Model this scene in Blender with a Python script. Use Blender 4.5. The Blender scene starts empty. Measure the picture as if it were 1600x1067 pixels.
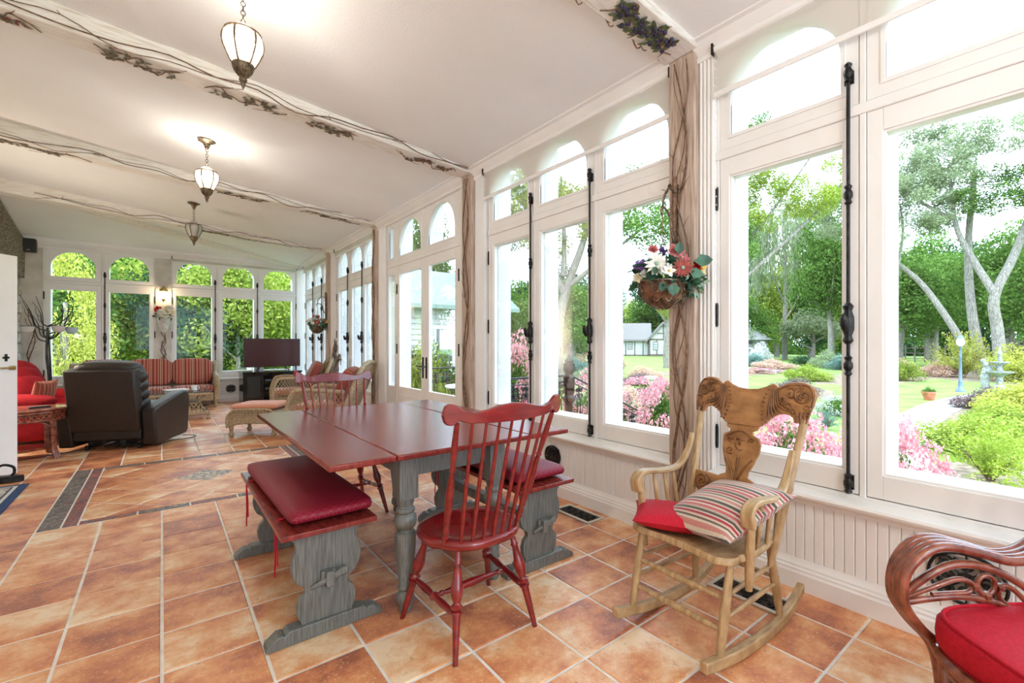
import bpy, bmesh, math, random
import numpy as np
from math import sin, cos, pi, radians, sqrt, atan2, exp
from mathutils import Vector, Matrix, noise
S = bpy.context.scene
C = S.collection
rnd = random.Random(7)

# ------------------------------------------------------------------ camera, sky, light, exposure
HD = 0.6995                      # heading of the camera, from +Y towards +X
cam = bpy.data.cameras.new('camera'); co = bpy.data.objects.new('camera', cam); C.objects.link(co)
cam.sensor_width = 36; cam.lens = 726/1600*36; cam.shift_x = -64/1600; cam.shift_y = 2.5/1600
cam.clip_start = .05; cam.clip_end = 400
co.location = (0, 0, 1.28); co.rotation_euler = (pi/2, 0, -HD)
S.camera = co
w = bpy.data.worlds.new('sky'); S.world = w; w.use_nodes = True
nt = w.node_tree; nt.nodes.clear()
bg = nt.nodes.new('ShaderNodeBackground'); wo = nt.nodes.new('ShaderNodeOutputWorld')
nz = nt.nodes.new('ShaderNodeTexNoise'); nz.inputs['Scale'].default_value = 2.2; nz.inputs['Detail'].default_value = 5
rp = nt.nodes.new('ShaderNodeValToRGB')
rp.color_ramp.elements[0].color = (.56, .76, 1, 1); rp.color_ramp.elements[1].color = (.70, .85, 1, 1)
tc = nt.nodes.new('ShaderNodeTexCoord')
nt.links.new(tc.outputs['Generated'], nz.inputs['Vector']); nt.links.new(nz.outputs['Fac'], rp.inputs['Fac'])
nt.links.new(rp.outputs['Color'], bg.inputs['Color']); nt.links.new(bg.outputs[0], wo.inputs[0])
bg.inputs['Strength'].default_value = 3.9
sl = bpy.data.lights.new('sun', 'SUN'); sl.energy = 1.0; sl.angle = radians(25); sl.color = (1, .95, .86)
so = bpy.data.objects.new('sun', sl); C.objects.link(so); so.rotation_euler = (radians(38), radians(-30), radians(20))
S.view_settings.view_transform = 'Standard'; S.view_settings.look = 'None'
S.view_settings.gamma = 1; S.view_settings.use_curve_mapping = False
S.view_settings.exposure = 0.88
S.cycles.max_bounces = 10; S.cycles.diffuse_bounces = 6; S.cycles.glossy_bounces = 4
S.cycles.transparent_max_bounces = 16; S.cycles.transmission_bounces = 6
S.cycles.sample_clamp_indirect = 6; S.cycles.use_denoising = True
S.cycles.caustics_reflective = False; S.cycles.caustics_refractive = False

# ------------------------------------------------------------------ materials
def _n(nt, t, **k):
    n = nt.nodes.new(t)
    for a, b in k.items(): setattr(n, a, b)
    return n
def mat(name, c1, c2=None, rough=.5, scale=6, stretch=(1,1,1), metal=0, bump=0, bscale=None, detail=5, lo=.35, hi=.65,
        c3=None, world=False, coat=0, sheen=0, dist=0, objvar=0, spec=.5):
    m = bpy.data.materials.new(name); m.use_nodes = True; nt = m.node_tree; L = nt.links
    b = nt.nodes['Principled BSDF']
    b.inputs['Roughness'].default_value = rough; b.inputs['Metallic'].default_value = metal
    b.inputs['Coat Weight'].default_value = coat; b.inputs['Sheen Weight'].default_value = sheen
    b.inputs['Specular IOR Level'].default_value = spec
    if c2 is None and not bump and not objvar:
        b.inputs['Base Color'].default_value = (*c1, 1); return m
    if world: v = _n(nt, 'ShaderNodeNewGeometry').outputs['Position']
    else: v = _n(nt, 'ShaderNodeTexCoord').outputs['Object']
    if objvar:
        oi = _n(nt, 'ShaderNodeObjectInfo'); ad = _n(nt, 'ShaderNodeVectorMath', operation='ADD'); sc = _n(nt, 'ShaderNodeVectorMath', operation='SCALE')
        cb = _n(nt, 'ShaderNodeCombineXYZ'); L.new(oi.outputs['Random'], cb.inputs[0]); L.new(oi.outputs['Random'], cb.inputs[1])
        L.new(cb.outputs[0], sc.inputs[0]); sc.inputs['Scale'].default_value = 37
        L.new(v, ad.inputs[0]); L.new(sc.outputs[0], ad.inputs[1]); v = ad.outputs[0]
    mp = _n(nt, 'ShaderNodeMapping'); mp.inputs['Scale'].default_value = stretch; L.new(v, mp.inputs['Vector'])
    c2 = c2 or c1
    n1 = _n(nt, 'ShaderNodeTexNoise'); n1.inputs['Scale'].default_value = scale; n1.inputs['Detail'].default_value = detail; n1.inputs['Distortion'].default_value = dist
    L.new(mp.outputs[0], n1.inputs['Vector'])
    r = _n(nt, 'ShaderNodeValToRGB'); e = r.color_ramp.elements
    e[0].position = lo; e[0].color = (*c1, 1); e[1].position = hi; e[1].color = (*c2, 1)
    if c3: x = e.new((lo+hi)/2); x.color = (*c3, 1)
    L.new(n1.outputs['Fac'], r.inputs['Fac']); out = r.outputs['Color']
    if objvar:
        hs = _n(nt, 'ShaderNodeHueSaturation'); mr = _n(nt, 'ShaderNodeMapRange')
        mr.inputs['To Min'].default_value = 1-objvar; mr.inputs['To Max'].default_value = 1+objvar
        L.new(oi.outputs['Random'], mr.inputs['Value']); L.new(mr.outputs[0], hs.inputs['Value']); L.new(out, hs.inputs['Color']); out = hs.outputs['Color']
    L.new(out, b.inputs['Base Color'])
    if bump:
        n2 = _n(nt, 'ShaderNodeTexNoise'); n2.inputs['Scale'].default_value = bscale or scale*4; n2.inputs['Detail'].default_value = 4
        L.new(mp.outputs[0], n2.inputs['Vector'])
        bp = _n(nt, 'ShaderNodeBump'); bp.inputs['Strength'].default_value = bump; bp.inputs['Distance'].default_value = .01
        L.new(n2.outputs['Fac'], bp.inputs['Height']); L.new(bp.outputs[0], b.inputs['Normal'])
    return m
def ramp_mat(name, stops, coord='X', period=1.0, rough=.8, const=True, bump=0, sheen=0, wave=False, src='Object', dist=0, spec=.4):
    """striped cloth: colour read along one axis, repeated with PERIOD"""
    m = bpy.data.materials.new(name); m.use_nodes = True; nt = m.node_tree; L = nt.links; b = nt.nodes['Principled BSDF']
    b.inputs['Roughness'].default_value = rough; b.inputs['Sheen Weight'].default_value = sheen; b.inputs['Specular IOR Level'].default_value = spec
    t = _n(nt, 'ShaderNodeTexCoord'); sp = _n(nt, 'ShaderNodeSeparateXYZ'); L.new(t.outputs[src], sp.inputs[0])
    mu = _n(nt, 'ShaderNodeMath', operation='MULTIPLY'); mu.inputs[1].default_value = 1/period; L.new(sp.outputs[coord], mu.inputs[0])
    fr = _n(nt, 'ShaderNodeMath', operation='FRACT'); L.new(mu.outputs[0], fr.inputs[0])
    r = _n(nt, 'ShaderNodeValToRGB'); r.color_ramp.interpolation = 'CONSTANT' if const else 'LINEAR'
    e = r.color_ramp.elements
    e[0].position = stops[0][0]; e[0].color = (*stops[0][1], 1); e[1].position = stops[1][0]; e[1].color = (*stops[1][1], 1)
    for p, c in stops[2:]: x = e.new(p); x.color = (*c, 1)
    L.new(fr.outputs[0], r.inputs['Fac'])
    nn = _n(nt, 'ShaderNodeTexNoise'); nn.inputs['Scale'].default_value = 180
    L.new(t.outputs['Object'], nn.inputs['Vector'])
    mx = _n(nt, 'ShaderNodeMix', data_type='RGBA', blend_type='MULTIPLY'); mx.inputs['Factor'].default_value = .35
    L.new(r.outputs['Color'], mx.inputs['A']); L.new(nn.outputs['Fac'], mx.inputs['B']); L.new(mx.outputs['Result'], b.inputs['Base Color'])
    bp = _n(nt, 'ShaderNodeBump'); bp.inputs['Strength'].default_value = .3; bp.inputs['Distance'].default_value = .003
    L.new(nn.outputs['Fac'], bp.inputs['Height']); L.new(bp.outputs[0], b.inputs['Normal'])
    return m
def glass_mat(name, gl=.07, tint=(1,1,1), rough=.0):
    m = bpy.data.materials.new(name); m.use_nodes = True; nt = m.node_tree; nt.nodes.clear(); L = nt.links
    o = _n(nt, 'ShaderNodeOutputMaterial'); mx = _n(nt, 'ShaderNodeMixShader'); tr = _n(nt, 'ShaderNodeBsdfTransparent'); g = _n(nt, 'ShaderNodeBsdfGlossy')
    tr.inputs['Color'].default_value = (*tint, 1); g.inputs['Roughness'].default_value = rough
    lw = _n(nt, 'ShaderNodeFresnel'); lw.inputs['IOR'].default_value = 1.35
    ml = _n(nt, 'ShaderNodeMath', operation='MULTIPLY'); ml.inputs[1].default_value = gl*14
    L.new(lw.outputs[0], ml.inputs[0]); L.new(ml.outputs[0], mx.inputs[0])
    L.new(tr.outputs[0], mx.inputs[1]); L.new(g.outputs[0], mx.inputs[2]); L.new(mx.outputs[0], o.inputs[0])
    return m
def leaf_mat(name, c1, c2, c3=None, trans=.35, dark=.6):
    m = bpy.data.materials.new(name); m.use_nodes = True; nt = m.node_tree; nt.nodes.clear(); L = nt.links
    o = _n(nt, 'ShaderNodeOutputMaterial'); mx = _n(nt, 'ShaderNodeMixShader'); d = _n(nt, 'ShaderNodeBsdfDiffuse'); t = _n(nt, 'ShaderNodeBsdfTranslucent')
    g = _n(nt, 'ShaderNodeNewGeometry'); r = _n(nt, 'ShaderNodeValToRGB'); e = r.color_ramp.elements
    e[0].color = (*c1, 1); e[1].color = (*c2, 1)
    if c3: x = e.new(.85); x.color = (*c2, 1); e[-1].color = (*c3, 1)
    L.new(g.outputs['Random Per Island'], r.inputs['Fac'])
    oi = _n(nt, 'ShaderNodeObjectInfo'); hs = _n(nt, 'ShaderNodeHueSaturation'); mr = _n(nt, 'ShaderNodeMapRange')
    mr.inputs['To Min'].default_value = .62; mr.inputs['To Max'].default_value = .95
    L.new(oi.outputs['Random'], mr.inputs['Value']); L.new(mr.outputs[0], hs.inputs['Value']); L.new(r.outputs['Color'], hs.inputs['Color'])
    L.new(hs.outputs['Color'], d.inputs['Color']); L.new(hs.outputs['Color'], t.inputs['Color'])
    mx.inputs[0].default_value = trans; L.new(d.outputs[0], mx.inputs[1]); L.new(t.outputs[0], mx.inputs[2]); L.new(mx.outputs[0], o.inputs[0])
    return m
def emit_mat(name, col, st):
    m = bpy.data.materials.new(name); m.use_nodes = True; b = m.node_tree.nodes['Principled BSDF']
    b.inputs['Base Color'].default_value = (*col, 1); b.inputs['Emission Color'].default_value = (*col, 1); b.inputs['Emission Strength'].default_value = st
    return m

PAINT = mat('white_paint', (.82,.81,.79), (.87,.86,.84), rough=.45, scale=3, bump=.06, bscale=60)
PLASTER = mat('beige_plaster', (.55,.51,.45), (.72,.68,.62), rough=.85, scale=4, bump=.4, bscale=40)
CEIL = mat('ceiling_paint', (.84,.84,.83), (.88,.88,.87), rough=.8, scale=1.2, bump=.25, bscale=90)
BEAM = mat('whitewashed_beam', (.66,.60,.50), (.86,.83,.77), rough=.7, scale=5, stretch=(1.2,14,14), bump=.5, bscale=20, lo=.28, hi=.52, world=True)
POSTM = mat('whitewashed_post', (.36,.25,.18), (.64,.52,.43), rough=.7, scale=5, stretch=(14,14,1.0), bump=.5, bscale=20, lo=.3, hi=.65, world=True)
IRON = mat('black_iron', (.012,.012,.013), (.035,.033,.03), rough=.38, scale=30, bump=.3, metal=.7)
GLASS = glass_mat('window_glass', .03)
GROUT = mat('grout', (.70,.65,.58), (.84,.80,.73), rough=.9, scale=14, bump=.4)
REDW = mat('red_painted_wood', (.13,.005,.006), (.24,.012,.012), rough=.25, scale=3, stretch=(3,3,14), bump=.05, coat=.4, lo=.3, hi=.7)
REDT = mat('red_stained_tabletop', (.13,.014,.012), (.25,.035,.025), rough=.2, scale=4, stretch=(16,3,3), bump=.05, spec=.35, lo=.3, hi=.7)
GREYW = mat('grey_glazed_wood', (.055,.058,.05), (.20,.205,.185), rough=.4, scale=9, stretch=(16,16,1.0), bump=.2, coat=.15, lo=.2, hi=.75)
OAK = mat('golden_oak', (.20,.080,.02), (.42,.20,.065), rough=.38, scale=5, stretch=(14,3,3), bump=.15, coat=.2, lo=.25, hi=.7)
OAKL = mat('pale_worn_oak', (.27,.155,.06), (.54,.37,.19), rough=.45, scale=5, stretch=(3,12,3), bump=.15, coat=.1, lo=.25, hi=.7)
OAKD = mat('carved_oak_shade', (.11,.040,.011), (.27,.115,.038), rough=.45, scale=20, bump=.3)  # darker oak colour stands in for shade in the carved grooves
RATTAN = mat('dark_rattan', (.11,.020,.009), (.30,.085,.042), rough=.25, scale=7, stretch=(3,3,3), coat=.5, bump=.1, lo=.3, hi=.65)
REDC = mat('crimson_cloth', (.40,.005,.018), (.50,.008,.025), rough=.7, scale=90, bump=.2, bscale=400, spec=.25)
REDV = mat('red_upholstery', (.19,.004,.008), (.28,.008,.012), rough=.85, scale=5, bump=.3, bscale=60, spec=.2)
WICK = mat('natural_wicker', (.22,.15,.075), (.56,.45,.29), rough=.6, scale=60, bump=.6, bscale=120, lo=.3, hi=.7)
LEATH = mat('brown_black_leather', (.009,.006,.004), (.024,.014,.010), rough=.33, scale=60, bump=.35, bscale=160)
DARKM = mat('dark_metal', (.02,.02,.02), (.05,.05,.05), rough=.4, scale=20, metal=.6)
BRZ = mat('antique_bronze', (.09,.06,.035), (.28,.21,.14), rough=.4, scale=50, metal=.8, bump=.3)
CORAL = mat('salmon_cloth', (.58,.22,.13), (.68,.30,.19), rough=.85, scale=70, bump=.3, sheen=.3)
STRIPE = ramp_mat('red_striped_cloth', [(0,(.42,.07,.05)),(.10,(.62,.42,.27)),(.16,(.30,.04,.035)),(.34,(.50,.13,.08)),(.44,(.70,.52,.34)),(.48,(.45,.06,.05)),(.62,(.26,.05,.03)),(.70,(.60,.30,.18)),(.80,(.40,.05,.045)),(.93,(.66,.48,.3))], 'X', .16, sheen=.2)
STRIPEV = ramp_mat('rust_striped_cloth', [(0,(.35,.06,.03)),(.2,(.5,.2,.09)),(.3,(.25,.04,.02)),(.55,(.42,.09,.04)),(.7,(.55,.30,.15)),(.78,(.3,.05,.03))], 'X', .09, sheen=.2)
PILLOW = ramp_mat('striped_pillow_cloth', [(0,(.42,.03,.05)),(.08,(.72,.62,.48)),(.12,(.10,.07,.055)),(.2,(.55,.42,.32)),(.27,(.60,.12,.13)),(.36,(.74,.64,.50)),(.42,(.45,.03,.05)),(.5,(.68,.55,.42)),(.56,(.09,.065,.05)),(.66,(.70,.60,.46)),(.73,(.62,.25,.22)),(.82,(.74,.66,.52)),(.88,(.16,.11,.08)),(.94,(.7,.55,.42))], 'X', .15, rough=.6, sheen=.2)
TWIG = mat('brown_twig', (.11,.055,.03), (.26,.15,.09), rough=.8, scale=30, bump=.5)
STONE = mat('grey_stone', (.22,.215,.20), (.62,.60,.56), rough=.9, scale=5, bump=.9, bscale=18, lo=.3, hi=.65, world=True)
LINTEL = mat('weathered_timber', (.10,.075,.05), (.30,.25,.19), rough=.85, scale=6, stretch=(8,1.5,8), bump=.9, bscale=16, world=True)
BLACKP = mat('black_plastic', (.012,.012,.013), rough=.4)
WHITEP = mat('white_ceramic', (.78,.77,.74), (.84,.83,.80), rough=.35, scale=20)
BRASS = mat('brass', (.55,.40,.16), rough=.3, metal=1)

# ------------------------------------------------------------------ mesh builder
def cr(pts, n=6, closed=False):
    P = [Vector(p) for p in pts]; out = []; m = len(P)
    rng = range(m if closed else m-1)
    for i in rng:
        p0 = P[(i-1) % m] if closed or i > 0 else P[0]*2-P[1]
        p1 = P[i]; p2 = P[(i+1) % m]
        p3 = P[(i+2) % m] if closed or i+2 < m else P[-1]*2-P[-2]
        for k in range(n):
            t = k/n
            out.append(.5*((2*p1)+(p2-p0)*t+(2*p0-5*p1+4*p2-p3)*t*t+(3*p1-p0-3*p2+p3)*t**3))
    if not closed: out.append(P[-1].copy())
    return out
class MB:
    def __init__(s, xf=None): s.v = []; s.f = []; s.xf = xf; s.mi = []
    def add(s, vs, fs, m=0):
        o = len(s.v)
        for p in vs:
            s.v.append(tuple(s.xf(*p)) if s.xf else tuple(p))
        for f in fs: s.f.append([i+o for i in f]); s.mi.append(m)
        return s
    def box(s, x0, x1, y0, y1, z0, z1, m=0):
        return s.add([(x,y,z) for x in (x0,x1) for y in (y0,y1) for z in (z0,z1)],
              [(0,1,3,2),(4,6,7,5),(0,4,5,1),(2,3,7,6),(0,2,6,4),(1,5,7,3)], m)
    def obox(s, c, hx, hy, hz, R=None, m=0):
        R = R or Matrix.Identity(3); c = Vector(c)
        return s.add([c + R @ Vector((x*hx, y*hy, z*hz)) for x in (-1,1) for y in (-1,1) for z in (-1,1)],
              [(0,1,3,2),(4,6,7,5),(0,4,5,1),(2,3,7,6),(0,2,6,4),(1,5,7,3)], m)
    def tube(s, pts, r, n=8, cap=True, closed=False, flat=1.0, m=0):
        P = [Vector(p) for p in pts]; N = len(P)
        if not hasattr(r, '__len__'): r = [r]*N
        T = []
        for i in range(N):
            a = P[(i-1) % N] if (closed or i) else P[0]; b = P[(i+1) % N] if (closed or i < N-1) else P[-1]
            t = b-a; T.append(t.normalized() if t.length > 1e-9 else Vector((0,0,1)))
        u = T[0].orthogonal().normalized()
        if abs(T[0].z) < .9: u = T[0].cross(Vector((0,0,1))).normalized()
        vs = []
        for i in range(N):
            u = (u-T[i]*u.dot(T[i]))
            u = u.normalized() if u.length > 1e-6 else T[i].orthogonal().normalized()
            w_ = T[i].cross(u)
            for k in range(n):
                a = 2*pi*(k+.5)/n; vs.append(P[i]+u*(cos(a)*r[i])+w_*(sin(a)*r[i]*flat))
        fs = []
        for i in range(N if closed else N-1):
            for k in range(n):
                a = i*n+k; b = i*n+(k+1) % n; j = (i+1) % N
                fs.append((a, b, j*n+(k+1) % n, j*n+k))
        if cap and not closed: fs += [tuple(range(n))[::-1], tuple((N-1)*n+k for k in range(n))]
        return s.add(vs, fs, m)
    def turned(s, p0, p1, prof, n=12, m=0):
        p0, p1 = Vector(p0), Vector(p1)
        return s.tube([p0.lerp(p1, t) for t, r in prof], [r for t, r in prof], n, m=m)
    def lathe(s, prof, c=(0,0,0), n=20, sx=1, sy=1, m=0, a0=0):
        c = Vector(c); N = len(prof); vs = []
        for r, z in prof:
            for k in range(n):
                a = a0+2*pi*k/n; vs.append(c+Vector((r*cos(a)*sx, r*sin(a)*sy, z)))
        fs = [(i*n+k, i*n+(k+1) % n, (i+1)*n+(k+1) % n, (i+1)*n+k) for i in range(N-1) for k in range(n)]
        fs += [tuple(range(n))[::-1], tuple((N-1)*n+k for k in range(n))]
        return s.add(vs, fs, m)
    def prism(s, out, fn, d0, d1, m=0):
        """outline of 2-D points; fn(a, b, d) gives the 3-D point at depth d"""
        n = len(out)
        vs = [fn(a, b, d0) for a, b in out]+[fn(a, b, d1) for a, b in out]
        fs = [tuple(range(n))[::-1], tuple(range(n, 2*n))]+[(i, (i+1) % n, n+(i+1) % n, n+i) for i in range(n)]
        return s.add(vs, fs, m)
    def pad(s, c, hx, hy, hz, e=.35, ez=.8, R=None, nu=28, nv=12, m=0, sag=0):
        """pillow-like rounded block (superellipsoid)"""
        R = R or Matrix.Identity(3); c = Vector(c)
        g = lambda v, p: math.copysign(abs(v)**p, v)
        vs = []; fs = []
        for i in range(nv+1):
            ph = -pi/2+pi*i/nv
            for k in range(nu):
                th = 2*pi*k/nu
                cp = g(cos(ph), ez)
                x = g(cos(th), e)*cp; y = g(sin(th), e)*cp; z = g(sin(ph), ez)
                z -= sag*(1-x*x)*(1-y*y)*(1 if z > 0 else 0)
                vs.append(c + R @ Vector((x*hx, y*hy, z*hz)))
        for i in range(nv):
            for k in range(nu): fs.append((i*nu+k, i*nu+(k+1) % nu, (i+1)*nu+(k+1) % nu, (i+1)*nu+k))
        return s.add(vs, fs, m)
    def ball(s, c, r, n=10, sz=1, m=0):
        nv = max(4, n//2)
        return s.lathe([(max(1e-4, r*sin(pi*i/nv)), -r*cos(pi*i/nv)*sz) for i in range(nv+1)], c, n, m=m)
    def build(s, name, ms, parent=None, smooth=40, bevel=0, kind=None, label=None, loc=None, seg=2, rot=None):
        me = bpy.data.meshes.new(name); me.from_pydata(s.v, [], s.f)
        if not isinstance(ms, (list, tuple)): ms = [ms]
        for m in ms: me.materials.append(m)
        if len(ms) > 1: me.polygons.foreach_set('material_index', s.mi)
        bm = bmesh.new(); bm.from_mesh(me); bmesh.ops.recalc_face_normals(bm, faces=bm.faces); bm.to_mesh(me); bm.free()
        if smooth:
            me.shade_smooth(); me.set_sharp_from_angle(angle=radians(smooth))
        o = bpy.data.objects.new(name, me); C.objects.link(o)
        if parent: o.parent = parent
        if bevel:
            b = o.modifiers.new('bevel', 'BEVEL'); b.width = bevel; b.segments = seg; b.limit_method = 'ANGLE'; b.angle_limit = radians(45)
        if kind: o['kind'] = kind
        if label: o['label'] = label
        if loc: o.location = loc
        if rot: o.rotation_euler = rot
        return o
def thing(name, label, cat, loc=(0,0,0), rz=0, group=None):
    o = bpy.data.objects.new(name, None); C.objects.link(o); o.location = loc; o.rotation_euler = (0,0,rz)
    o.empty_display_size = .05; o['label'] = label; o['category'] = cat
    if group: o['group'] = group
    return o
def tag(o, label, cat, group=None, kind=None):
    o['label'] = label
    if cat: o['category'] = cat
    if group: o['group'] = group
    if kind: o['kind'] = kind
    return o
def struct(name, label=None):
    o = bpy.data.objects.new(name, None); C.objects.link(o); o['kind'] = 'structure'; o.empty_display_size = .05
    if label: o['label'] = label
    return o
def dup(root, loc=None, rz=None, label=None, group=None, scale=None):
    def cp(o, par):
        c = o.copy(); C.objects.link(c); c.parent = par
        for ch in list(kids.get(o.name, ())): cp(ch, c)
        return c
    kids = {}
    def walk(o):
        kids[o.name] = list(o.children)
        for c in o.children: walk(c)
    walk(root)
    r = cp(root, None)
    if loc is not None: r.location = loc
    if rz is not None: r.rotation_euler = (0,0,rz)
    if scale is not None: r.scale = scale if hasattr(scale, '__len__') else (scale,)*3
    if label: r['label'] = label
    if group: r['group'] = group
    return r
def rotz(a): return Matrix.Rotation(a, 3, 'Z')
# ------------------------------------------------------------------ floor
T = .3295; Y0 = 3.01
def tile_mat():
    m = bpy.data.materials.new('terracotta_tile'); m.use_nodes = True; nt = m.node_tree; L = nt.links; b = nt.nodes['Principled BSDF']
    g = _n(nt, 'ShaderNodeNewGeometry'); v = g.outputs['Position']
    wn = _n(nt, 'ShaderNodeTexWhiteNoise', noise_dimensions='3D')
    at = _n(nt, 'ShaderNodeAttribute', attribute_name='tid'); oi = _n(nt, 'ShaderNodeObjectInfo')
    ad = _n(nt, 'ShaderNodeMath', operation='ADD'); L.new(at.outputs['Fac'], ad.inputs[0]); L.new(oi.outputs['Random'], ad.inputs[1])
    cb = _n(nt, 'ShaderNodeCombineXYZ'); L.new(ad.outputs[0], cb.inputs[0]); L.new(cb.outputs[0], wn.inputs['Vector'])
    sc = _n(nt, 'ShaderNodeVectorMath', operation='MULTIPLY_ADD'); L.new(wn.outputs['Color'], sc.inputs[0]); sc.inputs[1].default_value = (30,30,30); L.new(v, sc.inputs[2])
    n1 = _n(nt, 'ShaderNodeTexNoise'); n1.inputs['Scale'].default_value = 4.2; n1.inputs['Detail'].default_value = 8; n1.inputs['Roughness'].default_value = .66; L.new(sc.outputs[0], n1.inputs['Vector'])
    r = _n(nt, 'ShaderNodeValToRGB'); e = r.color_ramp.elements
    e[0].position = .34; e[0].color = (.36,.115,.06,1); e[1].position = .68; e[1].color = (.85,.64,.42,1)
    for p, c in ((.43,(.56,.20,.09,1)),(.51,(.68,.29,.12,1)),(.59,(.76,.42,.21,1))): x = e.new(p); x.color = c
    a2 = _n(nt, 'ShaderNodeMath', operation='MULTIPLY_ADD'); L.new(wn.outputs['Value'], a2.inputs[0]); a2.inputs[1].default_value = .2; 
    a3 = _n(nt, 'ShaderNodeMath', operation='ADD'); L.new(n1.outputs['Fac'], a3.inputs[0]); a3.inputs[1].default_value = -.09; L.new(a3.outputs[0], a2.inputs[2])
    L.new(a2.outputs[0], r.inputs['Fac'])
    # speckle: pale worn dots and small dark pits
    n2 = _n(nt, 'ShaderNodeTexNoise'); n2.inputs['Scale'].default_value = 75; n2.inputs['Detail'].default_value = 5; L.new(v, n2.inputs['Vector'])
    r2 = _n(nt, 'ShaderNodeValToRGB'); r2.color_ramp.elements[0].position = .58; r2.color_ramp.elements[1].position = .72
    L.new(n2.outputs['Fac'], r2.inputs['Fac'])
    n3 = _n(nt, 'ShaderNodeTexNoise'); n3.inputs['Scale'].default_value = 3.5; L.new(sc.outputs[0], n3.inputs['Vector'])
    mm = _n(nt, 'ShaderNodeMath', operation='MULTIPLY'); L.new(r2.outputs['Color'], mm.inputs[0]); L.new(n3.outputs['Fac'], mm.inputs[1])
    mx = _n(nt, 'ShaderNodeMix', data_type='RGBA'); L.new(mm.outputs[0], mx.inputs['Factor']); L.new(r.outputs['Color'], mx.inputs['A']); mx.inputs['B'].default_value = (.80,.66,.50,1)
    r3 = _n(nt, 'ShaderNodeValToRGB'); r3.color_ramp.elements[0].position = .30; r3.color_ramp.elements[1].position = .40
    r3.color_ramp.elements[0].color = (.32,.26,.2,1); r3.color_ramp.elements[1].color = (1,1,1,1)
    n4 = _n(nt, 'ShaderNodeTexNoise'); n4.inputs['Scale'].default_value = 28; n4.inputs['Detail'].default_value = 8; n4.inputs['Roughness'].default_value = .8; L.new(sc.outputs[0], n4.inputs['Vector']); L.new(n4.outputs['Fac'], r3.inputs['Fac'])
    mz = _n(nt, 'ShaderNodeMix', data_type='RGBA', blend_type='MULTIPLY'); mz.inputs['Factor'].default_value = 1; L.new(mx.outputs['Result'], mz.inputs['A']); L.new(r3.outputs['Color'], mz.inputs['B'])
    L.new(mz.outputs['Result'], b.inputs['Base Color'])
    b.inputs['Roughness'].default_value = .36; b.inputs['Specular IOR Level'].default_value = .45
    bp = _n(nt, 'ShaderNodeBump'); bp.inputs['Strength'].default_value = .25; bp.inputs['Distance'].default_value = .003
    L.new(n2.outputs['Fac'], bp.inputs['Height']); L.new(bp.outputs[0], b.inputs['Normal'])
    return m
TILE = tile_mat()
def mosaic(name, cols, scale=60):
    m = bpy.data.materials.new(name); m.use_nodes = True; nt = m.node_tree; L = nt.links; b = nt.nodes['Principled BSDF']
    g = _n(nt, 'ShaderNodeNewGeometry'); vo = _n(nt, 'ShaderNodeTexVoronoi'); vo.inputs['Scale'].default_value = scale
    mp = _n(nt, 'ShaderNodeMapping'); mp.inputs['Scale'].default_value = (1,1.3,1); L.new(g.outputs['Position'], mp.inputs[0]); L.new(mp.outputs[0], vo.inputs['Vector'])
    sp = _n(nt, 'ShaderNodeSeparateColor'); L.new(vo.outputs['Color'], sp.inputs[0])
    r = _n(nt, 'ShaderNodeValToRGB'); r.color_ramp.interpolation = 'CONSTANT'; e = r.color_ramp.elements
    e[0].color = (*cols[0], 1); e[1].position = 1/len(cols); e[1].color = (*cols[1], 1)
    for i, c in enumerate(cols[2:], 2): x = e.new(i/len(cols)); x.color = (*c, 1)
    L.new(sp.outputs[0], r.inputs['Fac']); L.new(r.outputs['Color'], b.inputs['Base Color']); b.inputs['Roughness'].default_value = .45
    return m
MOSD = mosaic('dark_mosaic', [(.05,.055,.06),(.10,.10,.10),(.16,.15,.13),(.30,.24,.17),(.07,.08,.11),(.22,.09,.06)])
MOSR = mosaic('red_mosaic', [(.35,.08,.05),(.22,.05,.04),(.12,.12,.13),(.42,.16,.10),(.08,.09,.12)])
floor = struct('floor', 'terracotta tiled floor with pale joints')
MB().box(-2.4, 3.05, -3.2, 12.6, -.2, -.004).build('mortar_bed', GROUT, floor, smooth=0)
def tile_geo(mb, x0, x1, y0, y1, b=.005, z0=-.02, z1=0.0):
    j = .006
    x0 += j; x1 -= j; y0 += j; y1 -= j
    mb.add([(x0,y0,z0),(x1,y0,z0),(x1,y1,z0),(x0,y1,z0),(x0,y0,z1-b*.5),(x1,y0,z1-b*.5),(x1,y1,z1-b*.5),(x0,y1,z1-b*.5),
            (x0+b,y0+b,z1),(x1-b,y0+b,z1),(x1-b,y1-b,z1),(x0+b,y1-b,z1)],
           [(0,1,5,4),(1,2,6,5),(2,3,7,6),(3,0,4,7),(4,5,9,8),(5,6,10,9),(6,7,11,10),(7,4,8,11),(8,9,10,11)])
tmb = MB(); tile_geo(tmb, -T/2, T/2, -T/2, T/2); t0 = tmb.build('tile', TILE, floor, smooth=0)
cells = []
for i in range(-6, 9):
    for j in range(-17, 29):
        if -2 <= i < 4 and 5 <= j < 11: continue
        xc = (i+.5)*T; yc = Y0+(j+.5)*T
        if yc < -2.6: continue
        F_ = xc*sin(HD)+yc*cos(HD); R_ = xc*cos(HD)-yc*sin(HD)
        vis = F_ > .5 and -900 < 726*R_/F_ < 800
        cells.append((0 if vis else 1, F_ if vis else 99, xc, yc))
cells.sort()
first = True; rest = MB(); tid = []
for n_, (a_, b_, xc, yc) in enumerate(cells):
    if n_ < 240:
        o = t0 if first else t0.copy()
        if not first: C.objects.link(o)
        first = False; o.location = (xc, yc, rnd.uniform(-.0012, .0008)); o.rotation_euler = (0,0,rnd.uniform(-.003,.003))
    else:
        tile_geo(rest, xc-T/2, xc+T/2, yc-T/2, yc+T/2); tid += [rnd.random()*50]*9
ro = rest.build('tile_field', TILE, floor, smooth=0, kind='stuff')
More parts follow.
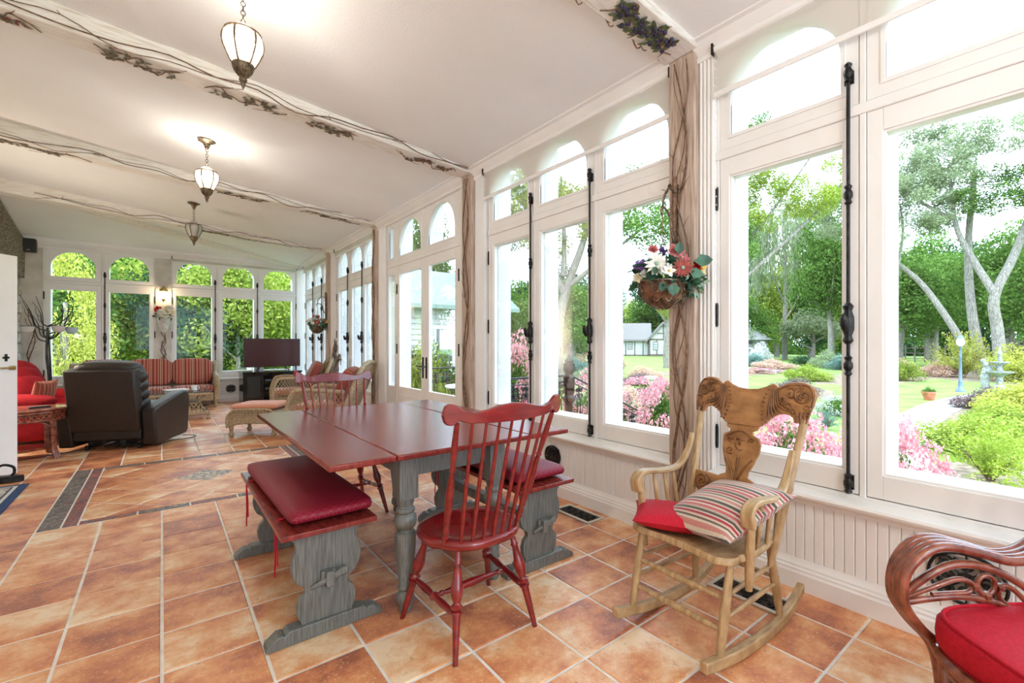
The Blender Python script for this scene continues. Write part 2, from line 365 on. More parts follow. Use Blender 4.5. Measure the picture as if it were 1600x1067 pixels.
at_ = ro.data.attributes.new('tid', 'FLOAT', 'FACE'); at_.data.foreach_set('value', tid)
bx0, bx1, by0, by1 = -2*T, 4*T, Y0+5*T, Y0+11*T
def piece(x0, x1, y0, y1, m, nm='border_tile'):
    mb = MB(); tile_geo(mb, x0, x1, y0, y1, .002); return mb.build(nm, m, floor, smooth=0)
for k in range(6):
    ya, yb = by0+k*T, by0+(k+1)*T
    piece(bx0, bx0+.12, ya, yb, MOSD); piece(bx0+.12, bx0+.205, ya, yb, MOSR)
    piece(bx1-.12, bx1, ya, yb, MOSD); piece(bx1-.205, bx1-.12, ya, yb, MOSR)
ix0, ix1 = bx0+.205, bx1-.205
for k in range(5):
    xa = ix0+(ix1-ix0)*k/5; xb = ix0+(ix1-ix0)*(k+1)/5
    piece(xa, xb, by0, by0+.09, MOSD if k % 2 else MOSR); piece(xa, xb, by1-.11, by1, MOSD)
iy0, iy1 = by0+.09, by1-.11
def clip(poly, x0, x1, y0, y1):
    for ax, lim, sg in ((0,x0,1),(0,x1,-1),(1,y0,1),(1,y1,-1)):
        out = []
        for i in range(len(poly)):
            p, q = poly[i], poly[(i+1) % len(poly)]
            a = (p[ax]-lim)*sg; b = (q[ax]-lim)*sg
            if a >= 0: out.append(p)
            if a*b < 0: t = a/(a-b); out.append((p[0]+(q[0]-p[0])*t, p[1]+(q[1]-p[1])*t))
        poly = out
        if len(poly) < 3: return []
    return poly
cxm, cym = (bx0+bx1)/2, (by0+by1)/2; q = T/sqrt(2)
for a in range(-7, 8):
    for b in range(-7, 8):
        c0 = (cxm+(a-b)*q, cym+(a+b)*q); h = q-.011
        P = clip([(c0[0]-h,c0[1]),(c0[0],c0[1]-h),(c0[0]+h,c0[1]),(c0[0],c0[1]+h)], ix0+.005, ix1-.005, iy0+.005, iy1-.005)
        if len(P) >= 3:
            ar = abs(sum(P[i][0]*P[(i+1) % len(P)][1]-P[(i+1) % len(P)][0]*P[i][1] for i in range(len(P))))/2
            if ar > .002:
                mb = MB(); mb.prism(P, lambda u, v, d: (u, v, d), -.02, 0)
                mb.build('inlay_tile', mosaic('medallion_mosaic', [(.10,.11,.13),(.45,.30,.16),(.6,.5,.35),(.2,.2,.2)], 45) if a == b == 0 else TILE, floor, smooth=0, bevel=.002, seg=1)

# ------------------------------------------------------------------ window wall
XW = 2.57      # inner face of the side sashes
YF = 12.40     # inner face of the far sashes
side = lambda a, d, z: (XW+d, a, z)
far = lambda a, d, z: (a, YF+d, z)
ZS, ZG0, ZG1, ZT0, ZT1, ZTOP = .50, .672, 2.262, 2.51, 2.975, 3.06
def frame_ring(mb, a0, a1, z0, z1, ga0, ga1, gz0, gz1, d0, d1):
    mb.box(a0, ga0, d0, d1, z0, z1); mb.box(ga1, a1, d0, d1, z0, z1)
    mb.box(ga0, ga1, d0, d1, z0, gz0); mb.box(ga0, ga1, d0, d1, gz1, z1)
def arch_pts(a0, a1, z0, z1, n=18):
    r = (a1-a0)/2; h = min(r, z1-z0-.02); zs = z1-h; c = (a0+a1)/2
    return [(a0, z0), (a0, zs)]+[(c-r*cos(pi*k/n), zs+h*sin(pi*k/n)) for k in range(1, n)]+[(a1, zs), (a1, z0)]
def arch_panel(mb, A0, A1, Z0, Z1, a0, a1, z0, z1, d0, d1):
    inn = arch_pts(a0, a1, z0, z1); n = len(inn); c = (a0+a1)/2; out = []
    for k, (a, z) in enumerate(inn):
        if k == 0: out.append((A0, z0))
        elif k == n-1: out.append((A1, z0))
        elif k == 1: out.append((A0, z))
        elif k == n-2: out.append((A1, z))
        else:
            t = (k-1)/(n-3)
            if t < .25: out.append((A0, inn[1][1]+(Z1-inn[1][1])*t/.25))
            elif t > .75: out.append((A1, inn[1][1]+(Z1-inn[1][1])*(1-t)/.25))
            else: out.append((A0+(A1-A0)*(t-.25)/.5, Z1))
    vs = []; fs = []
    for (a, z), (A, Z) in zip(inn, out): vs += [(a,d0,z),(A,d0,Z),(a,d1,z),(A,d1,Z)]
    for k in range(n-1):
        o = 4*k; p = o+4
        fs += [(o,o+1,p+1,p), (o+2,p+2,p+3,o+3), (o,p,p+2,o+2), (o+1,o+3,p+3,p+1)]
    mb.add(vs, fs); mb.box(A0, A1, d0, d1, Z0, z0)
def bolt(par, xf, a, z0=.55, z1=2.62, far_=False, knob=True):
    m = MB(xf)
    m.tube([(a,-.022,z0+.02),(a,-.022,z1)], .0085, 8)
    for z in (z0+.05, z0+.62, z1-.62, z1-.03):
        m.turned((a,-.022,z-.05),(a,-.022,z+.05), [(0,.009),(.1,.018),(.25,.012),(.4,.02),(.6,.02),(.75,.012),(.9,.018),(1,.009)], 8)
    m.box(a-.02, a+.02, -.012, 0, z0+.02, z0+.09); m.box(a-.02, a+.02, -.012, 0, z1-.08, z1-.02)
    b = m.build('bolt_rod', IRON, par)
    if knob:
        k = MB(xf); zc = 1.375; k.turned((a,-.024,zc-.1),(a,-.024,zc+.1), [(0,.012),(.08,.024),(.2,.016),(.35,.026),(.65,.026),(.8,.016),(.92,.024),(1,.012)], 8)
        k.tube([(a,-.03,zc),(a+.0,-.07,zc)], .009, 8)
        k.turned((a,-.06,zc-.045),(a,-.085,zc+.045), [(0,.004),(.2,.016),(.5,.02),(.8,.016),(1,.004)], 8)
        k.build('handle', IRON, b)
def window(name, xf, bays, ends, label, rods=(), hinges=(), side_sign=1):
    """bays: glass spans along the wall; ends: outer limits of the frame"""
    W_ = struct(name, label); A0, A1 = ends
    fr = MB(xf)
    fr.box(A0, A1, 0, .12, 2.385, 2.425)                         # transom bar
    fr.box(A0, A1, -.012, .02, 2.378, 2.43)
    fr.box(A0, A1, 0, .09, ZTOP-.02, ZTOP+.12); fr.box(A0, A1, .0, .26, ZS-.04, ZS+.045)
    cuts = [(bays[k][1]+bays[k+1][0])/2 for k in range(len(bays)-1)]
    for c in cuts: fr.box(c-.014, c+.014, -.004, .12, ZS+.04, ZTOP)
    lims = [A0+.02]+cuts+[A1-.02]
    fr.box(A0, A0+.02, -.004, .12, ZS, ZTOP); fr.box(A1-.02, A1, -.004, .12, ZS, ZTOP)
    # outer storm frame: deep reveals
    ed = [A0]+[x for b in bays for x in b]+[A1]
    for k in range(0, len(ed), 2): fr.box(ed[k]-.0, ed[k+1]+.0, .05, .21, ZS, ZTOP+.05)
    fr.box(A0, A1, .05, .21, ZS, ZG0-.005); fr.box(A0, A1, .05, .09, ZG1+.005, 2.50)
    fr.build('window_frame', PAINT, W_, smooth=0, bevel=.004)
    for k, (g0, g1) in enumerate(bays):
        s0 = lims[k]+.017 if k else lims[k]+.003; s1 = lims[k+1]-.017 if k < len(bays)-1 else lims[k+1]-.003
        m = MB(xf); frame_ring(m, s0, s1, ZS+.05, 2.378, g0-.012, g1+.012, ZG0-.012, ZG1+.012, 0, .045)
        frame_ring(m, g0-.014, g1+.014, ZG0-.014, ZG1+.014, g0, g1, ZG0, ZG1, .008, .045)
        so_ = m.build('sash', PAINT, W_, smooth=0, bevel=.003)
        m = MB(xf); m.box(g0-.005, g1+.005, .026, .030, ZG0-.005, ZG1+.005); m.build('pane', GLASS, so_, smooth=0)
        m = MB(xf); arch_panel(m, s0, s1, 2.435, ZTOP-.025, g0, g1, ZT0, ZT1, .0, .045)
        arch_panel(m, g0-.02, g1+.02, ZT0-.02, ZT1+.02, g0, g1, ZT0, ZT1, -.006, .01)
        tr = m.build('transom', PAINT, W_, smooth=30)
        m = MB(xf); P = arch_pts(g0-.003, g1+.003, ZT0-.003, ZT1+.003); m.prism(P, lambda a, z, d: (a, d, z), .026, .030); m.build('transom_pane', GLASS, tr, smooth=0)
    for a in rods: bolt(W_, xf, a)
    for a in hinges:
        for z in (.72, 1.45, 2.15):
            m = MB(xf); m.tube([(a,-.008,z-.06),(a,-.008,z+.06)], .009, 8); m.ball((a,-.008,z+.065), .008, 6); m.ball((a,-.008,z-.065), .008, 6)
            m.build('hinge', IRON, W_)
    return W_
window('window_1', side, [(-.70,-.12),(.07,.655),(.841,1.422)], (-.79,1.515), 'three-sash arched window nearest the rocking chair', rods=(.803,-.02), hinges=(1.508,))
window('window_2', side, [(1.862,2.447),(2.637,3.228),(3.412,3.985)], (1.79,4.08), 'three-sash arched window behind the dining table', rods=(2.585,3.345), hinges=(4.072,))
window('window_3', side, [(7.36,7.94),(8.02,8.61),(8.80,9.40)], (7.30,9.49), 'three-sash arched window beyond the glazed doors', rods=(7.98,8.76), hinges=(9.48,))
window('window_4', side, [(9.98,10.50),(10.58,11.18),(11.35,11.95)], (9.92,12.06), 'three-sash arched window closest to the far corner', rods=(10.54,11.28), hinges=(12.05,))
window('window_5', far, [(-1.558,-.965),(-.779,-.198)], (-1.65,-.10), 'two-sash arched window in the far wall', rods=(-.84,), hinges=(-1.64,-.11))
window('window_6', far, [(.232,.823),(1.015,1.595),(1.782,2.368)], (.15,2.45), 'three-sash arched window behind the television', rods=(.88,1.655), hinges=(.16,2.44))
window('window_7', side, [(-3.02,-2.44),(-2.25,-1.67),(-1.62,-1.1)], (-3.12,-1.02), 'arched window behind the viewer', rods=(-2.34,), hinges=(-1.03,))
# glazed doors
D = struct('door_1', 'pair of glazed white doors with arched lights above')
fr = MB(side)
fr.box(4.63, 6.88, 0, .12, 2.385, 2.43); fr.box(4.63, 6.88, -.012, .02, 2.378, 2.435); fr.box(4.63, 6.88, 0, .09, ZTOP-.02, ZTOP+.12)
for a, b in ((4.63,4.697),(6.515,6.60),(6.83,6.88)): fr.box(a, b, -.004, .21, 0, ZTOP)
fr.box(6.60, 6.83, .0, .21, 0, .66); fr.box(6.6, 6.83, .0, .21, 2.262, 2.39); fr.box(4.63, 6.88, .0, .3, -.02, .02)
for a, b in ((5.50,5.69),(4.63,4.79),(6.45,6.62),(6.81,6.88)): fr.box(a, b, .05, .21, 2.43, ZTOP+.05)
fr.box(4.63, 6.88, .05, .09, 2.27, 2.50)
fr.build('door_frame', PAINT, D, smooth=0, bevel=.004)
for g0, g1, s0, s1, hs in ((4.797,5.482,4.70,5.594,5.545),(5.709,6.43,5.598,6.512,5.645)):
    m = MB(side); frame_ring(m, s0, s1, .025, 2.378, g0, g1, .67, 2.258, 0, .045)
    m.box(g0+.04, g1-.04, -.006, .01, .16, .56)
    leaf = m.build('door_leaf', PAINT, D, smooth=0, bevel=.004)
    MB(side).box(g0-.003, g1+.003, .02, .024, .667, 2.261).build('pane', GLASS, leaf, smooth=0)
    m = MB(side); m.box(hs-.018, hs+.018, -.01, 0, .83, 1.1); m.tube([(hs,-.01,.98),(hs,-.05,.98),(hs+(.09 if hs > 5.6 else -.09),-.055,.985)], .009, 8); m.build('handle', IRON, leaf, bevel=.004)
    for z in (.35, 1.2, 2.05):
        a = s0 if hs < 5.6 else s1
        MB(side).box(a-.012, a+.012, -.01, .004, z-.07, z+.07).build('hinge', IRON, D)
for g0, g1, s0, s1 in ((4.797,5.482,4.70,5.594),(5.709,6.43,5.598,6.512),(6.635,6.80,6.60,6.83)):
    m = MB(side); arch_panel(m, s0, s1, 2.44, ZTOP-.02, g0, g1, ZT0, ZT1, 0, .045); arch_panel(m, g0-.02, g1+.02, ZT0-.02, ZT1+.02, g0, g1, ZT0, ZT1, -.006, .01)
    tr = m.build('transom', PAINT, D, smooth=30)
    m = MB(side); m.prism(arch_pts(g0-.003, g1+.003, ZT0-.003, ZT1+.003), lambda a, z, d: (a, d, z), .026, .030); m.build('transom_pane', GLASS, tr, smooth=0)
MB(side).box(6.635, 6.80, .02, .024, .66, 2.262).build('pane', GLASS, D, smooth=0)

# walls below the windows: beadboard planks on a backing
wr = struct('wall_right', 'beadboard knee wall under the side windows')
pl = MB(); pl.box(-.0, .008, .002, .0452, 0, .32); plank = None
for a0, a1 in ((-3.1,-.95),(-.79,1.515),(1.79,4.08),(7.30,9.49),(9.92,12.3)):
    MB().box(2.567, 2.80, a0-.1, a1+.1, -.6, ZS).build('wall_core', PAINT, wr, smooth=0)
    a = a1-.046
    while a > a0-.02 and a > -.2:
        if plank is None: plank = MB().box(0, .008, .0015, .0445, .14, ZS-.03).build('plank', PAINT, wr, smooth=0, bevel=.003, seg=1); o = plank
        elif a > 7: break
        else: o = plank.copy(); C.objects.link(o)
        o.location = (2.559, a, 0); a -= .046
pb = MB()
for a0, a1 in ((7.30,9.49),(9.92,12.3)):
    a = a1-.09
    while a > a0: pb.box(2.559, 2.567, a+.002, a+.088, .14, ZS-.03); a -= .09
pb.build('planking', PAINT, wr, smooth=0, kind='stuff')
MB().box(2.80, 2.86, -3, 12.7, -.62, -.02).build('footing', STONE, wr, smooth=0)
MB().box(2.567, 2.80, -3, 12.7, ZTOP+.08, 3.5).build('wall_head', PAINT, wr, smooth=0)
wf = struct('wall_far', 'far wall with plank dado under the windows')
MB().box(-2.3, 2.8, YF-.003, YF+.23, -.6, ZS).build('wall_core', PAINT, wf, smooth=0)
fp = None; x = .16
while x < 1.3:
    if fp is None: fp = MB().box(.002, .088, -.008, 0, .14, ZS-.03).build('plank', PAINT, wf, smooth=0); o = fp
    else: o = fp.copy(); C.objects.link(o)
    o.location = (x, YF-.003, 0); x += .09
MB().box(-2.3, 2.8, YF-.003, YF+.23, 3.14, 3.4).build('wall_head', PAINT, wf, smooth=0)
MB().box(-2.2, -1.65, YF-.02, YF+.23, 0, 3.2).build('pier', PLASTER, wf, smooth=0)
MB().box(-.10, .15, YF-.02, YF+.23, 0, 3.2).build('pier', PLASTER, wf, smooth=0)
MB().box(2.45, 2.8, YF-.02, YF+.23, 0, 3.2).build('pier', PAINT, wf, smooth=0)
# sills, baseboards, cornices
def molding(name, prof, a0, a1, xf, label, m=PAINT):
    mb = MB(); n = len(prof)
    vs = [xf(a, d, z) for a in (a0, a1) for d, z in prof]
    mb.add(vs, [tuple(range(n))[::-1], tuple(range(n, 2*n))]+[(i, (i+1) % n, n+(i+1) % n, n+i) for i in range(n)])
    o = mb.build(name, m, smooth=30); o['kind'] = 'structure'; o['label'] = label; return o
SILL = [(.02,.445),(-.02,.445),(-.024,.462),(-.034,.47),(-.034,.485),(-.07,.488),(-.075,.5),(-.07,.512),(.02,.53)]
BASE = [(.0,-.0),(-.045,0),(-.045,.085),(-.038,.095),(-.038,.105),(-.028,.112),(-.028,.122),(-.016,.135),(-.012,.15),(0,.155)]
CROWN = [(.0,3.005),(-.04,3.005),(-.045,3.03),(-.03,3.035),(-.045,3.05),(-.075,3.075),(-.09,3.1),(-.12,3.105),(-.125,3.13),(-.125,3.3),(0,3.3)]
tn = 0
for a0, a1, nm in ((-.86,1.53,'beside the rocking chair'),(1.8,4.13,'behind the dining table'),(7.3,9.7,'beyond the glazed doors'),(9.9,12.38,'by the far corner')):
    tn += 1; molding('trim_%d' % tn, SILL, a0, a1, side, 'white window sill '+nm)
    molding('baseboard_right_%d' % tn, BASE, a0, a1, side, 'white moulded baseboard '+nm)
tn += 1; molding('trim_%d' % tn, SILL, -1.66, 2.5, far, 'white window sill along the far wall'); molding('baseboard_far', BASE, -1.9, 2.5, far, 'white baseboard under the far windows')
for a0, a1 in ((-.9,1.63),(1.81,4.32),(4.51,7.19),(7.34,10.0),(10.15,12.4)):
    tn += 1; molding('trim_%d' % tn, CROWN, a0, a1, side, 'cornice moulding above the side windows, bay %d' % tn)
tn += 1; molding('trim_%d' % tn, CROWN, -1.9, 2.5, far, 'cornice moulding above the far windows')
# posts with fluted casings
for k, (a0, a1) in enumerate(((-1.0,-.86),(1.62,1.81),(4.31,4.51),(7.18,7.34),(9.83,10.01),)):
    tn += 1; P = struct('trim_%d' % tn, 'whitewashed timber post '+('behind the viewer','with the flower basket beside the rocking chair','between dining window and glazed doors','beyond the glazed doors','near the far corner')[k])
    MB().box(2.50, 2.80, a0, a1, 0, 3.16).build('post', POSTM, P, smooth=0, bevel=.006)
    w0 = {1: .105, 2: .20, 3: .28, 4: .32}.get(k, .1)
    for s0, s1 in ((a0-w0, a0), (a1, a1+({1: .0, 2: .12, 3: -.03, 4: -.08}.get(k, 0)))):
        if s1-s0 < .02: continue
        c = MB(); c.box(2.55, 2.8, s0, s1, 0, 3.12)
        n = max(3, int((s1-s0)/.024))
        for q_ in range(n): c.tube([(2.548, s0+(q_+.5)*(s1-s0)/n, .0), (2.548, s0+(q_+.5)*(s1-s0)/n, 3.1)], (s1-s0)/n*.38, 6)
        c.build('casing', PAINT, P, smooth=50)
# ceiling, beams
zc = lambda x: 3.10+.115*(2.5-x); zb = lambda x: 3.075+.075*(2.5-x)
ce = MB()
ce.add([(2.8,-3.2,zc(2.8)),(-2.4,-3.2,zc(-2.4)),(-2.4,10.05,zc(-2.4)),(-1.9,10.24,3.60),(2.5,12.40,3.10),(2.8,12.6,3.09)], [(0,1,2,3,4,5)])
ce.add([(2.5,12.40,3.10),(-1.9,10.24,3.60),(-2.4,10.2,3.62),(-2.4,12.62,3.12),(2.8,12.62,3.06),(2.8,12.6,3.06)], [(0,1,2,3,4,5)])
ce.add([(2.9,-3.2,3.75),(-2.5,-3.2,4.25),(-2.5,12.7,4.25),(2.9,12.7,3.75)], [(0,1,2,3)])
o = ce.build('ceiling', CEIL, smooth=0); o['kind'] = 'structure'; o['label'] = 'white plaster ceiling sloping down to the windows'
def beam(a0, a1, lab):
    global tn; tn += 1
    m = MB(); n = 14; xs = [2.5-4.9*k/n for k in range(n+1)]; vs = []
    for k, x in enumerate(xs):
        w1 = .012*noise.noise((x*2.1, a0, 0)); w2 = .012*noise.noise((x*2.3, a0, 5)); w3 = .008*noise.noise((x*3, a0, 9))
        vs += [(x,a0+w1,zb(x)+w3),(x,a1+w2,zb(x)-w3),(x,a1+w2,zc(x)+.1),(x,a0+w1,zc(x)+.1)]
    fs = [(0,1,2,3)]+[(4*n,4*n+3,4*n+2,4*n+1)]
    for k in range(n):
        for q_ in range(4): fs.append((4*k+q_, 4*k+(q_+1) % 4, 4*k+4+(q_+1) % 4, 4*k+4+q_))
    m.add(vs, fs); o = m.build('trim_%d' % tn, BEAM, smooth=60, bevel=.012); o['kind'] = 'structure'; o['label'] = lab
for a0, a1, lab in ((-1.0,-.8,'whitewashed ceiling beam behind the viewer'),(1.60,1.83,'whitewashed ceiling beam over the rocking chair'),(4.30,4.53,'whitewashed ceiling beam beyond the nearest lantern'),(7.16,7.38,'whitewashed ceiling beam behind the second lantern'),(9.9,10.12,'whitewashed ceiling beam before the far hip')): beam(a0, a1, lab)
m = MB(); p, q2 = Vector((2.45,12.36,3.08)), Vector((-1.9,10.24,3.57)); dr = (q2-p).normalized(); R = Matrix((dr, Vector((0,0,1)).cross(dr).normalized(), dr.cross(Vector((0,0,1)).cross(dr)).normalized())).transposed()
m.obox((p+q2)/2, (q2-p).length/2, .07, .05, R); tn += 1; o = m.build('trim_%d' % tn, BEAM, bevel=.01); o['kind'] = 'structure'; o['label'] = 'whitewashed diagonal hip beam to the far corner'
# left wall of rough stone with a timber lintel
wl = struct('wall_left', 'rough grey stone wall on the house side')
MB().box(-2.45, -1.97, 6.1, 12.6, -.02, 3.7).build('wall_core', GROUT, wl, smooth=0)
MB().box(-2.45, -1.66, -3.2, 6.15, -.02, 3.8).build('wall_core', CEIL, wl, smooth=0)
z = 0.0; row = 0
while z < 2.45:
    hgt = rnd.uniform(.14,.22); y = 10.9+rnd.uniform(-.2,0)
    while y < 12.4:
        ln = rnd.uniform(.2,.42); m = MB()
        m.box(-2.02, -1.90+rnd.uniform(-.02,.02), y+.008, min(y+ln, 12.39)-.008, z+.008, z+hgt-.008)
        for i in range(len(m.v)): v = Vector(m.v[i]); m.v[i] = tuple(v+Vector((rnd.uniform(-.012,.012), rnd.uniform(-.012,.012), rnd.uniform(-.01,.01))))
        if y+ln > y+.05: m.build('stone', STONE, wl, smooth=0, bevel=.012)
        y += ln
    z += hgt
m = MB()
ys = [9.0+.34*k for k in range(11)]; vs = []
for y in ys:
    j = lambda s: .02*noise.noise((y*3, s, 0))
    top = 3.02 if y < 10.2 else 3.02
    vs += [(-1.87+j(1), y, 2.44+j(2)*1.5), (-1.87+j(3), y, 3.12+max(0, (12.4-y))*.2+j(4)), (-2.1, y, 3.12+max(0,(12.4-y))*.2), (-2.1, y, 2.44+j(5))]
fs = [(0,1,2,3), tuple(4*(len(ys)-1)+k for k in (3,2,1,0))]
for k in range(len(ys)-1):
    for q_ in range(4): fs.append((4*k+q_, 4*k+(q_+1) % 4, 4*k+4+(q_+1) % 4, 4*k+4+q_))
m.add(vs, fs); m.build('lintel', LINTEL, wl, smooth=30, bevel=.01)
wb = struct('wall_back', 'unseen plaster wall behind the viewer with a glazed opening added for daylight')  # unseen end wall added to limit skylight; opening shaped to admit neutral daylight
for q_ in ((-2.4,-.9,-.2,4.0),(2.45,2.85,-.2,4.0),(-.9,2.45,-.2,.5),(-.9,2.45,2.95,4.0),(.15,.27,.5,2.95),(1.3,1.42,.5,2.95)): MB().box(q_[0], q_[1], -3.3, -3.15, q_[2], q_[3]).build('wall_section', PAINT, wb, smooth=0)
MB().box(-.9, 2.45, -3.23, -3.226, .5, 2.95).build('pane', GLASS, wb, smooth=0)
# open white door at the left edge
d2 = struct('door_2', 'white door standing open at the house side'); d2.location = (-1.10, 6.88, 0); d2.rotation_euler = (0,0,atan2(-.79,-.61))
MB().box(0, .80, -.02, .02, .01, 2.13).build('door_leaf', PAINT, d2, smooth=0, bevel=.003)
m = MB(); m.box(.02, .075, .02, .03, 1.02, 1.06); m.box(.03, .16, .03, .042, 1.035, 1.05); m.build('handle', BRASS, d2, bevel=.003)
m = MB(); m.box(.075, .13, .02, .028, 1.13, 1.15); m.box(.092, .112, .02, .028, 1.105, 1.175); m.build('key_plate', IRON, d2, bevel=.002)
MB().box(.80, .95, -.05, .06, 0, 2.3).build('door_jamb', PAINT, d2, smooth=0)
# roller shades
def shade(a0, a1, zbot, xf, label, d=-.045):
    t = thing('roller_shade', label, 'shade', (0,0,0))
    m = MB(xf); n = 10; vs = []; fs = []
    for k in range(n+1):
        a = a0+(a1-a0)*k/n; o_ = .002*sin(k*1.7)
        vs += [(a,d+o_,zbot),(a,d+.002+o_,3.02)]
    for k in range(n): fs.append((2*k,2*k+2,2*k+3,2*k+1))
    m.add(vs, fs); m.build('fabric', SHADE, t, smooth=0)
    m = MB(xf); m.box(a0, a1, d-.008, d+.006, zbot-.004, zbot+.028); m.build('hem_bar', PAINT, t, smooth=0, bevel=.004)
    m = MB(xf); m.tube([(a0,d+.01,3.035),(a1,d+.01,3.035)], .022, 10); m.build('roller', PAINT, t)
    for a in (a0-.004, a1+.004): m = MB(xf); m.box(a-.006, a+.006, d-.02, d+.03, 3.0, 3.065); m.build('bracket', IRON, t)
    m = MB(xf)
    for k in range(28):
        for dx in (0, .02): m.ball((a1-.02+dx*0+.0, d-.03+dx, 3.0-k*.05), .004, 4)
    m.build('bead_chain', WHITEP, t, kind='stuff')
    return t
SHADE = bpy.data.materials.new('sheer_shade_cloth'); SHADE.use_nodes = True; nt = SHADE.node_tree; nt.nodes.clear()
o_ = _n(nt,'ShaderNodeOutputMaterial'); x1 = _n(nt,'ShaderNodeMixShader'); x2 = _n(nt,'ShaderNodeMixShader'); df = _n(nt,'ShaderNodeBsdfDiffuse'); tl = _n(nt,'ShaderNodeBsdfTranslucent'); tp = _n(nt,'ShaderNodeBsdfTransparent')
df.inputs['Color'].default_value = (.80,.76,.70,1); tl.inputs['Color'].default_value = (.82,.78,.72,1); x1.inputs[0].default_value = .6; x2.inputs[0].default_value = .38
nt.links.new(df.outputs[0], x1.inputs[1]); nt.links.new(tl.outputs[0], x1.inputs[2]); nt.links.new(x1.outputs[0], x2.inputs[1]); nt.links.new(tp.outputs[0], x2.inputs[2]); nt.links.new(x2.outputs[0], o_.inputs[0])
shade(-.78, 1.505, 2.745, side, 'sheer cream roller shade on the window by the rocking chair')
shade(1.82, 4.10, 2.745, side, 'sheer cream roller shade behind the dining table')
shade(7.30, 9.47, 2.90, side, 'short cream roller shade just beyond the glazed doors')
shade(9.96, 12.04, 2.90, side, 'short cream roller shade on the side window in the far corner')
shade(.16, 2.44, 2.93, far, 'short cream roller shade above the television window', d=-.066)
# ------------------------------------------------------------------ dining table
def turned_leg(m, x, y, z0, z1, r=.042):
    h = z1-z0
    prof = [(0,.62),(.05,.68),(.055,.55),(.10,.95),(.13,1.0),(.16,.95),(.20,.6),(.215,.85),(.235,.85),(.25,.72),(.55,1.12),(.68,1.2),(.705,1.1),(.715,.82),(.735,.82),(.75,1.1),(.80,1.28),(.84,1.2),(.87,.85),(.885,1.05),(.91,1.05),(.925,.8),(.96,.95),(1,1.0)]
    m.turned((x,y,z0), (x,y,z1), [(t, q*r) for t, q in prof], 16)
t = thing('dining_table', 'drop-leaf dining table with red stained top and grey turned legs', 'table', (1.15, 2.9, 0))
zt = .785; y0, y1 = 2.0-2.9, 3.83-2.9
ZL = [(-.64,-.362,'table_leaf'),(-.358,.375,'tabletop'),(.379,.65,'table_leaf')]
for a, b, nm in ZL: MB().box(a, b, y0, y1, zt-.026, zt).build(nm, REDT, t, bevel=.006, smooth=40)
ap = MB(); ap.box(-.27,-.25,-.75,.62,.64,.757); ap.box(.23,.25,-.75,.62,.64,.757); ap.box(-.25,.23,-.75,-.73,.64,.757); ap.box(-.25,.23,.6,.62,.64,.757)
ap.build('apron', GREYW, t, smooth=0, bevel=.002)
for x in (-.262,.232):
    for y in (-.752,.605):
        m = MB(); m.box(x-.046,x+.046,y-.046,y+.046,.545,.758); turned_leg(m, x, y, 0, .545)
        m.build('leg', GREYW, t, bevel=.003)
# ------------------------------------------------------------------ benches
BP = [(.105,0),(.105,.02),(.118,.05),(.122,.09),(.112,.125),(.088,.15),(.095,.175),(.125,.20),(.14,.235),(.145,.27),(.138,.31),(.125,.345),(.13,.375),(.15,.395),(.165,.42)]
def bench(x, y, ln, label):
    t = thing('bench', label, 'bench', (x, y, 0), 0, 'trestle benches at the dining table')
    MB().box(-.195,.195,-ln/2,ln/2,.462,.485).build('seat', REDT, t, bevel=.004)
    out = [(a, b+.045) for a, b in BP]+[(-a, b+.045) for a, b in BP[::-1]]
    for s in (-1, 1):
        yy = s*(ln/2-.09); m = MB(); m.prism(out, lambda a, z, d: (a, d, z), yy-.018, yy+.018)
        m.build('end_panel', GREYW, t, bevel=.004, smooth=30)
        ft = [(-.24,0),(-.235,.022),(-.195,.052),(-.175,.052),(-.17,.045),(-.155,.062),(.155,.062),(.17,.045),(.175,.052),(.195,.052),(.235,.022),(.24,0)]
        m = MB(); m.prism(ft, lambda a, z, d: (a, d, z), yy-.036, yy+.036); m.build('foot', GREYW, t, bevel=.005, smooth=20)
        m = MB(); m.obox((0,yy+s*.045,.245),.016,.022,.034); m.tube([(-.075,yy+s*.047,.222),(.075,yy+s*.047,.265)],[.008,.019],8); m.build('wedge', GREYW, t, bevel=.003)
    MB().box(-.03,.03,-ln/2+.05,ln/2-.05,.215,.275).build('stretcher', GREYW, t, bevel=.004)
    return t
bench(.565, 2.79, 1.26, 'grey trestle bench on the room side of the dining table')
bench(1.66, 2.64, 1.26, 'grey trestle bench between the dining table and the windows')
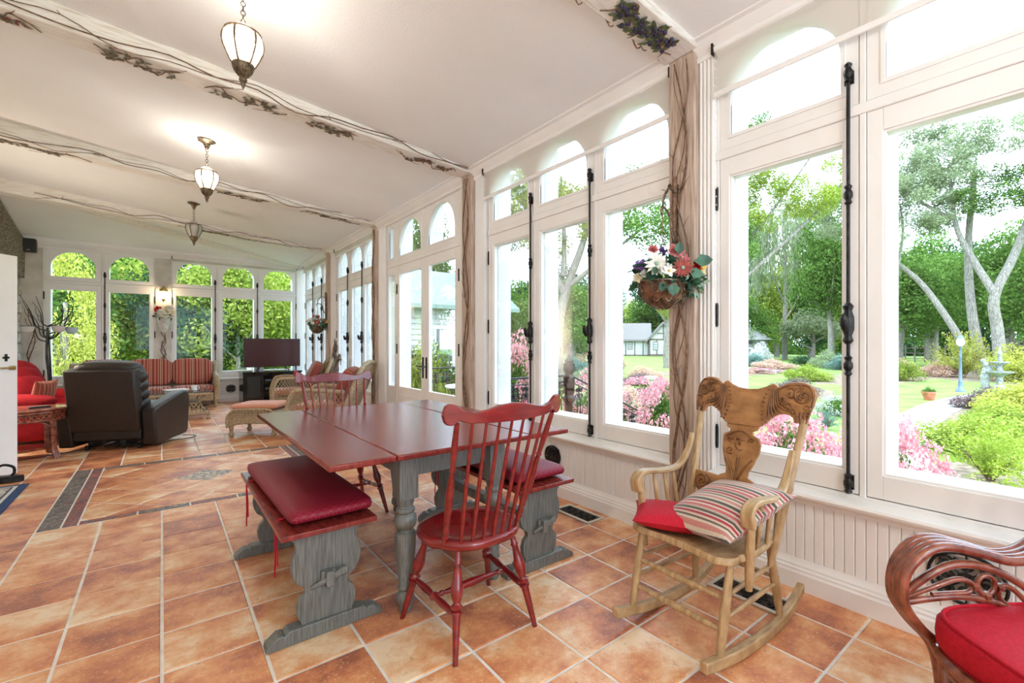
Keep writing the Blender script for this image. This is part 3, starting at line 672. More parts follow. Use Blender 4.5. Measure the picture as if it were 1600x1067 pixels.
def quilt():
    m = bpy.data.materials.new('burgundy_damask'); m.use_nodes = True; nt = m.node_tree; L = nt.links; b = nt.nodes['Principled BSDF']
    tcn = _n(nt,'ShaderNodeTexCoord'); sp = _n(nt,'ShaderNodeSeparateXYZ'); L.new(tcn.outputs['Object'], sp.inputs[0])
    def lin(sx):
        a = _n(nt,'ShaderNodeMath',operation='MULTIPLY'); a.inputs[1].default_value = sx; L.new(sp.outputs['X'], a.inputs[0])
        zz = _n(nt,'ShaderNodeMath',operation='MULTIPLY_ADD'); zz.inputs[1].default_value = .6; L.new(sp.outputs['Z'], zz.inputs[0]); L.new(sp.outputs['Y'], zz.inputs[2])
        c = _n(nt,'ShaderNodeMath',operation='ADD'); L.new(a.outputs[0], c.inputs[0]); L.new(zz.outputs[0], c.inputs[1])
        d = _n(nt,'ShaderNodeMath',operation='MULTIPLY'); d.inputs[1].default_value = 28; L.new(c.outputs[0], d.inputs[0])
        f = _n(nt,'ShaderNodeMath',operation='PINGPONG'); f.inputs[1].default_value = .5; L.new(d.outputs[0], f.inputs[0])
        g = _n(nt,'ShaderNodeMath',operation='LESS_THAN'); g.inputs[1].default_value = .045; L.new(f.outputs[0], g.inputs[0]); return g
    g1, g2 = lin(1.0), lin(-1.0); mxx = _n(nt,'ShaderNodeMath',operation='MAXIMUM'); L.new(g1.outputs[0], mxx.inputs[0]); L.new(g2.outputs[0], mxx.inputs[1])
    mi = _n(nt,'ShaderNodeMix',data_type='RGBA'); mi.inputs['A'].default_value = (.20,.004,.020,1); mi.inputs['B'].default_value = (.30,.03,.04,1); L.new(mxx.outputs[0], mi.inputs['Factor']); L.new(mi.outputs['Result'], b.inputs['Base Color'])
    b.inputs['Roughness'].default_value = .5; b.inputs['Specular IOR Level'].default_value = .3; b.inputs['Sheen Weight'].default_value = .0; b.inputs['Sheen Roughness'].default_value = .4
    b.inputs['Sheen Tint'].default_value = (.9,.3,.3,1)
    bp = _n(nt,'ShaderNodeBump'); bp.inputs['Strength'].default_value = .4; bp.inputs['Distance'].default_value = .004; L.new(mxx.outputs[0], bp.inputs['Height']); L.new(bp.outputs[0], b.inputs['Normal']); bp.invert = True
    return m
DAM = quilt()
for x, y, lab, rr in ((.58, 2.80, 'burgundy quilted cushion on the bench at the room side of the table', .02), (1.67, 2.65, 'burgundy quilted cushion on the bench below the windows', 0)):
    t = thing('bench_cushion', lab, 'cushion', (x, y, .485), rr, 'bench cushions')
    m = MB(); m.pad((0,0,.040), .178, .588, .040, e=.12, ez=.55, nu=48, nv=14); m.build('cushion', DAM, t, smooth=80)
    for yy in (-.42,.36):
        m = MB(); m.tube([(-.15,yy,.012),(-.19,yy,.004),(-.204,yy,-.015),(-.203,yy+.004,-.06),(-.20,yy+.015,-.16),(-.2,yy+.03,-.26)], .0035, 6); m.tube([(-.203,yy,-.02),(-.20,yy-.02,-.10),(-.2,yy-.03,-.19)], .0035, 6); m.build('tie_cord', REDC, t)
# ------------------------------------------------------------------ spindle-back chairs
def spindle_chair(x, y, rz, label):
    t = thing('spindle_back_chair', label, 'chair', (x, y, 0), rz, 'red spindle-back chairs')   # local: front towards +y
    m = MB(); n = 36; vs = []; N = 5
    def outline(th):
        a = cos(th); b = sin(th); rx = .235-(.02 if b < 0 else 0)*abs(b); ry = .21
        e = .78
        xx = math.copysign(abs(a)**e, a)*rx; yy = math.copysign(abs(b)**e, b)*ry
        if b > .3: yy -= .0; yy += .012*cos(th*2)*0
        if b < -.25 and abs(a) > .5: xx *= .93
        return xx, yy
    rings = [(.80,.405),(.95,.412),(1.0,.43),(.985,.447),(.93,.452),(.7,.442),(.35,.436),(.02,.436)]
    for s, z in rings:
        for k in range(n):
            xx, yy = outline(2*pi*k/n); zz = z
            if yy > .1 and s < .99 and s > .3: zz += .01*(1-abs(xx)/.12) if abs(xx) < .12 else 0
            vs.append((xx*s, yy*s, zz))
    fs = [tuple(range(n))]+[(i*n+k, i*n+(k+1) % n, (i+1)*n+(k+1) % n, (i+1)*n+k) for i in range(len(rings)-1) for k in range(n)]+[tuple((len(rings)-1)*n+k for k in range(n))]
    m.add(vs, fs); m.build('seat', REDW, t, smooth=60)
    LP = [(0,.011),(.36,.0165),(.42,.018),(.425,.024),(.44,.024),(.45,.016),(.465,.023),(.49,.025),(.505,.016),(.52,.015),(.58,.024),(.64,.027),(.72,.02),(.84,.013),(.86,.018),(.88,.013),(.92,.013),(1,.012)]
    legs = [((-.20,-.225,0),(-.135,-.13,.42)),((.20,-.225,0),(.135,-.13,.42)),((-.235,.22,0),(-.15,.12,.42)),((.235,.22,0),(.15,.12,.42))]
    for p0, p1 in legs: m = MB(); m.turned(p0, p1, LP, 14); m.build('leg', REDW, t, smooth=60)
    SP = [(0,.008),(.08,.009),(.12,.013),(.3,.016),(.45,.013),(.5,.02),(.55,.013),(.7,.016),(.88,.013),(.92,.009),(1,.008)]
    lp = lambda i, f: Vector(legs[i][0]).lerp(Vector(legs[i][1]), f)
    for a, b in ((0,2),(1,3)): m = MB(); m.turned(lp(a,.40), lp(b,.46), SP, 10); m.build('stretcher', REDW, t)
    a = (lp(0,.40)+lp(2,.46))/2; b = (lp(1,.40)+lp(3,.46))/2
    m = MB(); m.turned(a, b, [(0,.008),(.06,.009),(.1,.014),(.13,.009),(.2,.012),(.5,.019),(.8,.012),(.87,.009),(.9,.014),(.94,.009),(1,.008)], 10); m.build('stretcher', REDW, t)
    # curved crest rail
    yb = lambda x_: -.315+.55*x_*x_
    top = [(-.29,1.008),(-.288,1.03),(-.279,1.046),(-.264,1.053),(-.243,1.047),(-.215,1.025),(-.17,1.012),(-.12,1.02),(-.06,1.035),(0,1.04)]
    bot = [(-.29,1.008),(-.286,.985),(-.274,.972),(-.257,.968),(-.242,.975),(-.231,.988),(-.221,.982),(-.19,.972),(-.12,.968),(-.06,.966),(0,.965)]
    top = top+[(-a_, z_) for a_, z_ in top[:-1][::-1]]; bot = bot+[(-a_, z_) for a_, z_ in bot[:-1][::-1]]
    K = 76; vs = []
    def itp(P, x_):
        for i in range(len(P)-1):
            if P[i][0] <= x_ <= P[i+1][0] and P[i+1][0] > P[i][0]: return P[i][1]+(P[i+1][1]-P[i][1])*(x_-P[i][0])/(P[i+1][0]-P[i][0])
        return P[-1][1] if x_ > 0 else P[0][1]
    tp = sorted(set(top)); bt = sorted(set(bot))
    for k in range(K+1):
        x_ = -.2885+.577*k/K; zt_ = itp(tp, max(-.2899, min(.2899, x_))); zb_ = itp(bt, max(-.2899, min(.2899, x_)))
        e_ = min(1, (1-abs(x_)/.29)*30); mid = (zt_+zb_)/2; zt_ = mid+(zt_-mid)*sqrt(e_); zb_ = mid+(zb_-mid)*sqrt(e_); y_ = yb(x_)-.02
        vs += [(x_, y_-.011, zb_), (x_, y_+.011, zb_), (x_, y_+.007, zt_), (x_, y_-.015, zt_)]
    fs = [(0,1,2,3), (4*K+3,4*K+2,4*K+1,4*K)]
    for k in range(K):
        for q_ in range(4): fs.append((4*k+q_, 4*k+(q_+1) % 4, 4*k+4+(q_+1) % 4, 4*k+4+q_))
    m = MB(); m.add(vs, fs); m.build('crest_rail', REDW, t, smooth=40, bevel=.004)
    for k in range(9):
        s = -1+k/4; xb = s*.185; y_s = -.185+.05*s*s+ (.03 if abs(s) > .9 else 0); xt = s*.235
        m = MB()
        if abs(s) > .9: pr = [(0,.012),(.05,.012),(.06,.016),(.09,.012),(.105,.016),(.13,.013),(.16,.010),(.17,.015),(.19,.012),(.36,.018),(.5,.015),(.62,.010),(.63,.014),(.65,.010),(.80,.014),(.95,.011),(1,.01)]
        else: pr = [(0,.007),(.3,.0095),(.6,.008),(1,.006)]
        m.turned((xb, y_s, .44), (xt, yb(xt)-.02, .975), pr, 10); m.build('spindle', REDW, t)
    return t
spindle_chair(1.09, 1.885, 0, 'red spindle-back chair at the near end of the dining table')
spindle_chair(1.07, 3.72, pi, 'red spindle-back chair at the far end of the dining table')
# ------------------------------------------------------------------ rocking chair (front towards -x)
t = thing('rocking_chair', 'golden oak rocking chair with carved pressed back by the window', 'rocking chair', (1.98, 1.17, 0), -.03)
for s in (-1, 1):
    P = [(-.44,.055),(-.36,.038),(-.2,.01),(0,0),(.16,.012),(.28,.05),(.36,.095)]
    c = cr([(x_, 0, z_) for x_, z_ in P], 6); m = MB(); vs = []
    for i, p in enumerate(c):
        hh = .044; y_ = s*.225
        vs += [(p.x,y_-.018,p.z),(p.x,y_+.018,p.z),(p.x,y_+.018,p.z+hh),(p.x,y_-.018,p.z+hh)]
    n = len(c); fs = [(0,1,2,3),(4*n-1,4*n-2,4*n-3,4*n-4)]
    for k in range(n-1):
        for q_ in range(4): fs.append((4*k+q_, 4*k+(q_+1) % 4, 4*k+4+(q_+1) % 4, 4*k+4+q_))
    m.add(vs, fs); m.build('rocker', OAKL, t, bevel=.006, smooth=40)
LG = [(0,.013),(.2,.018),(.5,.02),(.55,.017),(.57,.02),(.6,.018),(.9,.016),(1,.014)]
FL = [((-.33,s*.222,.055),(-.255,s*.225,.41)) for s in (-1,1)]; BL = [((.16,s*.222,.045),(.115,s*.19,.41)) for s in (-1,1)]
for a, b in FL+BL: m = MB(); m.turned(a, b, LG, 12); m.build('leg', OAKL, t)
v3 = Vector
for f in (.30,.62): m = MB(); m.turned(v3(FL[0][0]).lerp(v3(FL[0][1]),f), v3(FL[1][0]).lerp(v3(FL[1][1]),f), [(0,.009),(.3,.013),(.5,.015),(.7,.013),(1,.009)], 10); m.build('stretcher', OAKL, t)
m = MB(); m.turned(v3(BL[0][0]).lerp(v3(BL[0][1]),.5), v3(BL[1][0]).lerp(v3(BL[1][1]),.5), [(0,.009),(.5,.014),(1,.009)], 10); m.build('stretcher', OAKL, t)
for s in (0,1):
    for f in (.42,.66): m = MB(); m.turned(v3(FL[s][0]).lerp(v3(FL[s][1]),f), v3(BL[s][0]).lerp(v3(BL[s][1]),f), [(0,.008),(.5,.012),(1,.008)], 10); m.build('stretcher', OAKL, t)
# seat: scalloped front edge
def seat_out():
    P = [(-.31,0),(-.315,.08),(-.322,.15),(-.325,.20),(-.30,.245),(-.265,.262),(-.235,.255),(-.21,.265),(-.1,.265),(.06,.24),(.14,.20),(.16,.1),(.165,0)]
    P = P+[(a_, -b_) for a_, b_ in P[1:-1][::-1]]; return [(v.x, v.y) for v in cr([(a_, b_, 0) for a_, b_ in P], 3, True)]
so = seat_out(); n = len(so); m = MB(); vs = []
for s, z in ((.97,.405),(1,.412),(1,.428),(.975,.437),(.8,.432),(.4,.424),(.02,.422)): vs += [(x_*s-.02*(1-s), y_*s, z+(.008*(x_ < -.2 and s > .9))) for x_, y_ in so]
fs = [tuple(range(n))]+[(i*n+k, i*n+(k+1) % n, (i+1)*n+(k+1) % n, (i+1)*n+k) for i in range(6) for k in range(n)]+[tuple(6*n+k for k in range(n))]
m.add(vs, fs); m.build('seat', OAKL, t, smooth=50)
# back posts, crest, splat, lower slat on a leaning plane
BX = lambda z: .12+(z-.42)*.33
bp_ = lambda y, z, d=0: (BX(z)-d*.95-.035*(1-(y/.29)**2)*(-1 if z > .8 else -.4)*-1, y, z)
for s in (-1, 1):
    m = MB(); m.turned((BX(.30)-.0,s*.215,.30), (BX(.925),s*.272,.925), [(0,.012),(.1,.017),(.5,.02),(.52,.022),(.54,.019),(.9,.017),(1,.019)], 12); m.build('back_post', OAKL, t)
def slab(out, th=.018, sub=10):
    """outline (y,z) turned into a slightly bowed slab, cut into vertical strips"""
    m = MB(); ys = sorted(set([round(p[0],4) for p in out])); m.prism(out, lambda a, z, d: bp_(a, z, d), -th/2, th/2); return m
half = [(.262,-.185),(.285,-.185),(.29,-.14),(.304,-.105),(.311,-.06),(.3,-.03),(.28,-.01),(.255,-.001),(.225,.0),(.195,-.004),(.168,-.016),(.145,-.03),(.138,-.018),(.122,-.012),(.105,-.018),(.09,-.028),(.05,-.042),(0,-.046)]
lowh = [(0,-.222),(.06,-.224),(.095,-.218),(.12,-.196),(.14,-.172),(.165,-.155),(.19,-.15),(.212,-.152),(.228,-.162),(.236,-.185),(.262,-.185)]
ZC = 1.095
up = [(a_, ZC+b_) for a_, b_ in half]; lw_ = [(a_, ZC+b_) for a_, b_ in lowh]
out = lw_+up[1:]+[(-a_, b_) for a_, b_ in up[::-1][1:]]+[(-a_, b_) for a_, b_ in lw_[::-1][1:-1]]
cm = slab(out, .022); cr_o = cm.build('crest_rail', OAK, t, bevel=.004, smooth=30)
sp_h = [(.085,-.22),(.082,-.238),(.058,-.25),(.062,-.262),(.092,-.275),(.10,-.31),(.096,-.35),(.078,-.40),(.058,-.44),(.058,-.462),(.088,-.475),(.092,-.492)]
o1 = [(a_, ZC+b_) for a_, b_ in sp_h]; out = o1+[(-a_, b_) for a_, b_ in o1[::-1]]
sp_o = slab(out, .014).build('splat', OAK, t, bevel=.003, smooth=30)
o1 = [(.255,.615),(.1,.612),(0,.612),(-.1,.612),(-.255,.615),(-.25,.535),(-.2,.53),(-.12,.512),(0,.505),(.12,.512),(.2,.53),(.25,.535)]
sl_o = slab(o1, .018).build('lower_slat', OAK, t, bevel=.003, smooth=30)
def spiral(m, c, r, turns, a0, sg=1, rr=.0065, d=.013, n=26):
    m.tube([bp_(c[0]+sg*cos(a0+2*pi*turns*k/n)*r*(1-.86*k/n), c[1]+sin(a0+2*pi*turns*k/n)*r*(1-.86*k/n), d) for k in range(n+1)], [rr*(1-.3*k/n) for k in range(n+1)], 6)
for s in (-1, 1):
    m = MB()
    spiral(m, (s*.262,ZC-.062), .04, 1.4, 2.2, s); spiral(m, (s*.252,ZC-.072), .024, 1.1, 5.2, s, .004)
    spiral(m, (s*.205,ZC-.055), .03, 1.1, .9, -s); spiral(m, (s*.2,ZC-.11), .025, 1.2, 2.6, s, .004); spiral(m, (s*.278,ZC-.115), .02, 1.2, 4.6, s, .005); spiral(m, (s*.235,ZC-.03), .018, 1.1, 1.6, -s, .005); spiral(m, (s*.17,ZC-.085), .018, 1.1, 3.6, s, .005); spiral(m, (s*.225,ZC-.135), .016, 1.1, 0, -s, .005)
    m.tube(cr([bp_(s*.24,ZC-.155,.012), bp_(s*.292,ZC-.14,.012), bp_(s*.302,ZC-.07,.012), bp_(s*.28,ZC-.02,.012), bp_(s*.235,ZC-.01,.012), bp_(s*.185,ZC-.018,.012), bp_(s*.15,ZC-.04,.012)], 4), .0045, 6)
    for k in range(6):
        f = k/5; m.tube(cr([bp_(s*(.225-.1*f), ZC-.125-.055*f, .012), bp_(s*(.17-.05*f), ZC-.10-.03*f, .014), bp_(s*(.15-.035*f), ZC-.03-.012*f, .012)], 4), [.003,.004,.005,.0055,.0055,.005,.004,.003,.002], 6)
    for k in range(9): f = k/8; m.ball(bp_(s*(.105-.018*sin(f*pi)), ZC-.04-.16*f, .012), .0065, 6)
    for k in range(4): m.tube([bp_(s*(.25+.012*k), ZC-.183, .012), bp_(s*(.242+.018*k), ZC-.135, .013)], [.004,.006], 6)
    m.tube(cr([bp_(s*.12, ZC-.20, .012), bp_(s*.118, ZC-.12, .012), bp_(s*.132, ZC-.03, .012)], 5), .004, 6)
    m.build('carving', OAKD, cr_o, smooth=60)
    m = MB(); spiral(m, (s*.175,.568), .036, 1.5, 1, s); spiral(m, (s*.14,.562), .02, 1.1, 3, -s, .004)
    m.tube([bp_(s*.17+cos(a_*.349)*.045, .565+sin(a_*.349)*.04, .01) for a_ in range(18)], .004, 6, closed=True)
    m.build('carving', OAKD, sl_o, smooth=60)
m = MB()
m.tube([bp_(cos(a_*.349)*.026, ZC-.315+sin(a_*.349)*.03, .010) for a_ in range(18)], .005, 6, closed=True)
m.ball(bp_(0, ZC-.315, .008), .013, 8)
for s in (-1,1):
    spiral(m, (s*.06,ZC-.30), .022, 1.2, 1, s, .004, .010); spiral(m, (s*.052,ZC-.35), .02, 1.2, 4, s, .004, .010)
    m.tube(cr([bp_(s*.01,ZC-.48,.01), bp_(s*.04,ZC-.42,.011), bp_(s*.07,ZC-.38,.01)],4), .0045, 6); m.tube(cr([bp_(s*.005,ZC-.25,.01), bp_(s*.04,ZC-.262,.011), bp_(s*.075,ZC-.285,.01)],4), .004, 6)
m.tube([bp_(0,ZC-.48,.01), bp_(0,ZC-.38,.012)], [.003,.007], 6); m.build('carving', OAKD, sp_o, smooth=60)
# arms
for s in (-1, 1):
    c = cr([(-.225,s*.285,.56),(-.235,s*.285,.615),(-.205,s*.285,.645),(-.15,s*.283,.648),(-.05,s*.28,.635),(.05,s*.272,.635),(.11,s*.265,.665),(.16,s*.262,.73),(.19,s*.262,.80)], 5)
    m = MB(); vs = []; n = len(c)
    for i, p in enumerate(c):
        f = i/(n-1); w_ = .03*(1-f*.55); tg = (c[min(i+1,n-1)]-c[max(i-1,0)]).normalized(); nn = Vector((-tg.z,0,tg.x)); hh = .011
        vs += [p+nn*hh+Vector((0,w_,0)), p+nn*hh-Vector((0,w_,0)), p-nn*hh-Vector((0,w_,0)), p-nn*hh+Vector((0,w_,0))]
    fs = [(0,1,2,3),(4*n-1,4*n-2,4*n-3,4*n-4)]
    for k in range(n-1):
        for q_ in range(4): fs.append((4*k+q_, 4*k+(q_+1) % 4, 4*k+4+(q_+1) % 4, 4*k+4+q_))
    m.add(vs, fs); m.build('arm', OAKL, t, bevel=.006, smooth=40)
    m = MB(); m.turned((-.19,s*.265,.30), (-.205,s*.283,.645), [(0,.014),(.35,.02),(.7,.018),(1,.015)], 12); m.build('arm_post', OAKL, t)
    for xx, x2 in ((-.10,-.11),(-.02,-.03),(.05,.04)): m = MB(); m.turned((xx,s*.25,.43), (x2,s*.278,.635), [(0,.008),(.5,.011),(1,.008)], 10); m.build('arm_spindle', OAKL, t)
t = thing('throw_pillow', 'plain crimson throw pillow lying on the rocking chair', 'pillow', (1.83, 1.29, .475))
R = Matrix.Rotation(.12, 3, 'Y') @ Matrix.Rotation(.65, 3, 'Z')
def pillow(m, c, h, th, R, n=16):
    """square pillow with pointed corners"""
    vs = []; fs = []
    for s in (1, -1):
        for i in range(n+1):
            for j in range(n+1):
                u = -1+2*i/n; v = -1+2*j/n; k = (1-u*u)*(1-v*v)
                p = 1-.07*(1-v*v); q_ = 1-.07*(1-u*u)
                vs.append(Vector(c) + R @ Vector((u*h*p*(1-.0*v), v*h*q_, s*th*k**.42)))
    N = (n+1)**2
    for s in (0, 1):
        for i in range(n):
            for j in range(n):
                a = s*N+i*(n+1)+j; f = (a, a+n+1, a+n+2, a+1); fs.append(f if s == 0 else f[::-1])
    m.add(vs, fs)
m = MB(); pillow(m, (0,0,.0), .19, .05, R); m.build('pillow', REDC, t, smooth=80)
t = thing('throw_pillow', 'multicoloured striped throw pillow on top of the crimson one', 'pillow', (1.89, 1.08, .555))
R = Matrix.Rotation(.26, 3, 'Y') @ Matrix.Rotation(.12, 3, 'X')
m = MB(); pillow(m, (0,0,0), .215, .07, Matrix.Identity(3)); o = m.build('pillow', PILLOW, t, smooth=80); o.rotation_euler = (-.12, -.30, -.22)
# ------------------------------------------------------------------ rattan armchair, front right
bd = Vector((.8,-.6,0)); ld = Vector((-.6,-.8,0)); Q = Vector((1.80,.42,0))
t = thing('rattan_armchair', 'dark rattan armchair with looped arms in front of the big window', 'armchair', (1.80,.42,0))
W3 = lambda a, l, z: bd*a+ld*l+Vector((0,0,z))
def armset(l0, sg):
    m = MB()
    for k in range(4):
        l = l0+sg*k*.021
        e_ = .012*k
        m.tube(cr([W3(.14,l,.0),W3(.13,l,.2),W3(.10+e_*.2,l,.32),W3(.02-e_*.2,l,.41),W3(-.03-e_*.3,l,.49),W3(-.022-e_*.3,l,.58),W3(.03,l,.645-e_*.1),W3(.10,l,.66-e_*.1),W3(.2,l,.635),W3(.31,l,.605),W3(.41,l,.625),W3(.5,l,.70),W3(.56,l,.82),W3(.6,l,.95)], 5), .0145, 8)
    m.build('arm', RATTAN, t, smooth=80)
    m = MB(); l = l0+sg*.06
    m.tube(cr([W3(-.04,l-sg*.02,.495),W3(.04,l,.57),W3(.12,l,.60),W3(.22,l,.59),W3(.32,l,.545),W3(.42,l,.47),W3(.5,l,.38)], 5), .0125, 8)
    m.tube(cr([W3(-.045,l-sg*.02,.475),W3(.06,l,.50),W3(.16,l,.50),W3(.27,l,.475),W3(.38,l,.42),W3(.46,l,.36)], 5), .0105, 8)
    m.tube(cr([W3(-.04,l-sg*.02,.485),W3(.06,l,.535),W3(.13,l,.555),W3(.18,l,.54),W3(.17,l,.515),W3(.12,l,.512),W3(.05,l,.51)], 5), .008, 8)
    m.tube([W3(.225+.03*cos(a*.524), l, .535+.03*sin(a*.524)) for a in range(12)], .008, 8, closed=True)
    m.tube(cr([W3(.40,l,.40),W3(.31,l,.455),W3(.265,l,.50),W3(.275,l,.53),W3(.31,l,.52),W3(.36,l,.475),W3(.42,l,.42)], 5), .008, 8)
    m.build('arm_scrollwork', RATTAN, t, smooth=80)
    m = MB()
    for a, z in ((.185,.53),(.265,.525),(.225,.50)): m.tube([W3(a-.008,l,z),W3(a+.008,l,z)], .014, 8)
    m.build('binding', RATTAN, t)
armset(.0, 1); armset(.66, -1)
m = MB(); m.tube(cr([W3(.06,.06,.36),W3(.06,.58,.36),W3(.56,.56,.34),W3(.56,.08,.34)], 6, True), .018, 8); m.tube(cr([W3(.08,.08,.31),W3(.08,.56,.31),W3(.54,.54,.30),W3(.54,.1,.30)], 6, True), .014, 8)
for k in range(7):
    f = k/6; m.tube(cr([W3(.07,.07+.5*f,.35),W3(.065,.07+.5*f+.02,.25),W3(.09,.10+.45*f,.16)], 3), .008, 6)
m.tube(cr([W3(.10,.06,.16),W3(.09,.32,.13),W3(.10,.6,.16)], 4), .012, 8); m.build('seat_frame', RATTAN, t)
for a, l in ((.09,.06),(.09,.60),(.55,.08),(.55,.58)): m = MB(); m.tube([W3(a,l,0),W3(a,l,.36)], .018, 8); m.build('leg', RATTAN, t)
m = MB()
for k in range(7): m.tube(cr([W3(.54,.08+.083*k,.36),W3(.60,.08+.083*k,.6),W3(.66,.10+.078*k,.95)], 4), .011, 8)
m.tube(cr([W3(.57,.02,.6),W3(.66,.06,.92),W3(.69,.2,1.02),W3(.69,.46,1.02),W3(.66,.6,.92),W3(.57,.64,.6)], 5), .018, 8); m.build('back', RATTAN, t)
t = thing('seat_cushion', 'bright red piped seat cushion in the rattan armchair', 'cushion', tuple(Q+bd*.30+ld*.33))
Rm = rotz(atan2(-.6,.8))
m = MB(); m.pad((0,0,.425), .30, .285, .055, e=.4, ez=.35, R=Rm, nu=44, nv=14, sag=-.01); m.build('cushion', REDC, t, smooth=80)
m = MB()
for z in (.472,.378):
    P = []
    for k in range(44):
        th = 2*pi*k/44; g = lambda v: math.copysign(abs(v)**.4, v); P.append(Rm @ Vector((g(cos(th))*.284, g(sin(th))*.270, 0))+Vector((0,0,z)))
    m.tube(P, .006, 6, closed=True)
m.build('piping', REDC, t)
# ------------------------------------------------------------------ wicker helpers
def lattice(m, poly, sp=.05, r=.0055, fn=None, ang=(1.05,-1.05)):
    """crossed canes clipped to a convex outline"""
    for a in ang:
        d = Vector((cos(a), sin(a))); nrm = Vector((-d.y, d.x)); ks = [Vector(p).dot(nrm) for p in poly]; k = math.floor(min(ks)/sp)*sp
        while k < max(ks):
            ts = []
            for i in range(len(poly)):
                p, q_ = Vector(poly[i]), Vector(poly[(i+1) % len(poly)]); a_ = p.dot(nrm)-k; b_ = q_.dot(nrm)-k
                if a_*b_ < 0: ts.append(p.lerp(q_, a_/(a_-b_)))
            if len(ts) == 2: m.tube([fn(*ts[0]), fn(*ts[1])], r, 4, cap=False)
            k += sp
def wfeet(t, pts, h=.12):
    for x, y in pts:
        m = MB(); m.turned((x,y,0),(x,y,h), [(0,.016),(.08,.03),(.25,.036),(.4,.026),(.5,.02),(.6,.026),(1,.03)], 10); m.build('leg', WICK, t, smooth=60)
def arch_side(x, hy0, hy1, z0, z1, t, thick=.03, nm='arm'):
    """wicker arm: rolled rim over a lattice panel; y runs front/back"""
    m = MB(); c = cr([(x,hy1,z0),(x,hy1+.015,(z0+z1)/2),(x,hy1-.05,z1-.04),(x,hy1-.16,z1),(x,(hy0+hy1)/2,z1-.005),(x,hy0,z1-.03)], 6)
    m.tube(c, thick, 8); a = m.build(nm, WICK, t, smooth=80)
    poly = [(hy0,z0),(hy1,z0),(hy1+.01,(z0+z1)/2),(hy1-.05,z1-.05),(hy1-.16,z1),(hy0,z1-.03)]
    m = MB(); lattice(m, poly, .045, .006, lambda y, z: (x, y, z)); m.tube([(x,hy0,z0+.14),(x,hy1,z0+.14)], .008, 6); m.build('lattice', WICK, a, smooth=0, kind='stuff')
def wicker_chair(x, y, rz, label):
    t = thing('wicker_armchair', label, 'armchair', (x, y, 0), rz, 'natural wicker armchairs')
    m = MB(); m.box(-.30,.30,-.30,.34,.12,.32); m.build('seat_base', WICK, t, bevel=.02)
    for s in (-1, 1): arch_side(s*.36, -.36, .36, .14, .64, t)
    m = MB(); yb_ = lambda z: -.34-(z-.35)*.42
    m.tube(cr([(-.35,yb_(.35),.35),(-.37,yb_(.7),.7),(-.33,yb_(.93),.93),(-.15,yb_(1.0),1.0),(.15,yb_(1.0),1.0),(.33,yb_(.93),.93),(.37,yb_(.7),.7),(.35,yb_(.35),.35)], 5), .03, 8)
    b = m.build('backrest', WICK, t, smooth=80)
    m = MB(); lattice(m, [(-.33,.35),(.33,.35),(.35,.7),(.31,.92),(.15,.98),(-.15,.98),(-.31,.92),(-.35,.7)], .045, .006, lambda a, z: (a, yb_(z), z)); m.build('lattice', WICK, b, smooth=0, kind='stuff')
    wfeet(t, [(-.33,.32),(.33,.32),(-.33,-.32),(.33,-.32)], .13)
    return t
def loc_of(T_, p): M = Matrix.Rotation(T_.rotation_euler.z, 4, 'Z'); return tuple(Vector(T_.location)+M @ Vector(p))
def wick_cush(T_, labs, mats):
    rz = T_.rotation_euler.z
    a = thing('seat_cushion', labs[0], 'cushion', loc_of(T_, (0,.02,.32)), rz); m = MB(); m.pad((0,0,.06), .31, .34, .062, e=.2, ez=.4, nu=32); m.build('cushion', mats[0], a, smooth=80)
    a = thing('back_cushion', labs[1], 'cushion', loc_of(T_, (0,-.30,.68)), rz); m = MB(); m.pad((0,0,0), .29, .08, .27, e=.3, ez=.5, R=Matrix.Rotation(.4,3,'X'), nu=32); m.build('cushion', mats[1], a, smooth=80)
face = lambda dx, dy: atan2(dy, dx)-pi/2
A = wicker_chair(1.80, 7.20, face(-.84,.54), 'wicker armchair behind the ottoman, nearer the glazed doors')
wick_cush(A, ('salmon seat cushion in the wicker armchair behind the ottoman','rust striped back cushion in the wicker armchair nearer the glazed doors'), (CORAL, STRIPEV))
B = wicker_chair(1.92, 9.85, face(-.99,.12), 'wicker armchair next to the television stand')
wick_cush(B, ('salmon seat cushion in the wicker armchair next to the television','rust striped back cushion in the wicker armchair next to the television'), (CORAL, STRIPEV))
t = thing('throw_pillow', 'small bright red pillow in the wicker armchair next to the television', 'pillow', loc_of(B, (.05,-.08,.60)), B.rotation_euler.z)
m = MB(); pillow(m, (0,0,0), .17, .07, Matrix.Rotation(1.1,3,'X')); m.build('pillow', REDC, t, smooth=80)
# ottoman
t = thing('wicker_ottoman', 'wicker ottoman in front of the nearer armchair', 'ottoman', (1.08, 7.72, 0), face(-.84,.54))
m = MB(); out = [(-.30,.13),(-.31,.25),(-.27,.33),(-.18,.37),(.18,.37),(.27,.33),(.31,.25),(.30,.13),(.2,.165),(0,.18),(-.2,.165)]
m.prism(out, lambda a, z, d: (d, a, z), -.27, .27); m.build('woven_body', WICK, t, bevel=.015, smooth=40)
for s in (-1,1):
    m = MB(); m.tube(cr([(s*.275,a,z) for a, z in out[:8]], 4), .018, 8); m.build('rim', WICK, t)
    m = MB(); 
    for k in range(12): m.tube([(s*.284,-.24+.04*k,.30),(s*.284,-.22+.04*k,.36)], .005, 4); m.tube([(s*.284,-.22+.04*k,.30),(s*.284,-.24+.04*k,.36)], .005, 4)
    m.build('lattice', WICK, t, kind='stuff', smooth=0)
wfeet(t, [(-.24,-.27),(.24,-.27),(-.24,.27),(.24,.27)], .15)
a = thing('seat_cushion', 'salmon cushion on top of the ottoman', 'cushion', (1.08, 7.72, .37), face(-.84,.54)); m = MB(); m.pad((0,0,.035), .26, .30, .045, e=.2, ez=.5, nu=32); m.build('cushion', CORAL, a, smooth=80)
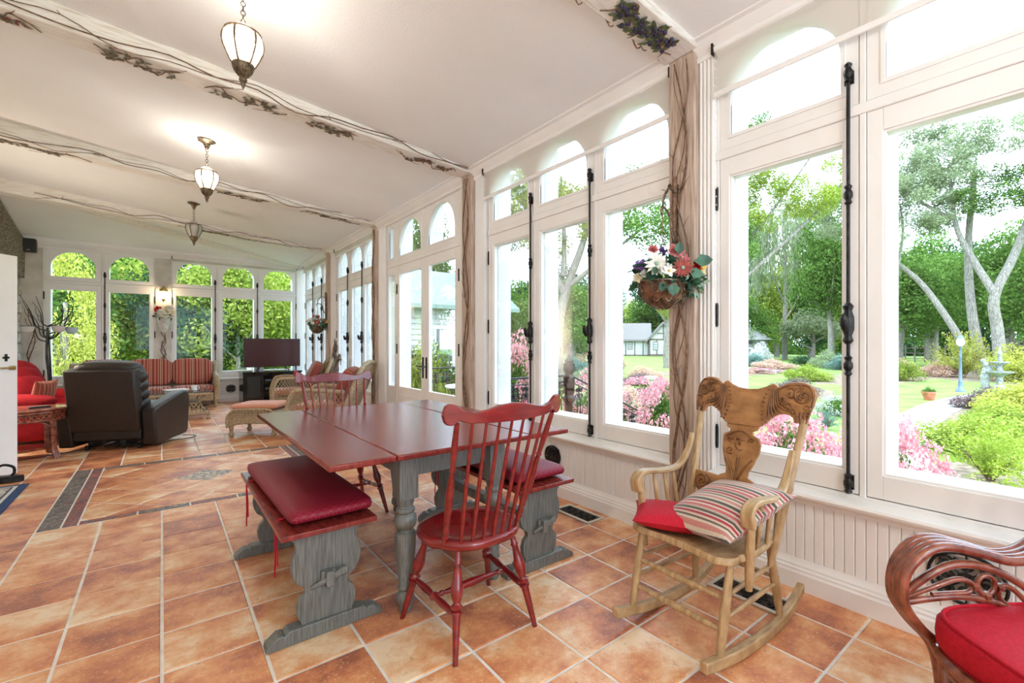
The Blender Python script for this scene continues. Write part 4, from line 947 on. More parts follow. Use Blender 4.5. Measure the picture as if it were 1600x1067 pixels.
# ------------------------------------------------------------------ wicker sofa
t = thing('wicker_sofa', 'wicker sofa with striped cushions against the far windows', 'sofa', (-.2, 11.85, 0), pi)
m = MB(); m.box(-1.0,1.0,-.32,.36,.13,.30); m.build('seat_base', WICK, t, bevel=.02)
m = MB(); m.box(-1.0,1.0,-.42,-.36,.13,.84); m.tube([(-1.02,-.39,.86),(1.02,-.39,.86)], .035, 10); m.build('backrest', WICK, t, bevel=.01)
for s in (-1,1):
    m = MB(); out = [(-.42,.13),(-.42,.86),(-.30,.86),(-.22,.66),(.22,.62),(.36,.60),(.42,.52),(.38,.36),(.38,.13)]
    m.prism(out, lambda y, z, d: (d, y, z), s*1.0, s*1.09); a = m.build('arm', WICK, t, bevel=.02, smooth=50)
    m = MB(); m.tube(cr([(s*1.05,y,z) for y, z in out[1:8]], 4), .045, 10); m.build('rim', WICK, a, smooth=80)
wfeet(t, [(-1.03,.34),(1.03,.34),(-1.03,-.36),(1.03,-.36)], .14)
for k, nm in ((0,'nearest the television'),(1,'in the middle of the sofa'),(2,'behind the recliner')):
    xx = .78-.655*k-.30
    a = thing('seat_cushion', 'striped seat cushion on the wicker sofa, '+nm, 'cushion', (xx, 11.78, .30), 0, 'striped sofa cushions'); m = MB(); m.pad((0,0,.07), .325, .33, .07, e=.15, ez=.4, nu=36); m.build('cushion', STRIPE, a, smooth=80)
    a = thing('back_cushion', 'striped back cushion on the wicker sofa, '+nm, 'cushion', (xx, 12.09, .70), 0, 'striped sofa cushions'); m = MB(); m.pad((0,0,0), .325, .10, .27, e=.2, ez=.45, R=Matrix.Rotation(-.15,3,'X'), nu=36); m.build('cushion', STRIPE, a, smooth=80)
# coffee table
t = thing('coffee_table', 'wicker coffee table with glass top before the sofa', 'coffee table', (.12, 10.15, 0), .0)
MB().box(-.52,.52,-.42,.42,.455,.47).build('glass_top', mat('dark_glass_top', (.10,.11,.105), rough=.08), t, bevel=.004)
m = MB(); m.tube([(-.5,-.4,.43),(.5,-.4,.43),(.5,.4,.43),(-.5,.4,.43)], .024, 8, closed=True); m.build('rim', WICK, t)
m = MB()
for sx in (-1,1):
    for sy in (-1,1): m.tube(cr([(sx*.47,sy*.37,.43),(sx*.40,sy*.31,.36),(sx*.36,sy*.28,.28)], 4), .02, 8)
m.build('upper_frame', WICK, t)
m = MB()
for yy in (-.33,.33): lattice(m, [(-.36,.27),(.36,.27),(.47,.10),(-.47,.10)], .05, .008, lambda a, z: (a, yy*(1+(.27-z)*.8), z))
for xx in (-.38,.38): lattice(m, [(-.30,.27),(.30,.27),(.37,.10),(-.37,.10)], .05, .008, lambda a, z: (xx*(1+(.27-z)*.8), a, z))
m.build('lattice', WICK, t, kind='stuff', smooth=0)
m = MB(); m.tube([(-.5,-.38,.10),(.5,-.38,.10),(.5,.38,.10),(-.5,.38,.10)], .018, 8, closed=True); m.box(-.36,.36,-.28,.28,.26,.28); m.build('lower_frame', WICK, t)
wfeet(t, [(-.48,-.37),(.48,-.37),(-.48,.37),(.48,.37)], .10)
GRN = mat('blue_grey_paper', (.28,.34,.38), (.5,.55,.56), rough=.5, scale=15)
for k, (c_, lab) in enumerate((((.62,.62,.58),'pale magazine at the bottom of the pile on the coffee table'),((.25,.3,.36),'blue-grey magazine in the middle of the pile on the coffee table'),((.75,.73,.68),'white magazine on top of the pile on the coffee table'))):
    o = MB().box(-.15,.15,-.11,.11,0,.014).build('magazine', mat('paper_%d' % k, c_, rough=.5), smooth=0); tag(o, lab, 'magazine', 'magazines on the coffee table'); o.location = (.18, 9.95, .47+.015*k); o.rotation_euler = (0,0,.15*k)
t = thing('mug', 'small white mug beside the magazines on the coffee table', 'mug', (.42, 10.0, .47)); m = MB(); m.lathe([(.03,0),(.038,.005),(.04,.09),(.036,.09),(.034,.01),(.001,.01)], n=16); m.tube(cr([(.038,0,.075),(.065,0,.07),(.065,0,.03),(.038,0,.02)], 4), .005, 6); m.build('cup', WHITEP, t, smooth=50)
t = thing('basket', 'brown woven basket under the glass of the coffee table', 'basket', (.1, 10.15, .28)); m = MB(); m.lathe([(.12,0),(.16,.03),(.19,.12),(.2,.135),(.185,.135),(.15,.04),(.001,.02)], n=20); m.build('body', mat('brown_basket', (.13,.06,.03), (.26,.14,.07), scale=60, bump=.5), t, smooth=50)
# ------------------------------------------------------------------ recliner, seen from behind
fc = Vector((.42,.907,0)).normalized()
t = thing('recliner', 'dark brown leather recliner seen from behind', 'recliner', (-.30, 8.02, 0), face(.42,.907))
m = MB(); out = [(-.40,.10),(-.40,.30),(.42,.30),(.42,.10)]
MB().box(-.33,.33,-.38,.38,.12,.40).build('base', LEATH, t, bevel=.03)
o = MB().box(-.34,.34,-.07,.07,-.36,.38).build('back_panel', LEATH, t, bevel=.02); o.location = (0,-.50,.60); o.rotation_euler = (.16,0,0)
m = MB(); m.pad((0,.06,.02), .33, .11, .42, e=.3, ez=.3, nu=36); m.pad((0,.03,.38), .30, .13, .09, e=.5, ez=.7, nu=32)
for k in range(5): m.pad((.325,.04,.27-.11*k), .035, .10, .06, e=.8, ez=.8, nu=14, nv=8); m.pad((-.325,.04,.27-.11*k), .035, .10, .06, e=.8, ez=.8, nu=14, nv=8)
o = m.build('back_cushion', LEATH, t, smooth=80); o.location = (0,-.42,.60); o.rotation_euler = (.16,0,0)
MB().box(-.33,.33,-.46,-.40,.13,.30).build('rear_flap', LEATH, t, bevel=.01)
m = MB(); m.pad((0,.0,.44), .31, .33, .09, e=.25, ez=.5); m.build('seat_cushion', LEATH, t, smooth=80)
for s in (-1,1):
    out = [(-.44,.05),(-.50,.48),(-.46,.50),(-.30,.54),(0,.61),(.20,.645),(.30,.64),(.35,.60),(.37,.5),(.33,.10),(.28,.06)]
    m = MB(); m.prism(out, lambda y, z, d: (d, y, z), s*.34, s*.485); m.build('arm', LEATH, t, bevel=.025, smooth=50, seg=3)
m = MB(); m.box(-.28,-.24,-.3,.3,.02,.12); m.box(.24,.28,-.3,.3,.02,.12)
for a, b in (((-.24,-.30,.05),(-.02,-.30,.13)),((.24,-.30,.04),(.02,-.30,.13)),((-.1,-.32,.03),(.12,-.32,.12)),((-.26,-.32,.1),(.26,-.32,.1)),((0,-.34,.06),(.2,-.34,.05))): m.tube([a, b], .013, 6)
m.lathe([(.04,.02),(.05,.03),(.05,.11),(.02,.12)], (.08,-.3,0), 12); m.box(-.05,.1,-.2,.2,.03,.11)
for x in (-.26,.26): m.tube([(x-.02,-.34,.03),(x+.02,-.34,.03)], .03, 10)
m.build('mechanism', DARKM, t, bevel=.003)
o = MB().tube(cr([(-.05,7.62,.006),(.12,7.9,.005),(.30,7.95,.005),(.36,8.1,.005),(.22,8.25,.005)], 8), .004, 6).build('power_cord', BLACKP); tag(o, 'thin black cord curling over the floor beside the recliner', 'cord')
o = MB().tube(cr([(-1.6,7.45,.006),(-1.1,7.65,.005),(-.95,7.75,.005),(-.72,7.86,.005),(-.6,7.8,.02)], 8), .004, 6).build('power_cord', BLACKP); tag(o, 'thin black cord running under the oval side table', 'cord')
# ------------------------------------------------------------------ red armchair
t = thing('upholstered_armchair', 'red upholstered armchair with round back behind the oval table', 'armchair', (-1.20, 9.0, 0), face(.85,-.53))
MB().box(-.40,.40,-.38,.42,.06,.30).build('base', REDV, t, bevel=.04)
m = MB(); m.pad((0,.10,.38), .30, .36, .10, e=.25, ez=.5); m.build('seat_cushion', REDV, t, smooth=80)
for s in (-1,1):
    m = MB(); m.pad((s*.40,.02,.34), .10, .42, .27, e=.35, ez=.35, nu=32); m.pad((s*.42,.03,.56), .12, .44, .09, e=.5, ez=.8, nu=32); m.build('arm', REDV, t, smooth=80)
for k in range(3):
    m = MB(); hx = (.44,.36,.26)[k]; m.pad((0,-.36+.09*k,.56-.02*k), hx, .12, (.50,.43,.33)[k], e=.6, ez=.62, R=Matrix.Rotation(-.14,3,'X').inverted(), nu=32, nv=16); m.build('back_roll', REDV, t, smooth=80)
for x in (-.36,.36):
    for y in (-.34,.38): m = MB(); m.turned((x,y,0),(x,y,.08), [(0,.02),(1,.03)], 8); m.build('leg', DARKM, t)
t = thing('throw_pillow', 'rust striped velvet pillow on the red armchair', 'pillow', (-1.14, 8.62, .66), face(.85,-.53)); m = MB(); pillow(m, (0,0,0), .155, .06, Matrix.Rotation(1.35,3,'X')); m.build('pillow', STRIPEV, t, smooth=80)
# oval side table
t = thing('side_table', 'oval rattan side table beside the red armchair', 'side table', (-1.22, 7.68, 0), .25)
m = MB(); m.lathe([(.001,.53),(.34,.53),(.36,.538),(.365,.55),(.36,.56),(.001,.562)], n=32, sx=1.12, sy=.86); m.build('tabletop', mat('red_brown_top', (.22,.06,.035), (.38,.15,.09), rough=.2, scale=4, stretch=(3,16,3), coat=.4), t, smooth=50)
m = MB(); m.tube([(.355*1.06*cos(a*pi/16), .355*.82*sin(a*pi/16), .515) for a in range(32)], .016, 8, closed=True); m.tube([(.355*1.06*cos(a*pi/16), .355*.82*sin(a*pi/16), .43) for a in range(32)], .013, 8, closed=True)
for a in range(48): x, y = .355*1.06*cos(a*pi/24), .355*.82*sin(a*pi/24); x2, y2 = .355*1.06*cos((a+1.2)*pi/24), .355*.82*sin((a+1.2)*pi/24); m.tube([(x,y,.43),(x2,y2,.515)], .008, 4); m.tube([(x2,y2,.43),(x,y,.515)], .008, 4)
m.build('apron', RATTAN, t, smooth=60)
for k in range(4):
    a = pi/4+k*pi/2; x, y = .36*cos(a), .28*sin(a); m = MB()
    for d in (-.03,0,.03): m.tube(cr([(x*.96-d*sin(a),y*.96+d*cos(a),.5),(x-d*.5*sin(a),y+d*.5*cos(a),.3),(x*1.02-d*.6*sin(a),y*1.02+d*.6*cos(a),.1),(x*1.12-d*sin(a),y*1.12+d*cos(a),0)], 4), .015, 8)
    m.tube(cr([(x,y,.33),(x*.8-.06*sin(a),y*.8+.06*cos(a),.41),(x*.8-.14*sin(a),y*.8+.14*cos(a),.42)], 4), .01, 6); m.tube(cr([(x,y,.33),(x*.8+.06*sin(a),y*.8-.06*cos(a),.41),(x*.8+.14*sin(a),y*.8-.14*cos(a),.42)], 4), .01, 6)
    m.build('leg', RATTAN, t, smooth=80)
m = MB(); m.lathe([(.001,.10),(.26,.10),(.27,.115),(.26,.125),(.001,.125)], n=28, sx=1.1, sy=.85); m.build('lower_shelf', RATTAN, t)
t = thing('remote_control', 'black remote control on the oval side table', 'remote', (-1.04, 7.62, .562), .5); MB().box(-.085,.085,-.024,.024,0,.018).build('body', BLACKP, t, bevel=.005); m = MB(); [m.box(-.07+.022*k,-.057+.022*k,-.012+.013*j,-.004+.013*j,.018,.021) for k in range(6) for j in range(2)]; m.build('buttons', mat('grey_rubber', (.3,.3,.3)), t)
t = thing('cordless_phone', 'silver cordless phone on its cradle on the oval table', 'phone', (-1.28, 7.52, .562), .4); m = MB(); m.box(-.05,.05,-.045,.055,0,.03); m.build('cradle', mat('grey_plastic', (.35,.36,.38), rough=.3), t, bevel=.008); o = MB().box(-.024,.024,-.014,.014,0,.15).build('handset', mat('silver_plastic', (.55,.57,.6), rough=.25, metal=.5), t, bevel=.008); o.location = (0,.01,.02); o.rotation_euler = (-.35,0,0)
# ------------------------------------------------------------------ television
t = thing('television_stand', 'black television stand with glass doors below the screen', 'cabinet', (1.86, 12.02, 0), .06)
m = MB(); m.box(-.58,.58,-.24,.22,.62,.66); m.build('top', mat('black_glossy_wood', (.012,.012,.012), (.03,.025,.022), rough=.12, scale=5, coat=.4), t, bevel=.006); BK = bpy.data.materials['black_glossy_wood']
m = MB(); m.box(-.56,-.53,-.22,.2,.04,.62); m.box(.53,.56,-.22,.2,.04,.62); m.box(-.2,-.18,-.22,.2,.04,.62); m.box(.18,.2,-.22,.2,.04,.62); m.box(-.56,.56,.18,.2,.04,.62); m.box(-.56,.56,-.22,.2,.0,.05); m.build('carcass', BK, t)
for z in (.24,.42): MB().box(-.18,.18,-.2,.18,z,z+.015).build('shelf', BK, t)
for s in (-1,1):
    m = MB(); frame_ring(m, -.17, .17, .06, .61, -.12, .12, .11, .56, -.012, .01); m.xf = None; 
    m = MB(lambda a, d, z: (s*.365+a, -.232+d, z)); frame_ring(m, -.17, .17, .06, .61, -.12, .12, .11, .56, -.01, .01); d_ = m.build('door', BK, t, bevel=.003, smooth=0)
    m = MB(); m.box(s*.365-.12, s*.365+.12, -.236, -.230, .11, .56); m.build('pane', mat('smoked_glass', (.05,.055,.05), rough=.06), d_)
    m = MB()
    for k in range(7): m.tube(cr([(s*.365-.12+.04*k,-.24,.11),(s*.365-.08+.03*k,-.24,.3),(s*.365-.12+.04*k,-.24,.56)], 4), .004, 5)
    m.build('scrollwork', DARKM, d_)
for z, lab in ((.255,'slim black media player on the lower shelf of the television stand'),(.435,'black receiver box on the upper shelf of the television stand')):
    t2 = thing('media_player', lab, 'electronics', (1.86, 11.98, z)); MB().box(-.14,.14,-.12,.12,0,.06).build('case', BLACKP, t2, bevel=.004); MB().box(-.12,-.02,-.124,-.12,.02,.04).build('display', mat('display_grey', (.2,.25,.28), rough=.2), t2)
t = thing('television', 'flat black television on the glossy stand', 'television', (1.90, 12.02, .66), .10)
MB().box(-.56,.56,-.02,.02,.09,.72).build('bezel', BLACKP, t, bevel=.006)
SCR = bpy.data.materials.new('screen'); SCR.use_nodes = True; SCR.node_tree.nodes['Principled BSDF'].inputs['Base Color'].default_value = (.06,.014,.012,1); SCR.node_tree.nodes['Principled BSDF'].inputs['Roughness'].default_value = .28
MB().box(-.548,.548,-.024,-.019,.105,.708).build('screen', SCR, t)
m = MB(); m.tube([(-.3,-.1,.01),(-.26,0,.09)], .01, 6); m.tube([(.3,-.1,.01),(.26,0,.09)], .01, 6); m.tube([(-.3,.1,.01),(-.26,0,.09)], .01, 6); m.tube([(.3,.1,.01),(.26,0,.09)], .01, 6); m.build('foot', BLACKP, t)
# ------------------------------------------------------------------ lanterns
LG_ = bpy.data.materials.new('lit_frosted_glass'); LG_.use_nodes = True; nt = LG_.node_tree; nt.nodes.clear()
o_ = _n(nt,'ShaderNodeOutputMaterial'); x1 = _n(nt,'ShaderNodeMixShader'); x1.inputs[0].default_value = .5; e1 = _n(nt,'ShaderNodeEmission'); e1.inputs['Color'].default_value = (1,.80,.55,1); e1.inputs['Strength'].default_value = 1.7; tp = _n(nt,'ShaderNodeBsdfTransparent')
nt.links.new(tp.outputs[0], x1.inputs[1]); nt.links.new(e1.outputs[0], x1.inputs[2]); nt.links.new(x1.outputs[0], o_.inputs[0]); LGO = mat('unlit_frosted_glass', (.42,.41,.36), (.5,.48,.42), rough=.3, scale=12)
def lantern(x, y, label, lit=True, energy=15, drop=.28, lampcol=(1,.94,.84)):
    zt_ = zc(x); t = thing('pendant_lantern', label, 'pendant light', (x, y, zt_), 0, 'bronze pendant lanterns along the ceiling')
    g = -drop
    m = MB(); m.lathe([(.001,0),(.075,0),(.078,-.012),(.06,-.022),(.035,-.035),(.02,-.075),(.012,-.09),(.001,-.095)], n=20); m.build('canopy', BRZ, t, smooth=60)
    m = MB(); z = -.09; k = 0
    while z > g+.02:
        R = rotz(k*pi/2); m.tube([R @ Vector((.011*cos(a*pi/4), 0, .017*sin(a*pi/4)))+Vector((0,0,z-.013)) for a in range(8)], .0028, 5, closed=True); z -= .026; k += 1
    m.build('chain', BRZ, t)
    m = MB(); m.lathe([(.001,g+.012),(.022,g+.008),(.042,g-.004),(.052,g-.02),(.056,g-.03),(.078,g-.038),(.088,g-.05),(.094,g-.07),(.096,g-.095),(.09,g-.13),(.074,g-.17),(.056,g-.21),(.045,g-.225),(.001,g-.226)], n=24)
    m.build('glass_globe', LG_ if lit else LGO, t, smooth=60)
    m = MB()
    for k in range(6):
        a = k*pi/3; m.tube([Vector((r*cos(a), r*sin(a), g+zz)) for r, zz in ((.084,-.042),(.093,-.052),(.098,-.072),(.100,-.095),(.094,-.13),(.078,-.17),(.060,-.21),(.05,-.224))], .005, 6)
    m.tube([(.086*cos(a*pi/12), .086*sin(a*pi/12), g-.042) for a in range(24)], .006, 6, closed=True)
    m.build('cage', BRZ, t)
    m = MB(); m.lathe([(.052,g-.215),(.056,g-.222),(.054,g-.235),(.04,g-.26),(.022,g-.285),(.016,g-.29),(.02,g-.3),(.02,g-.308),(.011,g-.315),(.014,g-.325),(.008,g-.34),(.001,g-.36)], n=18)
    for k in range(18): a = k*pi/9; m.tube([(.053*cos(a),.053*sin(a),g-.225),(.042*cos(a),.042*sin(a),g-.258),(.022*cos(a),.022*sin(a),g-.284)], .003, 4)
    m.build('finial', BRZ, t, smooth=60)
    if lit:
        l = bpy.data.lights.new('bulb', 'POINT'); l.energy = energy*1.3; l.color = lampcol; l.shadow_soft_size = .04
        lo = bpy.data.objects.new('bulb', l); C.objects.link(lo); lo.parent = t; lo.location = (0,0,g-.11)
    return t
lantern(.35, 3.13, 'lit bronze lantern with frosted globe, nearest and largest')
lantern(.35, 5.90, 'lit bronze lantern with its round canopy, second along the ceiling')
lantern(.36, 8.65, 'unlit bronze lantern with a dark globe, furthest along the ceiling', lit=False)
lantern(.35, .30, 'lit bronze lantern above the viewer', energy=12); lantern(.35, -2.2, 'lit bronze lantern at the open end of the room', energy=90)
# ------------------------------------------------------------------ twig vines and painted garlands
def twist(m, p0, p1, n=3, amp=.05, seed=0, r=.008, nx=26, axis=(0,1,0), freq=2.2, out=(-1,0,0), side_=True):
    rr = random.Random(seed); p0, p1 = Vector(p0), Vector(p1); ax = Vector(axis); ou = Vector(out)
    for s in range(n):
        ph = rr.uniform(0, 6.28); f = freq*rr.uniform(.8,1.25); a_ = amp*rr.uniform(.6,1.05); c = []
        for k in range(nx+1):
            t_ = k/nx; c.append(p0.lerp(p1, t_)+ax*(a_*sin(ph+t_*2*pi*f)+rr.uniform(-.006,.006))+ou*(.012+.012*cos(ph+t_*2*pi*f)+rr.uniform(0,.004)))
        m.tube(cr(c, 2), [r*(1-.45*k/(2*nx)) for k in range(2*nx+1)], 6)
        if side_:
            for q_ in range(6):
                b = c[rr.randrange(2, nx-3)]; d = ax*rr.choice((-1,1))*rr.uniform(.03,.06)+(p1-p0).normalized()*rr.uniform(.05,.11); m.tube(cr([b, b+d*.5+ou*.01, b+d+ou*.006], 2), [.003,.0026,.002,.0016,.001], 4)
for k, (ya, z0, z1, lab) in enumerate(((1.715,.02,3.04,'tall brown twig vine twisting up the post with the flower basket'),(4.41,.02,3.04,'brown twig vine twisting up the post before the glazed doors'),(7.26,.3,3.02,'thin brown twig vine on the post beyond the glazed doors'),)):
    t = thing('twig_vine', lab, 'vine', (2.5, ya, 0)); 
    for q_ in range(4): m = MB(); twist(m, (0,0,z0), (0,0,z1), 1, (.062,.055,.04,.04)[k], 11*k+q_, (.0095,.007,.004,.003)[q_], freq=2.0+.3*q_); m.build('stem', TWIG, t, smooth=60)
t = thing('twig_vine', 'short twig vine below the wall vase on the far pier', 'vine', (.025, YF-.02, 0))
for q_ in range(3): m = MB(); twist(m, (0,0,.8), (0,0,1.55), 1, .04, 60+q_, .008, 16, axis=(1,0,0), out=(0,-1,0)); m.build('stem', TWIG, t, smooth=60)
t = thing('twig_vine', 'bare curling twig on the plaster pier by the stone wall', 'vine', (-1.79, YF-.02, 0))
for q_ in range(2): m = MB(); twist(m, (0,0,.6), (0,0,1.9), 1, .05, 80+q_, .009, 14, axis=(1,0,0), out=(0,-1,0), freq=1.3); m.build('stem', TWIG, t, smooth=60)
LEAFG = mat('dull_green_leaf', (.05,.075,.025), (.16,.18,.07), rough=.6, scale=30); LEAFB = mat('olive_brown_leaf', (.10,.08,.045), (.2,.17,.1), rough=.7, scale=30)
BERB = mat('blue_black_berry', (.012,.008,.035), (.04,.025,.08), rough=.35, scale=40); BERR = mat('dark_red_berry', (.12,.015,.015), (.24,.05,.04), rough=.45, scale=40)
def leafm(m, p, d, nrm, L=.05, w=.018, fold=.2):
    p = Vector(p); d = Vector(d).normalized(); nrm = Vector(nrm).normalized(); s = d.cross(nrm).normalized()
    m.add([p, p+d*L*.35+s*w+nrm*w*fold, p+d*L*.75+s*w*.7+nrm*w*fold*.7, p+d*L, p+d*L*.75-s*w*.7+nrm*w*fold*.7, p+d*L*.35-s*w+nrm*w*fold, p+d*L*.5], [(0,1,6),(1,2,6),(2,3,6),(3,4,6),(4,5,6),(5,0,6)])
def garland(a0, a1, xa, xb, lab, seed, berry, leafy, dens=1.0, nb=26):
    """twig, leaves and berries along the lower face of a beam"""
    rr = random.Random(seed); ym = (a0+a1)/2; t = thing('leaf_garland', lab, 'garland', ((xa+xb)/2, ym, zb((xa+xb)/2))); O = Vector(t.location)
    pt = lambda x, dy, dz=0: Vector((x, ym+dy, zb(x)-.008-dz))-O
    m = MB(); n = 12; c = [pt(xa+(xb-xa)*k/n, .06*sin(k*1.1+seed)+rr.uniform(-.03,.03)) for k in range(n+1)]; m.tube(cr(c, 4), .004, 5)
    for q_ in range(7):
        b = c[rr.randrange(1, n)]; d = Vector((rr.uniform(-.16,.16), rr.choice((-1,1))*rr.uniform(.04,.07), .004)); m.tube(cr([b, b+d*.5+Vector((0,.01,0)), b+d], 3), [.003]*3+[.002]*4, 4)
    m.build('twig', TWIG, t, smooth=60)
    m = MB(); m2 = MB()
    for q_ in range(nb):
        x = xa+(xb-xa)*(.1+.8*rr.random()) if dens < 2 else xa+(xb-xa)*rr.random(); yy = rr.uniform(-.06,.06); p = pt(x, yy)
        for _ in range(3):
            an = rr.uniform(0, 6.28); leafm(m, p, (cos(an), sin(an), .0), (0,0,-1), rr.uniform(.04,.065)*leafy, .014*leafy, .15)
        if berry:
            for _ in range(2): m2.ball(p+Vector((rr.uniform(-.03,.03), rr.uniform(-.02,.02), .0)), rr.uniform(.008,.012)*berry, 6)
    m.build('leaves', LEAFG if seed % 2 == 0 else LEAFB, t, smooth=0, kind='stuff')
    if m2.v: m2.build('berries', BERB if seed == 2 else BERR, t, smooth=60, kind='stuff')
garland(1.60, 1.83, 1.85, 2.42, 'green leaf garland with blue-black berries on the beam over the rocking chair', 2, 1.3, 1.15, nb=34)
for k, (xa, xb) in enumerate(((1.75,2.35),(.95,1.35),(.25,.8),(-.35,.1),(-1.1,-.6))):
    garland(4.30, 4.53, xa, xb, 'olive leaf sprig on the nearest full beam, '+('at the window end','second from the window','in the middle','between lantern and stone wall','with dark red berries at the house end')[k], 5+2*k, .8 if k in (0,4) else 0, .9, nb=16)
for k, (xa, xb) in enumerate(((1.5,2.3),(.5,1.1),(-1.4,-.6))):
    garland(7.16, 7.38, xa, xb, 'faded leaf sprig on the second full beam, '+('near the window end','past the middle lantern','near the house end')[k], 15+2*k, 0, 1.0, nb=16)
garland(9.9, 10.12, .2, 1.9, 'faded leaf sprig along the furthest cross beam', 31, 0, 1.1, nb=22)
def beam_twig(ya, xa, xb, z_off, lab, seed):
    rr = random.Random(seed); t = thing('beam_twig', lab, 'twig', (xa, ya, zb(xa))); m = MB(); n = 14
    for s in range(2):
        c = [Vector((xa+(xb-xa)*k/n-xa, -.008, (zb(xa+(xb-xa)*k/n)-zb(xa))+z_off+.028*sin(k*1.3+s*2+seed)+.02*sin(k*2.9+s)+rr.uniform(-.012,.012))) for k in range(n+1)]; m.tube(cr(c, 3), .0045-.0015*s, 5)
    for q_ in range(8):
        b = c[rr.randrange(1, n)]; d = Vector((rr.uniform(-.12,.12), -.004, rr.uniform(-.03,.05))); m.tube([b, b+d], [.003,.0015], 4)
    m.build('stem', TWIG, t, smooth=60)
beam_twig(4.295, 2.45, -1.3, .035, 'long bare twig along the face of the beam nearest the first lantern', 3)
beam_twig(7.155, 2.4, -1.4, .035, 'long bare twig along the face of the beam behind the second lantern', 6)
beam_twig(9.895, 2.4, -1.4, .035, 'long bare twig along the face of the furthest cross beam', 9)
beam_twig(1.84, 2.45, 1.6, .03, 'branching twig beside the blue berries on the beam over the rocking chair', 12)
# ------------------------------------------------------------------ flowers
PETW = mat('white_petal', (.80,.78,.70), (.86,.85,.80), rough=.6, scale=30); PETP = mat('rose_pink_petal', (.62,.16,.17), (.75,.35,.32), rough=.55, scale=30); PETV = mat('violet_petal', (.16,.07,.33), (.30,.18,.50), rough=.6, scale=30)
PETR = mat('red_petal', (.45,.01,.015), (.6,.03,.03), rough=.5, scale=20); PETY = mat('yellow_petal', (.75,.48,.06), (.85,.62,.2), rough=.5, scale=20); PETM = mat('maroon_petal', (.18,.01,.03), (.5,.10,.05), rough=.5, scale=20)
PETC = mat('cream_petal', (.72,.62,.38), (.82,.75,.55), rough=.55, scale=20); LFD = mat('deep_green_leaf', (.015,.07,.035), (.07,.20,.11), rough=.45, scale=15); LFP = mat('pale_green_leaf', (.25,.42,.30), (.45,.6,.45), rough=.5, scale=15)
def flower(par, c, nrm, R_, mt, kind='daisy', centre=None, label=None):
    nrm = Vector(nrm).normalized(); u = nrm.orthogonal().normalized(); v = nrm.cross(u); c = Vector(c); m = MB()
    if kind == 'daisy':
        for ring, (n, rr, h) in enumerate(((16,1,.0),(12,.7,.15))):
            for k in range(n):
                a = 2*pi*(k+.5*ring)/n; d = (u*cos(a)+v*sin(a))+nrm*(.12+h); leafm(m, c+d*R_*.12, d, nrm, R_*rr*.9, R_*.15, .25)
    elif kind == 'rose':
        for ring, (n, rr, tilt) in enumerate(((6,1,.35),(5,.75,.9),(4,.5,1.7),(3,.3,3))):
            for k in range(n):
                a = 2*pi*(k+.4*ring)/n; d = (u*cos(a)+v*sin(a))+nrm*tilt; leafm(m, c+nrm*R_*.05, d, (nrm-d.normalized()*nrm.dot(d.normalized())) if tilt < 2 else u, R_*(.7+.3*rr), R_*.42*rr+R_*.06, -.5)
    elif kind == 'tuft':
        rr = random.Random(int(c.x*1e4)+int(c.z*1e4))
        for k in range(18): d = Vector((rr.gauss(0,1), rr.gauss(0,1), rr.gauss(0,1))); d = d.normalized()+nrm*.5; leafm(m, c, d, d.orthogonal(), R_*rr.uniform(.6,1), R_*.25, .3)
    else:
        for k in range(5): a = 2*pi*k/5; d = (u*cos(a)+v*sin(a))+nrm*.4; leafm(m, c, d, nrm, R_, R_*.33, -.2)
    o = m.build('blossom', mt, par, smooth=0, label=label)
    if centre: m = MB(); m.ball(c+nrm*R_*.1, R_*.2, 8); m.build('flower_centre', centre, o)
    return o
def foliage(par, c, R_, n, mt, L=.05, w=.016, seed=0, flat=.7, up=0, name='leaves'):
    rr = random.Random(seed); m = MB(); c = Vector(c)
    for k in range(n):
        d = Vector((rr.gauss(0,1), rr.gauss(0,1), rr.gauss(0,1)*flat+up)).normalized(); p = c+Vector((d.x, d.y, d.z*flat))*R_*rr.uniform(.35,1)
        leafm(m, p, d+Vector((rr.gauss(0,.5), rr.gauss(0,.5), rr.gauss(0,.5))), Vector((rr.gauss(0,1), rr.gauss(0,1), 1)), L*rr.uniform(.7,1.3), w, .2)
    return m.build(name, mt, par, smooth=0, kind='stuff')
HUSK = mat('woven_twig_bowl', (.06,.022,.010), (.30,.13,.06), rough=.7, scale=25, bump=.8, bscale=60, lo=.4, hi=.65)
